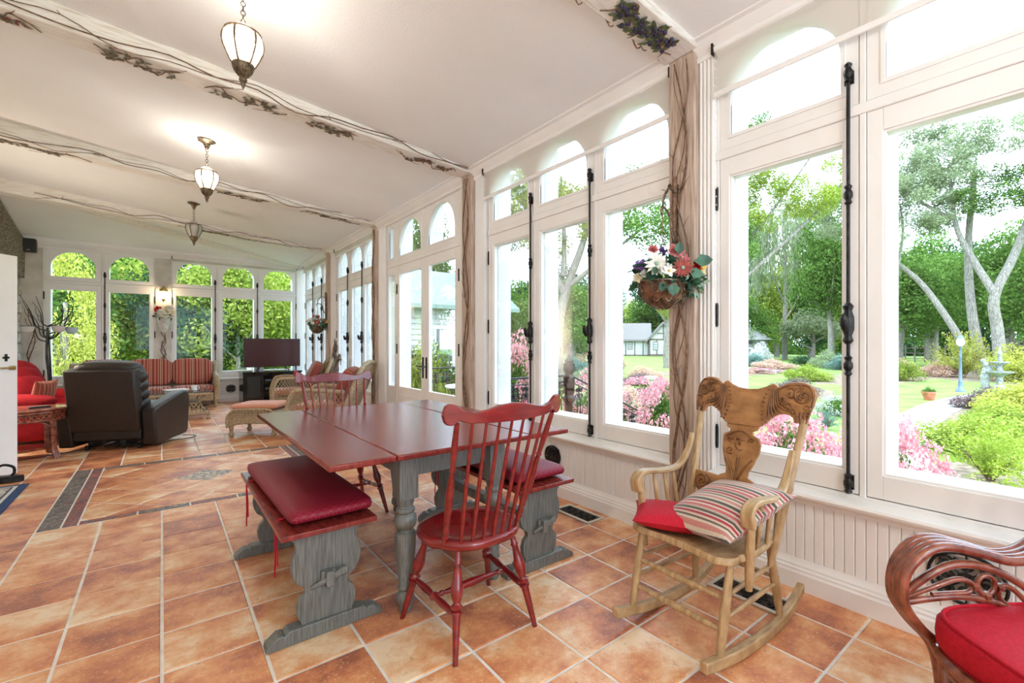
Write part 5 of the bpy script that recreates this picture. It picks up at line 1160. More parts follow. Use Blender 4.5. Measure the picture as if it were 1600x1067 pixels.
def hang_basket(x, y, z, lab, sc=1, post=(2.5,1.72)):
    t = thing('hanging_flower_basket', lab, 'flower basket', (x, y, z)); v = Vector((-sin(HD), -cos(HD), .1))*.6
    m = MB(); m.lathe([(.001,-.12),(.03,-.117),(.065,-.098),(.095,-.07),(.112,-.03),(.118,.005),(.114,.018),(.108,.005),(.08,-.05),(.001,-.06)], n=26); b = m.build('bowl', HUSK, t, smooth=60)
    m = MB()
    for k in range(10):
        a = k*pi/5; m.tube(cr([(.12*cos(a),.12*sin(a),.01),(.112*cos(a+.3),.112*sin(a+.3),-.045),(.075*cos(a-.2),.075*sin(a-.2),-.092),(.02*cos(a),.02*sin(a),-.122)], 4), .004, 5)
        for q_ in range(2):
            zc_ = -.03-.04*q_; rr_ = .116 if q_ == 0 else .09; m.tube([(rr_*cos(a+.35+.16*cos(w_)) , rr_*sin(a+.35+.16*cos(w_)), zc_+.018*sin(w_)) for w_ in [w*pi/4 for w in range(8)]], .003, 4, closed=True)
    m.tube([(.119*cos(k*pi/12),.119*sin(k*pi/12),.012) for k in range(24)], .006, 6, closed=True); m.build('scrollwork', BRZ, b)
    m = MB()
    for k in range(3): a = k*2.094+.3; m.tube([(.118*cos(a),.118*sin(a),.01),(.02*cos(a),.02*sin(a),.2),(0,0,.235)], .0022, 4)
    m.tube([(.014*cos(k*pi/5),0,.25+.014*sin(k*pi/5)) for k in range(10)], .0025, 5, closed=True); m.tube([(0,0,.264),(0,0,.39)], .004, 6); m.build('hanger', BRZ, t)
    foliage(t, (0,0,.06), .145, 150, LFD, .055, .016, 3, .65); foliage(t, (.075,-.075,.01), .085, 110, LFD, .04, .013, 15, .8); foliage(t, (.07,-.09,.0), .09, 60, LFP, .036, .013, 5, .8, name='variegated_leaves'); foliage(t, (-.05,-.03,.0), .11, 40, LFD, .045, .007, 8, .5, name='fern_leaves')
    rt = Vector((cos(HD), -sin(HD), 0)); tw = Vector((-sin(HD), -cos(HD), 0)); P = lambda a, d, h: rt*a+tw*d+Vector((0,0,h))
    flower(t, P(-.055,.12,.085), tw+Vector((0,0,.2)), .062, PETW, 'daisy', LFP, label='large white daisy'); flower(t, P(-.0,.135,.05), tw, .035, PETW, 'star', PETY, label='small white star flower')
    flower(t, P(.065,.13,.065), tw, .05, PETM, 'daisy', LFP, label='maroon daisy with green centre'); flower(t, P(.05,.07,.15), tw+Vector((0,0,.6)), .045, PETP, 'rose', label='pink rose'); flower(t, P(-.05,.02,.17), tw+Vector((0,0,.6)), .03, PETP, 'rose', label='small pink rosebud')
    flower(t, P(-.125,.06,.085), tw, .045, PETV, 'tuft', label='violet tuft'); flower(t, P(.0,.0,.16), (0,0,1), .04, PETV, 'tuft', label='violet tuft'); flower(t, P(-.105,.08,.045), tw, .022, PETW, 'rose'); flower(t, P(-.13,.03,.03), tw, .03, PETC, 'star')
    flower(t, P(.15,.06,.085), tw+rt, .04, PETR, 'rose', label='red blossom at the side'); flower(t, P(.18,.05,.08), tw+rt, .04, PETY, 'star', label='yellow blossom at the side'); flower(t, P(.10,.05,.12), tw, .028, PETP, 'star')
    m = MB(); leafm(m, P(.13,.10,.10), rt+Vector((0,0,.1)), tw, .09, .03); leafm(m, P(.10,.12,.05), rt-Vector((0,0,.3)), tw, .07, .025); leafm(m, P(.05,.12,.13), Vector((0,0,1))+rt*.1, tw, .06, .025); leafm(m, P(-.02,.12,.0), -Vector((0,0,1))-rt*.3, tw, .05, .02); leafm(m, P(.02,.14,-.01), -Vector((0,0,1)), tw, .06, .03); m.build('large_leaves', LFD, t, smooth=0)
    t.scale = (sc,)*3
    return t
hang_basket(2.335, 1.74, 1.635, 'flower basket hanging on the post nearest the rocking chair', 1.22)
hang_basket(2.34, 10.0, 1.61, 'small distant flower basket hanging on the post in the far corner', 1.15)
def bracket(px, py, z, hx, hy, lab):
    t = thing('wall_bracket', lab, 'bracket', (px, py, z)); d = Vector((hx-px, hy-py, 0)); m = MB()
    m.tube(cr([(0,0,-.17),tuple(d*.25+Vector((0,0,-.15))),tuple(d*.45+Vector((0,0,-.02))),tuple(d*.7+Vector((0,0,.02))),tuple(d*.98+Vector((0,0,.03))),tuple(d*1.05+Vector((0,0,.0))),tuple(d*.98-Vector((0,0,.02)))], 6), .008, 8)
    m.tube(cr([tuple(d*.95+Vector((0,0,.04))),tuple(d*.85+Vector((0,0,.10))),tuple(d*.55+Vector((0,0,.16))),tuple(d*.2+Vector((0,0,.15))),(0,0,.10)], 6), .007, 8)
    for k in range(9):
        f = k/8; p = d*(.9-.75*f)+Vector((0,0,.08+.08*sin(f*pi))); leafm(m, p, Vector((rnd.uniform(-1,1), rnd.uniform(-1,1), rnd.uniform(-.2,1))), (0,0,1), .035, .012)
    m.build('scroll_arm', BRZ, t, smooth=60); MB().box(-.006,.0,-.02,.02,-.22,.2).build('back_plate', BRZ, t, bevel=.003); m = MB(); m.tube([(-.012,.01,-.45),(-.02,-.0,.25)], .016, 8); m.build('bark_stake', TWIG, t)
    return t
bracket(2.495, 1.75, 2.08, 2.335, 1.74, 'curled bronze bracket holding the nearest flower basket'); bracket(2.495, 9.92, 2.03, 2.34, 10.0, 'curled bronze bracket holding the distant flower basket')
# wall sconce and vase on the far pier
t = thing('wall_sconce', 'lit brass wall lantern on the far pier above the flowers', 'wall light', (.025, YF-.02, 2.24))
MB().box(-.04,.04,-.012,0,-.05,.16).build('back_plate', BRASS, t, bevel=.005)
m = MB(); m.lathe([(.03,.09),(.075,.08),(.085,.04),(.075,-.01),(.05,-.06),(.03,-.075)], (0,-.11,0), 18); m.build('glass_globe', LG_, t, smooth=60)
m = MB(); m.lathe([(.001,.17),(.03,.165),(.06,.14),(.07,.10),(.065,.085)], (0,-.11,0), 18); m.lathe([(.035,-.07),(.03,-.09),(.01,-.12),(.001,-.14)], (0,-.11,0), 12); m.tube(cr([(0,0,.05),(0,-.05,.2),(0,-.11,.17)], 4), .008, 6); m.build('cap', BRASS, t, smooth=60)
l = bpy.data.lights.new('sconce_bulb', 'POINT'); l.energy = 6; l.color = (1,.68,.38); l.shadow_soft_size = .04; lo = bpy.data.objects.new('sconce_bulb', l); C.objects.link(lo); lo.parent = t; lo.location = (0,-.11,.01)
t = thing('wall_vase', 'white cone wall vase with red and cream flowers on the far pier', 'vase', (.025, YF-.10, 1.58))
m = MB(); m.lathe([(.03,-.08),(.055,-.05),(.08,.05),(.10,.17),(.105,.2),(.095,.2),(.07,.05),(.001,0)], n=20); m.build('cone', mat('chalky_ceramic', (.55,.53,.48), (.75,.73,.68), rough=.7, scale=20), t, smooth=60)
foliage(t, (0,-.03,.27), .14, 50, LFD, .06, .016, 9); flower(t, (-.085,-.1,.37), (0,-1,.3), .075, PETR, 'rose', label='red dahlia'); 
for q_ in range(6): flower(t, (-.02+.035*q_-.06*(q_ % 2), -.13, .26+.07*(q_ % 3)), (.1*q_-.2,-1,.2), .07, PETW if q_ % 2 else PETC, ('star','rose')[q_ % 2], PETY if q_ % 2 == 0 else None)
flower(t, (-.14,-.08,.24), (-1,-1,0), .05, mat('teal_petal', (.1,.22,.2), (.2,.32,.28), rough=.6, scale=20), 'tuft')
# floor lamp out of view behind the open door
t = thing('floor_lamp', 'floor lamp with cream drum shade standing behind the open door', 'floor lamp', (-1.62, 8.25, 0)); m = MB(); m.lathe([(.14,0),(.14,.02),(.02,.04),(.014,.1),(.014,1.35),(.001,1.36)], n=16); m.build('stand', BRZ, t)
m = MB(); n = 24; m.add([((.15+.04*(1-i))*cos(k*pi/12), (.15+.04*(1-i))*sin(k*pi/12), 1.32+.26*i) for i in (0,1) for k in range(24)], [(k, (k+1) % 24, 24+(k+1) % 24, 24+k) for k in range(24)]); m.build('lamp_shade', SHADE, t)
l = bpy.data.lights.new('lamp_bulb', 'POINT'); l.energy = 40; l.color = (1,.90,.78); l.shadow_soft_size = .07; lo = bpy.data.objects.new('lamp_bulb', l); C.objects.link(lo); lo.parent = t; lo.location = (0,0,1.46)
# speaker
t = thing('wall_speaker', 'small black loudspeaker high on the plaster pier', 'speaker', (-1.80, YF-.02, 3.02))
MB().box(-.09,.09,-.17,-.03,-.13,.11).build('cabinet', BLACKP, t, bevel=.02, seg=3); MB().box(-.078,.078,-.178,-.168,-.115,.095).build('grille', mat('grille_cloth', (.02,.02,.02), (.05,.05,.05), rough=.7, scale=200, bump=.5), t, bevel=.008); MB().box(-.02,.02,-.181,-.177,-.10,-.09).build('badge', mat('grey_badge', (.4,.4,.42)), t); MB().box(-.02,.02,-.03,0,-.03,.03).build('mount', BLACKP, t)
# metal tree with glass bowls
t = thing('metal_tree', 'dark metal branching tree stand with glass bowls in the far corner', 'candle stand', (-1.51, 11.75, 0))
m = MB(); m.tube(cr([(0,0,.02),(.02,0,.6),(-.01,0,1.1),(0,0,1.55)], 6), [.02]*12+[.016]*7, 8); m.tube(cr([(.02,0,.03),(.04,.02,.6),(.02,0,1.2),(.01,0,1.5)], 6), .012, 8); m.build('trunk', DARKM, t)
for k in range(3): a = k*2.1+.4; m = MB(); m.tube(cr([(0,0,.3),(.12*cos(a),.12*sin(a),.26),(.22*cos(a),.22*sin(a),.0)], 5), .01, 8); m.build('leg', DARKM, t)
rr = random.Random(5)
for k in range(11):
    a = rr.uniform(0, 6.28); a = (pi if k % 2 else 0)+rr.uniform(-.9,.9); L_ = rr.uniform(.16,.38); z0 = rr.uniform(1.3,1.58); z1 = rr.uniform(1.75,2.12); d = Vector((cos(a), sin(a), 0)); m = MB()
    c = cr([Vector((0,0,z0)), d*L_*.45+Vector((0,0,z0+.07)), d*L_*.8+Vector((.03,0,(z0+z1)/2+.03)), d*L_*1.05+Vector((-.02,0,z1))], 5); m.tube(c, [.011*(1-.7*i/len(c)) for i in range(len(c))], 6)
    b = c[8]; m.tube(cr([b, b+d*.1+Vector((0,0,.06)), b+d*.12+Vector((0,0,.16))], 4), .004, 5); m.build('branch', DARKM, t, smooth=60)
for x, y, z, c_, lab in ((-1.74,11.72,1.53,(.78,.77,.74),'white glass bowl hanging on the pier side of the metal tree'),(-1.37,11.66,1.54,(.80,.72,.70),'pinkish white glass bowl on the window side of the metal tree'),(-1.24,11.95,1.52,(.55,.68,.78),'bluish glass bowl in front of the cedar window')):
    t2 = thing('glass_bowl', lab, 'bowl', (x, y, z)); m = MB(); m.lathe([(.001,-.075),(.04,-.073),(.068,-.05),(.082,-.01),(.086,.04),(.08,.04),(.075,-.01),(.06,-.045),(.001,-.06)], n=20); m.build('bowl', mat('bowl_glass', c_, rough=.25), t2, smooth=60)
    m = MB(); m.tube([(.088*cos(k*pi/10),.088*sin(k*pi/10),.038) for k in range(20)], .005, 5, closed=True); m.tube([(.11 if x < -1.5 else -.11,0,.05),((-1.51-x)*.8,0,.02)], .006, 5); m.build('ring', DARKM, t2)
# driftwood sculpture
t = thing('driftwood_sculpture', 'dark twisted driftwood sculpture behind the wicker armchairs', 'sculpture', (2.36, 8.75, 0))
DW = mat('driftwood', (.06,.04,.03), (.24,.18,.14), rough=.7, scale=14, bump=.7)
m = MB(); m.lathe([(.14,0),(.15,.02),(.12,.05),(.001,.06)], n=16); m.build('base', DW, t)
m = MB(); m.tube(cr([(0,0,.03),(.02,.03,.35),(-.02,0,.7),(.02,.04,.95),(-.02,.10,1.12),(0,.06,1.28)], 6), [.06]*8+[.05]*8+[.035]*8+[.02]*7, 10); m.build('stem', DW, t, smooth=80)
for a, b, c, d in (((0,0,.85),(0,-.12,1.02),(0,-.2,1.08),(0,-.3,.98)),((0,-.02,.9),(-.02,-.13,.96),(0,-.22,1.0),(0,-.26,.9)),((0,.08,1.15),(.02,.12,1.25),(0,.1,1.32),(.02,.12,1.36)),((0,.1,1.1),(0,.0,1.2),(0,.02,1.28),(0,-.02,1.33))): m = MB(); m.tube(cr([a,b,c,d], 5), [.03-.0016*i for i in range(16)], 8); m.build('branch', DW, t, smooth=80)
# ------------------------------------------------------------------ grilles
def oval_grille(y, z, lab, hy=.115, hz=.09, x=2.557):
    t = thing('wall_grille', lab, 'vent grille', (x, y, z)); m = MB()
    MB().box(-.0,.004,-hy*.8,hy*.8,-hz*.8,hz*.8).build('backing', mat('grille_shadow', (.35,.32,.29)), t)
    m.tube([(-.008, hy*cos(k*pi/14)*(1 if abs(cos(k*pi/14)) < .8 else .96), hz*sin(k*pi/14)) for k in range(28)], .007, 6, closed=True)
    for sx in (-1,0,1):
        for sz in (-1,0,1):
            c = (sx*hy*.5, sz*hz*.5)
            for sg in (-1,1): m.tube([(-.009, c[0]+sg*(.004+.024*(1-k/16))*cos(k*.5+sz), c[1]+(.004+.024*(1-k/16))*sin(k*.5+sz)) for k in range(17)], .0042, 5)
    for k in range(8): a = k*pi/4; m.tube([(-.009,.01*cos(a),.01*sin(a)),(-.009,hy*cos(a),hz*sin(a))], .004, 5); m.ball((-.009, hy*.72*cos(a+.4), hz*.72*sin(a+.4)), .012, 6)
    m.build('scrollwork', IRON, t)
    return t
oval_grille(3.035, .318, 'black ornate oval grille on the dado behind the bench', .10, .085); oval_grille(.37, .30, 'black ornate oval grille behind the rattan armchair', .13, .105)
t = oval_grille(0, .30, 'black ornate oval grille on the dado beside the television stand', .09, .08); t.location = (1.16, YF-.012, .28); t.rotation_euler = (0,0,pi/2)
def floor_vent(x, y, lab):
    t = thing('floor_vent', lab, 'floor vent', (x, y, .001)); m = MB(); hx, hy = .085, .19
    m.box(-hx,hx,-hy,-hy+.02,0,.01); m.box(-hx,hx,hy-.02,hy,0,.01); m.box(-hx,-hx+.02,-hy+.02,hy-.02,0,.01); m.box(hx-.02,hx,-hy+.02,hy-.02,0,.01); m.build('frame', mat('cream_vent', (.62,.56,.46), rough=.4), t, bevel=.003)
    MB().box(-hx+.02,hx-.02,-hy+.02,hy-.02,0,.002).build('duct', mat('duct_black', (.01,.01,.01)), t)
    m = MB()
    for k in range(5):
        for j in range(2):
            c = (-.03+.06*j, -.13+.065*k)
            for sg in (-1,1): m.tube([(c[0]+sg*(.003+.024*(1-i/14))*cos(i*.5), c[1]+(.003+.024*(1-i/14))*sin(i*.5), .006) for i in range(15)], .0028, 4)
    m.tube([(0,-.16,.006),(0,.16,.006)], .003, 4); m.build('scroll_grille', IRON, t)
floor_vent(2.385, 2.54, 'floor vent with scroll grille between the bench and the baseboard'); floor_vent(2.29, 1.17, 'floor vent with scroll grille under the rocking chair')
# ------------------------------------------------------------------ rug and doorstop
def rug_mat():
    m = bpy.data.materials.new('oriental_rug'); m.use_nodes = True; nt = m.node_tree; L = nt.links; b = nt.nodes['Principled BSDF']; b.inputs['Roughness'].default_value = .95
    tcn = _n(nt,'ShaderNodeTexCoord'); sp = _n(nt,'ShaderNodeSeparateXYZ'); L.new(tcn.outputs['Object'], sp.inputs[0])
    def edge(o, h):
        a = _n(nt,'ShaderNodeMath',operation='ABSOLUTE'); L.new(sp.outputs[o], a.inputs[0]); s_ = _n(nt,'ShaderNodeMath',operation='SUBTRACT'); s_.inputs[0].default_value = h; L.new(a.outputs[0], s_.inputs[1]); return s_
    mn = _n(nt,'ShaderNodeMath',operation='MINIMUM'); L.new(edge('X',.5).outputs[0], mn.inputs[0]); L.new(edge('Y',.75).outputs[0], mn.inputs[1])
    mu = _n(nt,'ShaderNodeMath',operation='MULTIPLY'); mu.inputs[1].default_value = 2; L.new(mn.outputs[0], mu.inputs[0])
    r = _n(nt,'ShaderNodeValToRGB'); r.color_ramp.interpolation = 'CONSTANT'; e = r.color_ramp.elements; e[0].color = (.02,.05,.13,1); e[1].position = .11; e[1].color = (.62,.58,.5,1)
    for p, c in ((.16,(.06,.06,.08)),(.19,(.6,.56,.48)),(.36,(.06,.06,.08)),(.39,(.62,.58,.5)),(.46,(.08,.10,.16))): x = e.new(p); x.color = (*c, 1)
    L.new(mu.outputs[0], r.inputs['Fac'])
    vo = _n(nt,'ShaderNodeTexVoronoi'); vo.inputs['Scale'].default_value = 26; L.new(tcn.outputs['Object'], vo.inputs['Vector']); r2 = _n(nt,'ShaderNodeValToRGB'); r2.color_ramp.interpolation = 'CONSTANT'; r2.color_ramp.elements[0].color = (.25,.24,.25,1); r2.color_ramp.elements[1].position = .3; r2.color_ramp.elements[1].color = (1,1,1,1); x = r2.color_ramp.elements.new(.62); x.color = (.5,.42,.36,1)
    L.new(vo.outputs['Distance'], r2.inputs['Fac'])
    gt = _n(nt,'ShaderNodeMath',operation='GREATER_THAN'); gt.inputs[1].default_value = .19; L.new(mu.outputs[0], gt.inputs[0])
    mx = _n(nt,'ShaderNodeMix',data_type='RGBA',blend_type='MULTIPLY'); L.new(gt.outputs[0], mx.inputs['Factor']); L.new(r.outputs['Color'], mx.inputs['A']); L.new(r2.outputs['Color'], mx.inputs['B']); L.new(mx.outputs['Result'], b.inputs['Base Color'])
    return m
o = MB().box(-.5,.5,-.75,.75,0,.012).build('rug', rug_mat(), smooth=0, bevel=.003); tag(o, 'small oriental rug with navy blue border on the tiles by the open door', 'rug'); o.location = (-1.42, 5.53, 0)
t = thing('doorstop', 'antique black flat iron used as a doorstop', 'doorstop', (-1.10, 6.50, 0), -.3)
m = MB(); m.prism([(-.10,-.045),(.06,-.045),(.13,0),(.06,.045),(-.10,.045)], lambda a, b, d: (a, b, d), 0, .06); m.build('sole', IRON, t, bevel=.006)
m = MB(); m.tube(cr([(-.06,0,.055),(-.075,0,.11),(-.02,0,.16),(.05,0,.14),(.06,0,.09),(.04,0,.058)], 6), .011, 8); m.build('handle', IRON, t, smooth=80)
# ------------------------------------------------------------------ garden
GZ = -.6
PB = lambda b, d: (d*sin(radians(b)), d*cos(radians(b)))      # bearing in degrees from +Y, distance in metres
LAWN = mat('lawn_grass', (.11,.20,.025), (.22,.32,.055), rough=.9, scale=1.3, detail=9, bump=.6, bscale=40, world=True)
SAND = mat('pale_gravel', (.36,.33,.28), (.52,.49,.43), rough=.95, scale=9, bump=.5, bscale=60, world=True)
SOIL = mat('mulch', (.12,.08,.05), (.28,.22,.14), rough=.95, scale=7, bump=.6, bscale=40, world=True)
def strip_poly(name, pts, z, m, label, kind='structure'):
    mb = MB(); n = len(pts); mb.add([(x, y, z) for x, y in pts]+[(x, y, z-.05) for x, y in pts], [tuple(range(n)), tuple(range(n, 2*n))[::-1]]+[(i, (i+1) % n, n+(i+1) % n, n+i) for i in range(n)])
    o = mb.build(name, m, smooth=0); o['kind'] = kind; o['label'] = label; return o
strip_poly('lawn', [(-60,12.66),(2.87,12.66),(2.87,-40),(140,-40),(140,140),(-60,140)], GZ, LAWN, 'bright green lawn around the house')
c1 = cr([(5.5,1.5,0),(8.5,2.6,0),(11.5,3.3,0),(15,3.5,0),(18.5,3.6,0),(22.5,3.2,0),(25,1.8,0),(27,-2,0)], 6); c2 = cr([(7,.9,0),(9.8,1.9,0),(12.5,2.3,0),(15.6,2.6,0),(19,2.6,0),(21.8,2.3,0),(23.4,1.2,0),(24.5,-2,0)], 6)
strip_poly('garden_path', [(p.x, p.y) for p in c1]+[(p.x, p.y) for p in c2[::-1]], GZ+.012, SAND, 'pale gravel path winding through the flower beds')
for k, (x, y, rx, ry) in enumerate(((5.2,2.2,2.6,2.6),(10.5,8.2,3.4,1.6),(17,7.5,3.5,1.3),(16,2,3.2,1.4),(30,8,7,2.2),(29,16,7,3),(36,3.5,6,4),(7.5,.2,3,1.8))):
    strip_poly('flower_bed', [(x+rx*cos(a*pi/12)*(1+.08*sin(3*a)), y+ry*sin(a*pi/12)) for a in range(24)], GZ+.006+.0006*k, SOIL, 'mulched flower bed of the garden, bed %s' % 'abcdefgh'[k])
LM = {}
for n_, a in dict(bright=((.22,.34,.04),(.48,.56,.10),(.62,.66,.22)), mid=((.06,.15,.025),(.20,.34,.07),(.34,.46,.14)), dark=((.02,.06,.03),(.08,.17,.07),(.14,.24,.10)), pale=((.26,.34,.16),(.46,.52,.30),(.6,.64,.42)),
    yellow=((.38,.42,.05),(.62,.62,.14),(.72,.70,.3)), blue=((.12,.24,.20),(.30,.44,.38),(.42,.54,.48)), heather=((.20,.12,.12),(.40,.30,.28),(.52,.42,.40)), pink=((.72,.24,.30),(.88,.50,.52),(.92,.74,.70)),
    peach=((.62,.36,.24),(.80,.60,.46),(.86,.74,.62)), white=((.75,.76,.70),(.86,.86,.82),(.9,.9,.88)), autumn=((.20,.30,.05),(.44,.48,.10),(.66,.50,.14)), lime=((.30,.44,.04),(.50,.62,.10),(.66,.74,.25))).items(): LM[n_] = leaf_mat(n_+'_leaves', *a)
BARK = mat('grey_bark', (.12,.105,.085), (.34,.31,.26), rough=.9, scale=9, stretch=(3,3,.6), bump=1, bscale=30)
rs = np.random.RandomState(3)
def card_mesh(name, P, D, size, asp=.5):
    """one small diamond-shaped leaf at each point P, along D"""
    N = len(P); D = D/np.maximum(np.linalg.norm(D, axis=1, keepdims=True), 1e-6); A = rs.normal(size=(N,3)); U = np.cross(D, A); U /= np.maximum(np.linalg.norm(U, axis=1, keepdims=True), 1e-6)
    s = size*(.6+.8*rs.rand(N,1)); V = np.stack([P-D*s*.5, P+U*s*asp*.5, P+D*s*.5, P-U*s*asp*.5], 1).reshape(-1, 3)
    me = bpy.data.meshes.new(name); me.vertices.add(4*N); me.vertices.foreach_set('co', V.ravel()); me.loops.add(4*N); me.loops.foreach_set('vertex_index', np.arange(4*N, dtype=np.int32))
    me.polygons.add(N); me.polygons.foreach_set('loop_start', np.arange(0, 4*N, 4, dtype=np.int32)); me.update(calc_edges=True); return me
def blobs(n, r0, flat=1, lo=.25, hi=.42, seed=0, zlo=-1):
    r_ = np.random.RandomState(seed); out = []
    while len(out) < n:
        p = r_.uniform(-1, 1, 3)
        if np.linalg.norm(p) < 1 and p[2] > zlo: out.append((p*(1-.3)*np.array((1,1,flat)), r_.uniform(lo, hi)*r0))
    return out
def crown_mesh(kind, seed, n, size):
    if kind == 'broad': B = blobs(30, 1, seed=seed)
    elif kind == 'airy': B = blobs(26, .75, seed=seed, lo=.14, hi=.34)
    elif kind == 'cone':
        r_ = np.random.RandomState(seed); B = []
        for k in range(60): z = r_.uniform(-1,.92); rr_ = (1-z)/2*.78; a = r_.uniform(0, 6.28); B.append((np.array((rr_*cos(a), rr_*sin(a), z)), .16+.16*(1-z)/2))
    elif kind == 'dome': B = [(p*np.array((1,1,1)), r) for p, r in blobs(34, .9, seed=seed, zlo=-.05, lo=.2, hi=.38)]
    if kind == 'weep':
        r_ = np.random.RandomState(seed); P = []; D = []
        for k in range(150):
            a = r_.uniform(0, 6.28); q_ = sqrt(r_.uniform(0.02,1)); x, y = q_*cos(a)*.95, q_*sin(a)*.95; zt = .95*sqrt(max(.02, 1-q_*q_*.8))-.05; ln = r_.uniform(.5,1.25)
            m_ = n//150; f = r_.rand(m_); P.append(np.stack([x+.03*r_.normal(size=m_)+.04*np.sin(f*4+k), y+.03*r_.normal(size=m_), zt-f*ln], 1)); D.append(np.stack([.25*r_.normal(size=m_), .25*r_.normal(size=m_), -np.ones(m_)], 1))
        return card_mesh(kind, np.concatenate(P), np.concatenate(D), size, .28)
    if kind == 'spray':
        r_ = np.random.RandomState(seed); P = []; D = []
        for k in range(90):
            a = r_.uniform(0, 6.28); t_ = r_.uniform(.1,1.1); L_ = r_.uniform(.7,1.15); m_ = n//90; f = r_.rand(m_); d = np.array((sin(t_)*cos(a), sin(t_)*sin(a), cos(t_))); P.append(d*f[:,None]*L_-np.array((0,0,1))*(f[:,None]**2)*.25*t_+.025*r_.normal(size=(m_,3))); D.append(d+.5*r_.normal(size=(m_,3)))
        return card_mesh(kind, np.concatenate(P), np.concatenate(D), size, .4)
    tot = sum(r*r for _, r in B); P = []; D = []
    for c, r in B:
        m_ = max(8, int(n*r*r/tot)); d = rs.normal(size=(m_,3)); d /= np.linalg.norm(d, axis=1, keepdims=True); q_ = c+d*r*(.55+.5*rs.rand(m_,1)); P.append(q_); D.append(np.cross(d, rs.normal(size=(m_,3)))+.2*d)
    return card_mesh(kind, np.concatenate(P), np.concatenate(D), size)
TPL = {('broad',k): crown_mesh('broad', 10+k, 18000, .056) for k in range(3)}
TPL.update({('airy',k): crown_mesh('airy', 20+k, 9000, .045) for k in range(2)}); TPL[('cone',0)] = crown_mesh('cone', 31, 15000, .04); TPL[('weep',0)] = crown_mesh('weep', 41, 12000, .075)
TPL.update({('dome',k): crown_mesh('dome', 50+k, 8500, .066) for k in range(2)}); TPL[('spray',0)] = crown_mesh('spray', 61, 6000, .05)
CM = {}
def crown(par, kind, k, col, loc, sc, rz=0, name='crown'):
    key = (kind, k, col)
    if key not in CM: me = TPL[(kind, k)].copy(); me.materials.append(LM[col]); CM[key] = me
    o = bpy.data.objects.new(name, CM[key]); C.objects.link(o); o.parent = par; o.location = loc; o.scale = sc; o.rotation_euler = (0,0,rz); o['kind'] = 'stuff'; return o
def tree(x, y, h, r, label, kind='broad', col='mid', k=0, trunk=.3, low=.3, group=None, branches=3, name='tree', lean=0):
    t = thing(name, label, 'tree', (x, y, GZ), 0, group); rr = random.Random(int(x*31+y*17)); zc_ = h*(low+(1-low)/2); top = h*low+h*.25
    m = MB(); c = cr([(0,0,-.1),(lean*.3+rr.uniform(-.1,.1)*trunk*3,0,top*.4),(lean*.7,rr.uniform(-.3,.3),top*.8),(lean,0,zc_+.1*h)], 4); m.tube(c, [trunk*(1.15-.75*i/len(c)) for i in range(len(c))], 9)
    for q_ in range(branches):
        a = rr.uniform(0, 6.28); b = c[rr.randrange(6, 10)]; m.tube(cr([b, b+Vector((cos(a)*r*.3, sin(a)*r*.3, h*.1)), b+Vector((cos(a)*r*.62, sin(a)*r*.62, h*.24))], 4), [trunk*.45*(1-.09*i) for i in range(9)], 6)
    m.build('trunk', BARK, t, smooth=80); crown(t, kind, k, col, (lean,0,zc_), (r, r, h*(1-low)/2), rr.uniform(0, 6)); return t
# far wood: row of tall trees behind the lawn
rr = random.Random(12); n_ = 0
for b in np.arange(29.5, 128, 3.3):
    d = rr.uniform(66,82)+(14 if 44 < b < 57 else 0); h = rr.uniform(11,15.5) if b < 60 else rr.uniform(12.5,16.5); x, y = PB(b, d); col = rr.choice(['mid','mid','dark','bright','mid'])
    tree(x, y, h, rr.uniform(4.6,6), 'tall broadleaf tree in the distant row closing the garden', 'broad', col, rr.randrange(3), .35, .02, 'distant row of garden trees'); n_ += 1
for b, d, h, r, kind, col, k, low, lab in (
    (34.3,30,6.2,3.1,'broad','mid',0,.1,'round green maple seen between the door post and the first window rod'),
    (42.2,31,6.0,3.0,'broad','mid',1,.1,'round green maple beyond the iron newel post'),
    (38.2,46,8.5,3.4,'broad','dark',1,.08,'dark tree between the two round maples'),
    (46.0,78,15,5.0,'broad','blue',2,.1,'blue-green tree behind the half-timbered cottage, near the newel'),
    (52.8,86,19,7.0,'broad','dark',0,.1,'dark green tree behind the cottage roof'),
    (53.9,36,7.8,1.9,'airy','autumn',1,.35,'sparse autumn-tinted tree in front of the cottage'),
    (62.3,57,7.5,4.5,'broad','mid',2,.04,'leafy green tree just behind the garden shed'),
    (60.5,70,17,5.5,'broad','blue',1,.2,'pale blue-green tree towering behind the shed'),
    (66.6,60,18.5,6.0,'weep','pale',0,.18,'big weeping willow behind the garden shed'),
    (71.0,50,15.0,4.2,'broad','mid',2,.24,'dense tall tree beside the weeping willow'),
    (69.3,58,6.0,4.0,'dome','pale',1,.05,'low pale thicket under the weeping willow'),
    (76.8,48,9.0,4.6,'broad','mid',1,.16,'green tree seen past the upright window rod'),
    (79.5,52,10.5,4.6,'broad','mid',0,.2,'green tree behind the leaning trunk'),
    (84.6,44,10.0,4.2,'broad','mid',2,.2,'green tree behind the big forked trunk'),
    (88.5,40,9.0,4.0,'broad','mid',0,.1,'green tree at the outer side of the big forked tree')):
    x, y = PB(b, d); tree(x, y, h, r, lab, kind, col, k, .28, low, None)
for k, b in enumerate(np.arange(29, 112, 5.2)):
    x, y = PB(b, 88); t = thing('thicket', 'dark leafy thicket closing the gap under the distant trees', 'thicket', (x, y, GZ), 0, 'thickets behind the distant trees'); crown(t, 'dome', k % 2, 'mid' if k % 3 else 'dark', (0,0,-.5), (6.5,6.5,7.5), b, 'foliage')
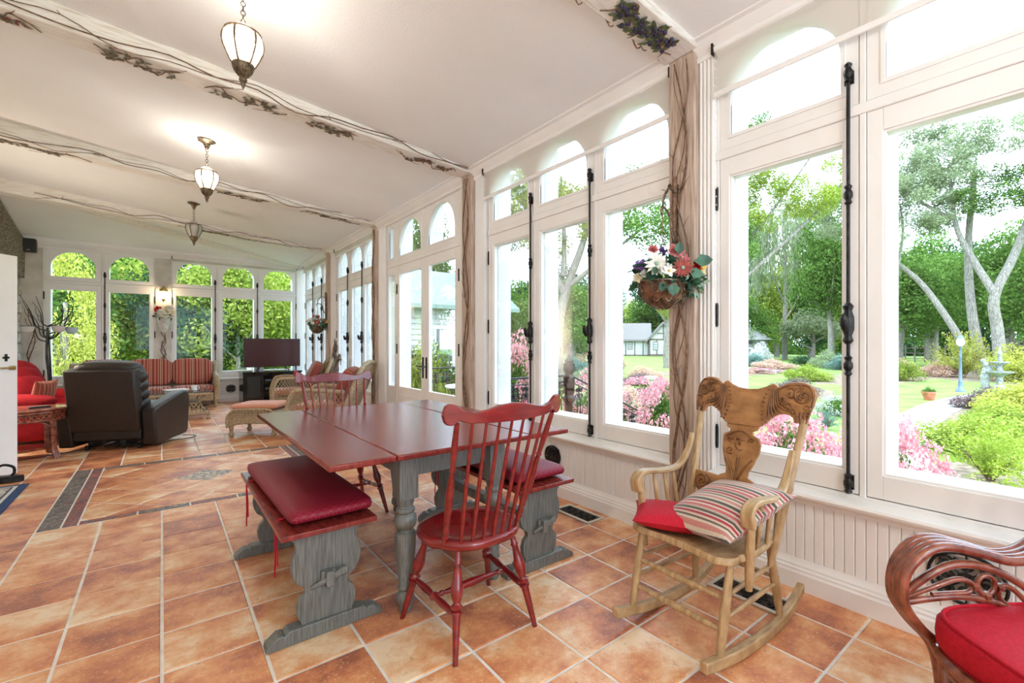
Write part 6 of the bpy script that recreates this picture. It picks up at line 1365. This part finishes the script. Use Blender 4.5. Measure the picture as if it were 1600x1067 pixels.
for k, b in enumerate(np.arange(-13, 27, 4.4)):
    x, y = PB(b, 33); t = thing('thicket', 'green thicket behind the trees outside the far wall', 'thicket', (x, y, GZ), 0, 'thickets outside the far wall'); crown(t, 'dome', k % 2, 'mid' if k % 2 else 'bright', (0,0,-.4), (2.9,2.9,4.4 if b < 14 else 3.4), b, 'foliage')
# near tree with pale trunk beyond the stair
x, y = PB(41.2, 21); t = thing('tree', 'pale forked tree with thin high foliage beyond the stair railing', 'tree', (x, y, GZ)); m = MB()
for pts, r0 in (([(0,0,0),(-.2,.1,2.2),(.3,0,4.4),(.9,-.4,6.4),(1.3,-.6,8.4)], .30), ([(.2,0,4),(-.2,.6,5.6),(-.9,1.2,7.4),(-1.2,1.5,9)], .18), ([(.3,0,4.4),(1.3,-1.2,5.6),(2.2,-2.6,6.8)], .14), ([(.1,0,4.9),(.2,.1,7),(.1,.2,9.5)], .14)):
    c = cr(pts, 5); m.tube(c, [r0*(1-.7*i/len(c)) for i in range(len(c))], 9)
m.build('trunk', BARK, t, smooth=80); crown(t, 'airy', 0, 'autumn', (0,.4,8.2), (3.6,3.6,2.8)); crown(t, 'airy', 1, 'mid', (2.6,-3.2,7.6), (3.2,3.2,2.3)); crown(t, 'airy', 1, 'mid', (-.8,3.0,8.0), (2.6,2.6,2.3))
# tree with overhanging leaves at the big window
x, y = PB(59.8, 17); t = thing('tree', 'maple hanging its yellow-green leaves over the lawn before the shed', 'tree', (x, y, GZ)); m = MB()
for pts, r0 in (([(0,0,0),(.1,.1,2.6),(.0,0,5),(.2,-.2,8)], .32), ([(0,0,3.4),(.9,-1.3,4.8),(1.9,-2.6,6.4),(2.6,-3.6,8)], .07), ([(0,0,4.2),(.6,-1.6,6.3),(1.1,-3,8.4)], .06)):
    c = cr(pts, 5); m.tube(c, [r0*(1-.7*i/len(c)) for i in range(len(c))], 9)
m.build('trunk', BARK, t, smooth=80); crown(t, 'airy', 0, 'bright', (.6,-1.4,6.9), (1.9,1.9,1.6)); crown(t, 'airy', 1, 'bright', (2.0,-2.9,6.9), (1.7,1.7,1.5), 1); crown(t, 'broad', 1, 'mid', (.3,-.2,5.2), (1.4,1.4,1.1)); crown(t, 'airy', 1, 'mid', (1.0,-.8,8.7), (2,2,1.3), 3)
# big forked tree on the right with a leaning trunk
t = thing('tree', 'huge pale tree with a forked trunk and a long leaning limb', 'tree', (34.8, 3.6, GZ)); m = MB()
for pts, r0 in (([(0,0,0),(.2,.2,2.6),(0,.3,4.4),(.6,-.4,6.6),(1.0,-1.2,9.5),(1.2,-2.0,12)], .42), ([(0,.3,4.6),(.2,1.2,6.6),(0,1.9,8.6),(.2,2.2,11.5)], .28), ([(1.6,.9,0),(1.4,1.4,3.5),(1.6,1.6,7.5),(1.5,1.3,12)], .40),
                ([(.8,1.1,.2),(.4,2.0,2.6),(.3,3.5,5.4),(-.2,4.8,7.0),(-.4,5.6,8.4)], .30), ([(-.2,4.6,6.8),(0,4.4,8.6),(.3,4.6,10.5)], .13), ([(.1,2.1,9),(-.4,4,10.8),(-.6,5.5,12.4)], .16), ([(1.1,-1.8,10),(.8,-3.4,12),(.9,-4.2,13.5)], .16)):
    c = cr(pts, 5); m.tube(c, [r0*.72*(1-.6*i/len(c)) for i in range(len(c))], 10)
m.build('trunk', BARK, t, smooth=80)
for i, (a, s, cl, k) in enumerate((((-.2,7.8,10.6),(2.6,2.6,2.3),'pale',0),((.2,4.4,12),(2.8,2.8,2.4),'pale',1),((.2,1.6,12.6),(2.9,2.9,2.7),'pale',0),((1,-2,13),(3,3,2.6),'pale',1),((-1,5.5,8.2),(2.2,2.2,1.7),'pale',1),((.6,-4.4,11.4),(2.4,2.4,2.2),'pale',0),((0,2.4,9.4),(2.2,2.2,1.6),'pale',1),((.5,3.4,10.4),(3.2,3.2,2.4),'pale',0),((.5,0,10.2),(3,3,2.2),'mid',1),((.4,-2.6,9.6),(2.6,2.6,2.2),'pale',0),((.2,6.2,10.6),(2.6,2.6,2.2),'pale',0),((-.4,5.4,6.6),(1.5,1.5,1.1),'pale',1),((3,4,13.5),(4.5,4.5,3),'pale',1))): crown(t, 'airy', k, cl, a, s, i)
# trees and hedges behind the far wall
for b, d, h, r, kind, col, k, low, lab in (
    (-6.3,17.5,4.9,1.45,'cone','yellow',0,.0,'yellow-green cedar just outside the far window behind the red armchair'),
    (-9.0,23,10,3.4,'broad','mid',0,.05,'dense green tree behind the yellow-green cedar'),
    (-3.6,27,11,3.6,'broad','mid',1,.05,'leafy tree seen between the cedar and the wall lantern'),
    (-.4,24,9,3.0,'broad','bright',2,.05,'light green tree beside the far pier'),
    (2.6,22,9,2.6,'broad','dark',0,.12,'dark green tree behind the sofa window'),
    (5.9,21,8.2,2.4,'broad','bright',1,.12,'bright green tree behind the middle far pane'),
    (9.0,25,10,3.2,'broad','lime',2,.08,'lime green tree behind the television'),
    (12.8,27,11,3.4,'broad','mid',0,.08,'green tree outside the far corner of the room'),
    (19.5,26,9.5,3.0,'broad','mid',1,.1,'green tree beyond the left glazed door'),
    (24.0,31,11,3.4,'broad','mid',2,.1,'green tree behind the white clapboard house')):
    x, y = PB(b, d); h = h if b > 15 or b < -6 and kind == 'cone' else h*.64; tree(x, y, h, r, lab, kind, col, k, .11, min(low, .04))
# ------------------------------------------------------------------ shrubs
BLOOM = {}
def bloom_mesh(seed, n=46, per=70, rb=.15, zmin=.1, size=.05):
    r_ = np.random.RandomState(seed); P = []
    while len(P) < n:
        p = r_.normal(size=3); p /= np.linalg.norm(p)
        if p[2] > zmin: P.append(p*np.array((1,1,1))*r_.uniform(.9,1.06))
    A = []; D = []
    for p in P: d = r_.normal(size=(per,3)); d /= np.linalg.norm(d, axis=1, keepdims=True); A.append(p+d*rb*(.8+.3*r_.rand(per,1))*np.array((1,1,1.15))); D.append(np.cross(d, r_.normal(size=(per,3))))
    return card_mesh('blooms', np.concatenate(A), np.concatenate(D), size, .9)
def shrub(x, y, r, h, label, col='mid', kind='dome', bloom=None, group=None, name='shrub', k=0):
    t = thing(name, label, 'shrub', (x, y, GZ), 0, group); m = MB()
    for a in (0,2.1,4.2): m.tube([(0,0,-.02),(r*.3*cos(a),r*.3*sin(a),h*.5)], .015, 5)
    m.build('stems', TWIG, t); crown(t, kind, k if kind == 'dome' else 0, col, (0,0,h*.12), (r, r, h*.86), x*7 % 6, 'foliage')
    if bloom:
        if bloom not in BLOOM: me = bloom_mesh(7 if bloom != 'hyd' else 8); me.materials.append(LM['pink' if bloom == 'hyd' else bloom]); BLOOM[bloom] = me
        o = bpy.data.objects.new('blossoms', BLOOM[bloom]); C.objects.link(o); o.parent = t; o.location = (0,0,h*.1); o.scale = (r, r, h*.86); o.rotation_euler = (0,0,y*5 % 6); o['kind'] = 'stuff'
    return t
for x, y, r, h, lab in ((4.9,2.05,.62,1.12,'pink hydrangea right outside the big window behind the rocking chair'),(5.8,1.45,.6,1.05,'pink hydrangea seen beside the carved chair back'),(4.35,1.12,.42,.95,'pink hydrangea at the lower corner beyond the upright window rod'),(6.2,2.6,.6,.95,'pink hydrangea at the rear of the bed by the big window'),
    (4.9,3.55,.6,.62,'pink hydrangea in front of the stair railing'),(5.8,3.8,.5,.5,'pink hydrangea below the sloping stair rail'),(7.2,5.4,.6,1.15,'pink hydrangea at the foot of the stair'),(4.15,4.0,.40,.75,'pink hydrangea under the newel post'),(6.6,6.5,.7,1.3,'tall pink hydrangea behind the stair rail'),(5.7,8.1,.7,2.0,'tall pink hydrangea by the landing, seen beside the first window rod'),(8.2,5.9,.6,1.0,'pink hydrangea furthest from the stair')):
    shrub(x, y, r, h, lab, 'mid', bloom='hyd', name='hydrangea')
for x, y, r, h, col, kind, bl, lab in (
    (8.6,1.0,.95,.8,'lime','spray',None,'fountain of bright green ornamental grass by the path'),(7.2,.2,1.0,.7,'lime','spray',None,'lime green grass clump at the outer corner of the big window'),(10.6,1.5,1.1,.75,'bright','dome',None,'leafy yellow-green perennials beside the path'),(12.6,1.2,1.1,.8,'bright','dome',None,'broad yellow-green shrub next to the purple heather'),
    (16.5,1.4,1.4,1.1,'yellow','dome',None,'golden shrub below the fountain'),(18.2,.3,1.7,1.5,'pale','dome',None,'pale olive shrub beside the fountain'),(14.0,.0,1.4,1.1,'pale','dome',None,'pale shrub at the outer edge of the big window'),
    (18.1,2.2,1.0,.7,'heather','dome',None,'purple-brown heather mound by the gravel path'),(17.5,7.3,1.1,.7,'heather','dome',None,'purple-brown heather mound before the lawn'),(13.6,4.4,.7,.5,'mid','dome','white','white flowering hosta on the inner side of the path'),(11.0,3.9,.5,.45,'blue','spray',None,'silvery plant near the path edge'),
    (30.5,7.8,1.2,.8,'blue','dome',None,'blue-green juniper mound behind the terracotta pot'),(28.5,6.7,1.3,1.2,'bright','dome',None,'green mound beside the juniper'),(33.5,6.0,1.5,1.0,'peach','dome',None,'peach flowering shrub behind the lamp post'),(37,9.0,1.7,1.0,'peach','dome',None,'peach flowering shrub before the dark wood'),(36.8,11.5,1.8,1.3,'blue','dome',None,'dark blue-green shrub at the wood edge'),
    (33.2,4.9,2.3,2.6,'yellow','spray',None,'large arching yellow-green shrub around the leaning trunk'),(31.5,2.6,1.9,2.0,'yellow','dome',None,'golden bush behind the fountain'),(38.5,2.6,2.2,2.2,'heather','dome',None,'russet bush beyond the forked tree'),(33.5,.8,1.9,1.6,'peach','dome',None,'peach and green bush beside the fountain'),
    (38.6,13.4,1.7,1.5,'pale','dome',None,'rounded russet-green shrub at the end of the far bed'),(41,16,1.5,1.0,'dark','dome',None,'small dark shrub at the lawn corner'),(34,15.6,2.0,.8,'peach','dome',None,'wispy pale shrub before the shed'),(37,18.5,1.8,1.2,'blue','dome',None,'silvery blue shrub near the shed'),(44,21.5,1.4,2.2,'white','dome',None,'white-green shrub beside the shed'),
    (38,21.5,2.2,.9,'yellow','dome',None,'low golden hedge in front of the shed'),(28.5,14.5,2.0,.3,'peach','dome','pink','low pink flowers before the shed'),(24.5,9.6,1.4,.9,'bright','dome',None,'small bright shrub on the lawn edge'),
    (9.4,8.4,.8,.7,'pale','dome','peach','pale pink perennials behind the stair rail'),(11.5,9.2,.9,.8,'mid','dome','pink','pink perennials near the birdbath'),(16.5,13.6,1.4,.6,'heather','dome',None,'grey lavender mound before the cottage lawn'),(18.8,15,1.3,.8,'peach','dome',None,'pink heather mound before the cottage lawn'),(15,15.5,1.3,.9,'pale','dome',None,'pale green mound near the newel post'),
    (21,20.5,1.8,1.3,'pale','dome','peach','pale flowering shrub beyond the newel post'),(18.0,19.5,1.4,1.3,'blue','dome',None,'silvery shrub beyond the newel post'),(12.5,17.8,1.5,1.7,'mid','dome','peach','green shrub in front of the first maple'),(24,13.5,1.2,.8,'mid','dome','peach','flowering mound in the middle of the lawn bed')):
    shrub(x, y, r, h, lab, col, kind, bl)
for x, y, r, h, col, bl, lab in ((3.9,8.9,.9,2.1,'bright',None,'bright green bush outside the left glazed door'),(4.4,9.9,1.0,1.9,'dark',None,'dark hedge bush outside the right glazed door'),(5.3,10.6,1.0,2.0,'mid',None,'green hedge bush nearest the clapboard house'),(3.7,10.9,.8,2.0,'mid',None,'green bush outside the window beyond the glazed doors'),
    (-.65,15.6,.9,1.35,'mid','white','white flowering bush outside the far window'),(-1.7,15.2,.8,1.2,'bright',None,'low yellow-green bush under the cedar'),(3.4,13.4,.5,1.6,'dark',None,'dark bush outside the far corner')):
    shrub(x, y, r, h, lab, col, bloom=bl)
# ------------------------------------------------------------------ garden ornaments and buildings
BLU = mat('blue_grey_metal', (.10,.15,.22), (.16,.22,.30), rough=.45, scale=20, metal=.3)
t = thing('garden_lamp', 'blue-grey garden lamp post with white lantern beside the path', 'lamp post', (23.6, 3.6, GZ)); m = MB(); m.lathe([(.16,0),(.15,.08),(.09,.14),(.07,.35),(.075,.4),(.05,.45),(.045,1.3),(.06,1.33),(.04,1.4),(.04,1.7),(.06,1.76)], n=14); m.build('post', BLU, t, smooth=50)
m = MB(); m.lathe([(.06,1.76),(.12,1.84),(.13,1.95),(.09,2.06)], n=14); m.build('lantern_glass', WHITEP, t, smooth=50); m = MB(); m.lathe([(.11,2.05),(.07,2.12),(.02,2.17),(.001,2.2)], n=12); m.build('cap', BLU, t)
t = thing('plant_pot', 'terracotta pot with green plant on the gravel path', 'plant pot', (19.4, 3.75, GZ)); m = MB(); m.lathe([(.13,0),(.19,.22),(.21,.22),(.21,.28),(.18,.28),(.17,.2),(.001,.2)], n=18); m.build('pot', mat('terracotta_pot', (.45,.13,.07), (.6,.22,.12), rough=.8), t, smooth=40); crown(t, 'dome', 0, 'mid', (0,0,.22), (.25,.25,.25), 0, 'foliage')
STL = mat('weathered_lead', (.16,.17,.16), (.38,.39,.37), rough=.7, scale=14, bump=.4)
t = thing('garden_fountain', 'grey tiered garden fountain with figure and spire', 'fountain', (26.0, 2.75, GZ)); m = MB(); m.lathe([(.3,0),(.28,.1),(.12,.2),(.1,.5),(.2,.6),(.42,.68),(.44,.73),(.1,.72),(.08,.95),(.12,1.0),(.3,1.08),(.31,1.12),(.08,1.12),(.06,1.4),(.09,1.45),(.03,1.6),(.001,1.9)], n=20); m.build('tiers', STL, t, smooth=40)
m = MB(); m.tube(cr([(0,.42,0),(0,.45,.4),(.05,.38,.8),(0,.42,1.0),(0,.5,1.1)], 5), [.14]*6+[.16]*6+[.12]*5+[.07]*4, 10); m.tube(cr([(0,.4,.85),(0,.2,.95),(0,.08,.85)], 4), .04, 6); m.ball((0,.5,1.15), .09, 8); m.build('figure', STL, t, smooth=80)
t = thing('birdbath', 'small white birdbath among the pink flowers', 'birdbath', (13.3, 10.4, GZ)); m = MB(); m.lathe([(.16,0),(.14,.08),(.07,.15),(.07,.5),(.12,.56),(.24,.66),(.25,.7),(.2,.7),(.001,.62)], n=18); m.build('bowl_and_pedestal', WHITEP, t, smooth=40)
t = thing('garden_statue', 'grey stone statue outside the far middle window', 'statue', (2.0, 16.5, GZ)); m = MB(); m.lathe([(.16,0),(.16,.25),(.11,.3),(.13,.6),(.10,.95),(.05,1.05),(.08,1.15),(.06,1.27),(.001,1.3)], n=14); m.build('figure', mat('pale_stone', (.45,.43,.40), (.62,.60,.56), scale=12, bump=.4), t, smooth=60)
# shed
t = thing('garden_shed', 'grey plank garden shed with pointed roof and three white horseshoe rings', 'shed', (48.96, 24.87, GZ)); WD = mat('silvered_planks', (.13,.12,.11), (.36,.34,.32), rough=.85, scale=6, stretch=(6,6,.6), bump=.5); RF = mat('grey_shingles', (.17,.16,.14), (.30,.29,.26), rough=.9, scale=9, bump=.6)
nrm_ = Vector((-48.96,-24.87,0)).normalized(); tg_ = Vector((-nrm_.y, nrm_.x, 0)); az = atan2(nrm_.y, nrm_.x)
m = MB(); m.lathe([(1.75,0),(1.75,2.3)], n=6, a0=az+pi/6); m.build('wall', WD, t, smooth=0)
pk = None
for k in range(11):
    mb = MB(); R = rotz(az-pi/2); c = nrm_*1.53+tg_*(-.8+.16*k)+Vector((0,0,1.15)); mb.obox(c, .072, .025, 1.14, R); mb.build('plank', WD, t, smooth=0)
m = MB(); m.lathe([(2.25,2.22),(2.2,2.3),(1.1,2.98),(.08,3.6),(.001,3.62)], n=6, a0=az+pi/6); m.build('roof', RF, t, smooth=0)
m = MB(); m.tube([(0,0,3.55),(0,0,4.25)], .03, 6); m.ball((0,0,4.3), .09, 8); m.build('finial', WHITEP, t)
for dx, dz, rr_ in ((.78,1.5,.24),(-.78,1.5,.24),(0,1.05,.24)):
    m = MB(); c = nrm_*1.6+tg_*dx+Vector((0,0,dz)); m.tube([c+tg_*rr_*cos(a*pi/8)+Vector((0,0,rr_*1.3*sin(a*pi/8))) for a in range(16)] if dz > 1.2 else [c+tg_*rr_*cos(a*pi/8)+Vector((0,0,rr_*1.3*sin(a*pi/8))) for a in range(-2,11)], .06, 6, closed=dz > 1.2); m.build('horseshoe_ring', WHITEP, t)
m = MB(); m.obox(nrm_*1.57+Vector((0,0,1.95)), .26, .03, .14, rotz(az-pi/2)); m.build('window', BLACKP, t)
# half-timbered cottage
t = thing('cottage', 'white half-timbered cottage with grey thatched roof beyond the lawn', 'building', (53.0, 44.6, GZ)); b_ = atan2(44.6, 53.0); fx = Vector((cos(b_), sin(b_), 0)); sx = Vector((sin(b_), -cos(b_), 0))   # fx away from the room, sx to the viewer's right
WH = mat('white_render', (.42,.42,.40), (.50,.49,.47), rough=.9, scale=5); TB = mat('dark_timber', (.10,.075,.065), (.18,.14,.12), rough=.8); TH = mat('grey_thatch', (.13,.12,.11), (.26,.24,.22), rough=1, scale=9, stretch=(3,3,1), bump=.8)
K3 = lambda a, d, z: sx*a+fx*d+Vector((0,0,z))
def kb(m, a0, a1, d0, d1, z0, z1): m.add([K3(a,d,z) for a in (a0,a1) for d in (d0,d1) for z in (z0,z1)], [(0,1,3,2),(4,6,7,5),(0,4,5,1),(2,3,7,6),(0,2,6,4),(1,5,7,3)])
m = MB(); kb(m, -5, 2.2, 0, 5, 0, 2.45); kb(m, 2.2, 6.2, -1.2, 5, 0, 2.45); m.add([K3(2.2,-1.2,2.45),K3(6.2,-1.2,2.45),K3(4.2,-1.2,4.6),K3(2.2,5,2.45),K3(6.2,5,2.45),K3(4.2,5,4.6)], [(0,1,2),(3,4,5),(0,1,4,3),(1,2,5,4),(2,0,3,5)]); m.build('wall', WH, t, smooth=0)
m = MB(); P = [(-5.4,-.5,2.4),(2.6,-.5,2.4),(2.6,2.5,4.9),(-3.4,2.5,4.9),(-5.4,5.5,2.4),(2.6,5.5,2.4)]; m.add([K3(*p) for p in P]+[K3(p[0],p[1],p[2]-.25) for p in P], [(0,1,2,3),(3,2,5,4),(0,3,4),(6,7,8,9),(9,8,11,10),(0,1,7,6),(6,9,10)]); m.build('thatched_roof', TH, t, smooth=0)
m = MB()
for s in (-1,1): P = [(4.2,-1.7,4.95),(4.2+s*2.5,-1.7,2.2),(4.2+s*2.5,4,2.2),(4.2,4,4.95)]; m.add([K3(*p) for p in P]+[K3(p[0],p[1],p[2]-.3) for p in P], [(0,1,2,3),(4,5,6,7),(0,1,5,4),(1,2,6,5),(2,3,7,6),(3,0,4,7)])
m.build('gable_roof', TH, t, smooth=0)
for a0, a1, z0, z1, d in [(-5,2.2,0,.18,-.06),(-5,2.2,2.2,2.4,-.06)]+[(a,a+.14,0,2.4,-.06) for a in (-5,-3.6,-2.4,-1.2,.1,1.3,2.06)]+[(2.2,6.2,0,.3,-1.26),(2.2,6.2,2.3,2.5,-1.26)]+[(a,a+.16,0,2.4,-1.26) for a in (2.2,3.2,4.4,5.2,6.04)]+[(4.12,4.28,2.4,4.4,-1.26),(3.3,5.1,3.2,3.34,-1.26)]: m = MB(); kb(m, a0, a1, d, d+.08, z0, z1); m.build('timber', TB, t, smooth=0)
for a, z0, z1, d in ((-4.4,1.0,2.0,-.05),(-.85,.95,2.1,-.05),(2.75,.9,2.1,-1.25),(4.75,1.1,2.1,-1.25)):
    m = MB(); kb(m, a, a+.7, d-.02, d+.05, z0, z1); f = m.build('window', TB, t, smooth=0)
    for i in range(2):
        for j in range(3): m = MB(); kb(m, a+.07+.29*i, a+.33+.29*i, d-.04, d-.02, z0+.06+(z1-z0-.1)*j/3, z0+(z1-z0-.1)*(j+1)/3); m.build('pane', mat('cottage_pane', (.35,.38,.38), rough=.2) if 'cottage_pane' not in bpy.data.materials else bpy.data.materials['cottage_pane'], f, smooth=0)
# clapboard house
t = thing('clapboard_house', 'white clapboard house wall with green roof seen through the glazed doors', 'building', (7.6, 16.2, GZ)); m = MB(); m.box(-.9,3.4,0,4,0,3.4); m.build('wall', WH, t, smooth=0)
m = MB()
for k in range(17): m.add([(-.92,-.035,.2*k),(3.42,-.035,.2*k),(3.42,-.0,.2*k+.2),(-.92,-.0,.2*k+.2),(-.92,0,.2*k),(3.42,0,.2*k)], [(0,1,2,3),(0,4,5,1)])
m.build('clapboards', WH, t, smooth=0); m = MB(); m.add([(-1.3,-.5,3.3),(3.8,-.5,3.3),(3.8,2,4.9),(-1.3,2,4.9),(-1.3,-.5,3.15),(3.8,-.5,3.15),(3.8,4.5,3.3),(-1.3,4.5,3.3)], [(0,1,2,3),(0,4,5,1),(3,2,6,7)]); m.build('roof', mat('green_roof', (.16,.24,.2), (.25,.33,.29), scale=8), t, smooth=0)
m = MB(); m.box(.2,1.0,-.06,.0,1.1,2.5); f = m.build('window', WHITEP, t, smooth=0); m = MB(); m.box(.27,.93,-.065,-.055,1.18,1.78); m.box(.27,.93,-.065,-.055,1.84,2.42); m.build('pane', mat('dark_pane', (.1,.13,.13), rough=.1), f)
# wire fence and dark fence far away
t = thing('wood_fence', 'dark slatted fence under the distant trees', 'fence', (0,0,GZ)); fm = MB()
for k in range(26):
    x, y = PB(72+.75*k, 58); x2, y2 = PB(72.75+.75*k, 58); mb = MB(); mb.tube([(x,y,0),(x,y,1.7)], .07, 5); mb.build('post', TB, t)
    for z in (.4,.9,1.4): mb = MB(); mb.tube([(x,y,z),(x2,y2,z)], .05, 4); mb.build('rail', TB, t)
# pond stones
rr = random.Random(4)
for k in range(9):
    x, y = 29.5+rr.uniform(-.8,.8), 13.2+.55*k; m = MB(); m.pad((0,0,.1), rr.uniform(.25,.4), rr.uniform(.25,.4), rr.uniform(.12,.2), e=.8, ez=.8, nu=10, nv=6); o = m.build('boulder', STL, smooth=50); tag(o, 'flat grey boulder in the row along the shed flower bed', 'boulder', 'boulders before the shed'); o.location = (x, y, GZ)
# ------------------------------------------------------------------ landing, stair and iron railing
lg = struct('landing', 'stone landing and steps outside the glazed doors'); MB().box(2.87,4.25,4.4,7.3,GZ,-.06).build('slab', STL, lg, smooth=0, bevel=.01)
for k in range(4): MB().box(4.25+.3*k,4.55+.3*k,4.4,7.3,GZ,-.18-.12*k).build('step', STL, lg, smooth=0, bevel=.01)
def newel(x, y, z0, lab):
    t = thing('newel_post', lab, 'newel post', (x, y, z0)); m = MB(); m.lathe([(.075,0),(.075,.12),(.05,.16),(.055,.55),(.085,.6),(.09,.63),(.06,.67),(.075,.70),(.075,.88),(.08,.9),(.05,.94),(.075,.98),(.08,1.03),(.05,1.08),(.06,1.11),(.02,1.17),(.001,1.2)], n=12); m.build('shaft', IRON, t, smooth=40)
    m = MB(); [m.ball((.06*cos(a*1.047), .06*sin(a*1.047), 1.06), .022, 6) for a in range(6)]; m.build('finial', IRON, t); return t
newel(4.06, 4.5, -.06, 'black cast-iron newel post at the landing corner'); newel(3.02, 4.5, -.06, 'black cast-iron newel post against the house wall'); newel(4.06, 7.2, -.06, 'black cast-iron newel post at the far landing corner')
def railing(p0, p1, lab, n):
    t = thing('iron_railing', lab, 'railing', p0); p0, p1 = Vector(p0), Vector(p1); d = p1-p0; dh = Vector((d.x, d.y, 0)).normalized()
    m = MB(); m.tube([(0,0,.9),d+Vector((0,0,.9))], .022, 6, flat=.6); m.tube([(0,0,.82),d+Vector((0,0,.82))], .008, 5); m.tube([(0,0,.1),d+Vector((0,0,.1))], .012, 5); m.build('handrail', IRON, t)
    pr = None
    for k in range(n):
        b = d*((k+.5)/n)
        if pr is None:
            m = MB(); P = lambda a, z: dh*a+Vector((0,0,z))
            for s in (-1,1):
                m.tube([P(s*.026,.22),P(s*.026,.60)], .008, 5)
                for z, r_ in ((.14,.035),(.68,.04),(.76,.03)): m.tube([P(s*.035+r_*.8*cos(a*.7)*(1-a/16), z+r_*sin(a*.7)*(1-a/16)) for a in range(12)], .0085, 5)
            for z in (.20,.41,.62): m.tube([P(.038*cos(a*.785), z+.03*sin(a*.785)) for a in range(8)], .008, 5, closed=True)
            m.tube([P(0,.1),P(0,.2)], .01, 5); m.tube([P(0,.64),P(0,.82)], .01, 5); m.ball(P(0,.70), .022, 6); m.ball(P(0,.78), .018, 6)
            pr = m.build('baluster', IRON, t, smooth=60); o = pr
        else: o = pr.copy(); C.objects.link(o)
        o.location = b
railing((3.09,4.5,-.04), (3.99,4.5,-.04), 'ornate black iron railing on the near side of the landing', 5)
railing((4.13,4.5,-.06), (5.42,4.5,-.62), 'ornate black iron stair railing sloping down to the garden', 6)
railing((3.2,7.2,-.04), (4.0,7.2,-.04), 'ornate black iron railing on the far side of the landing', 4)
for b, d, lab in ((48.6,34,'slim pale garden pole left of the cottage'),): 
    x, y = PB(b, d); t = thing('garden_pole', lab, 'pole', (x, y, GZ)); m = MB(); m.lathe([(.12,0),(.1,.3),(.06,.4),(.05,2.6),(.1,2.7),(.001,2.9)], n=8); m.build('shaft', mat('pale_blue_paint', (.5,.62,.62), rough=.6), t)
# tables outside the doors
t = thing('patio_table', 'small white patio table on the landing', 'table', (3.5, 6.2, -.06)); m = MB(); m.lathe([(.001,.68),(.3,.68),(.31,.70),(.3,.71),(.001,.71)], n=20); m.build('tabletop', WHITEP, t); m = MB(); m.tube([(0,0,0),(0,0,.68)], .025, 8); m.build('leg', WHITEP, t)
bpy.context.view_layer.update()
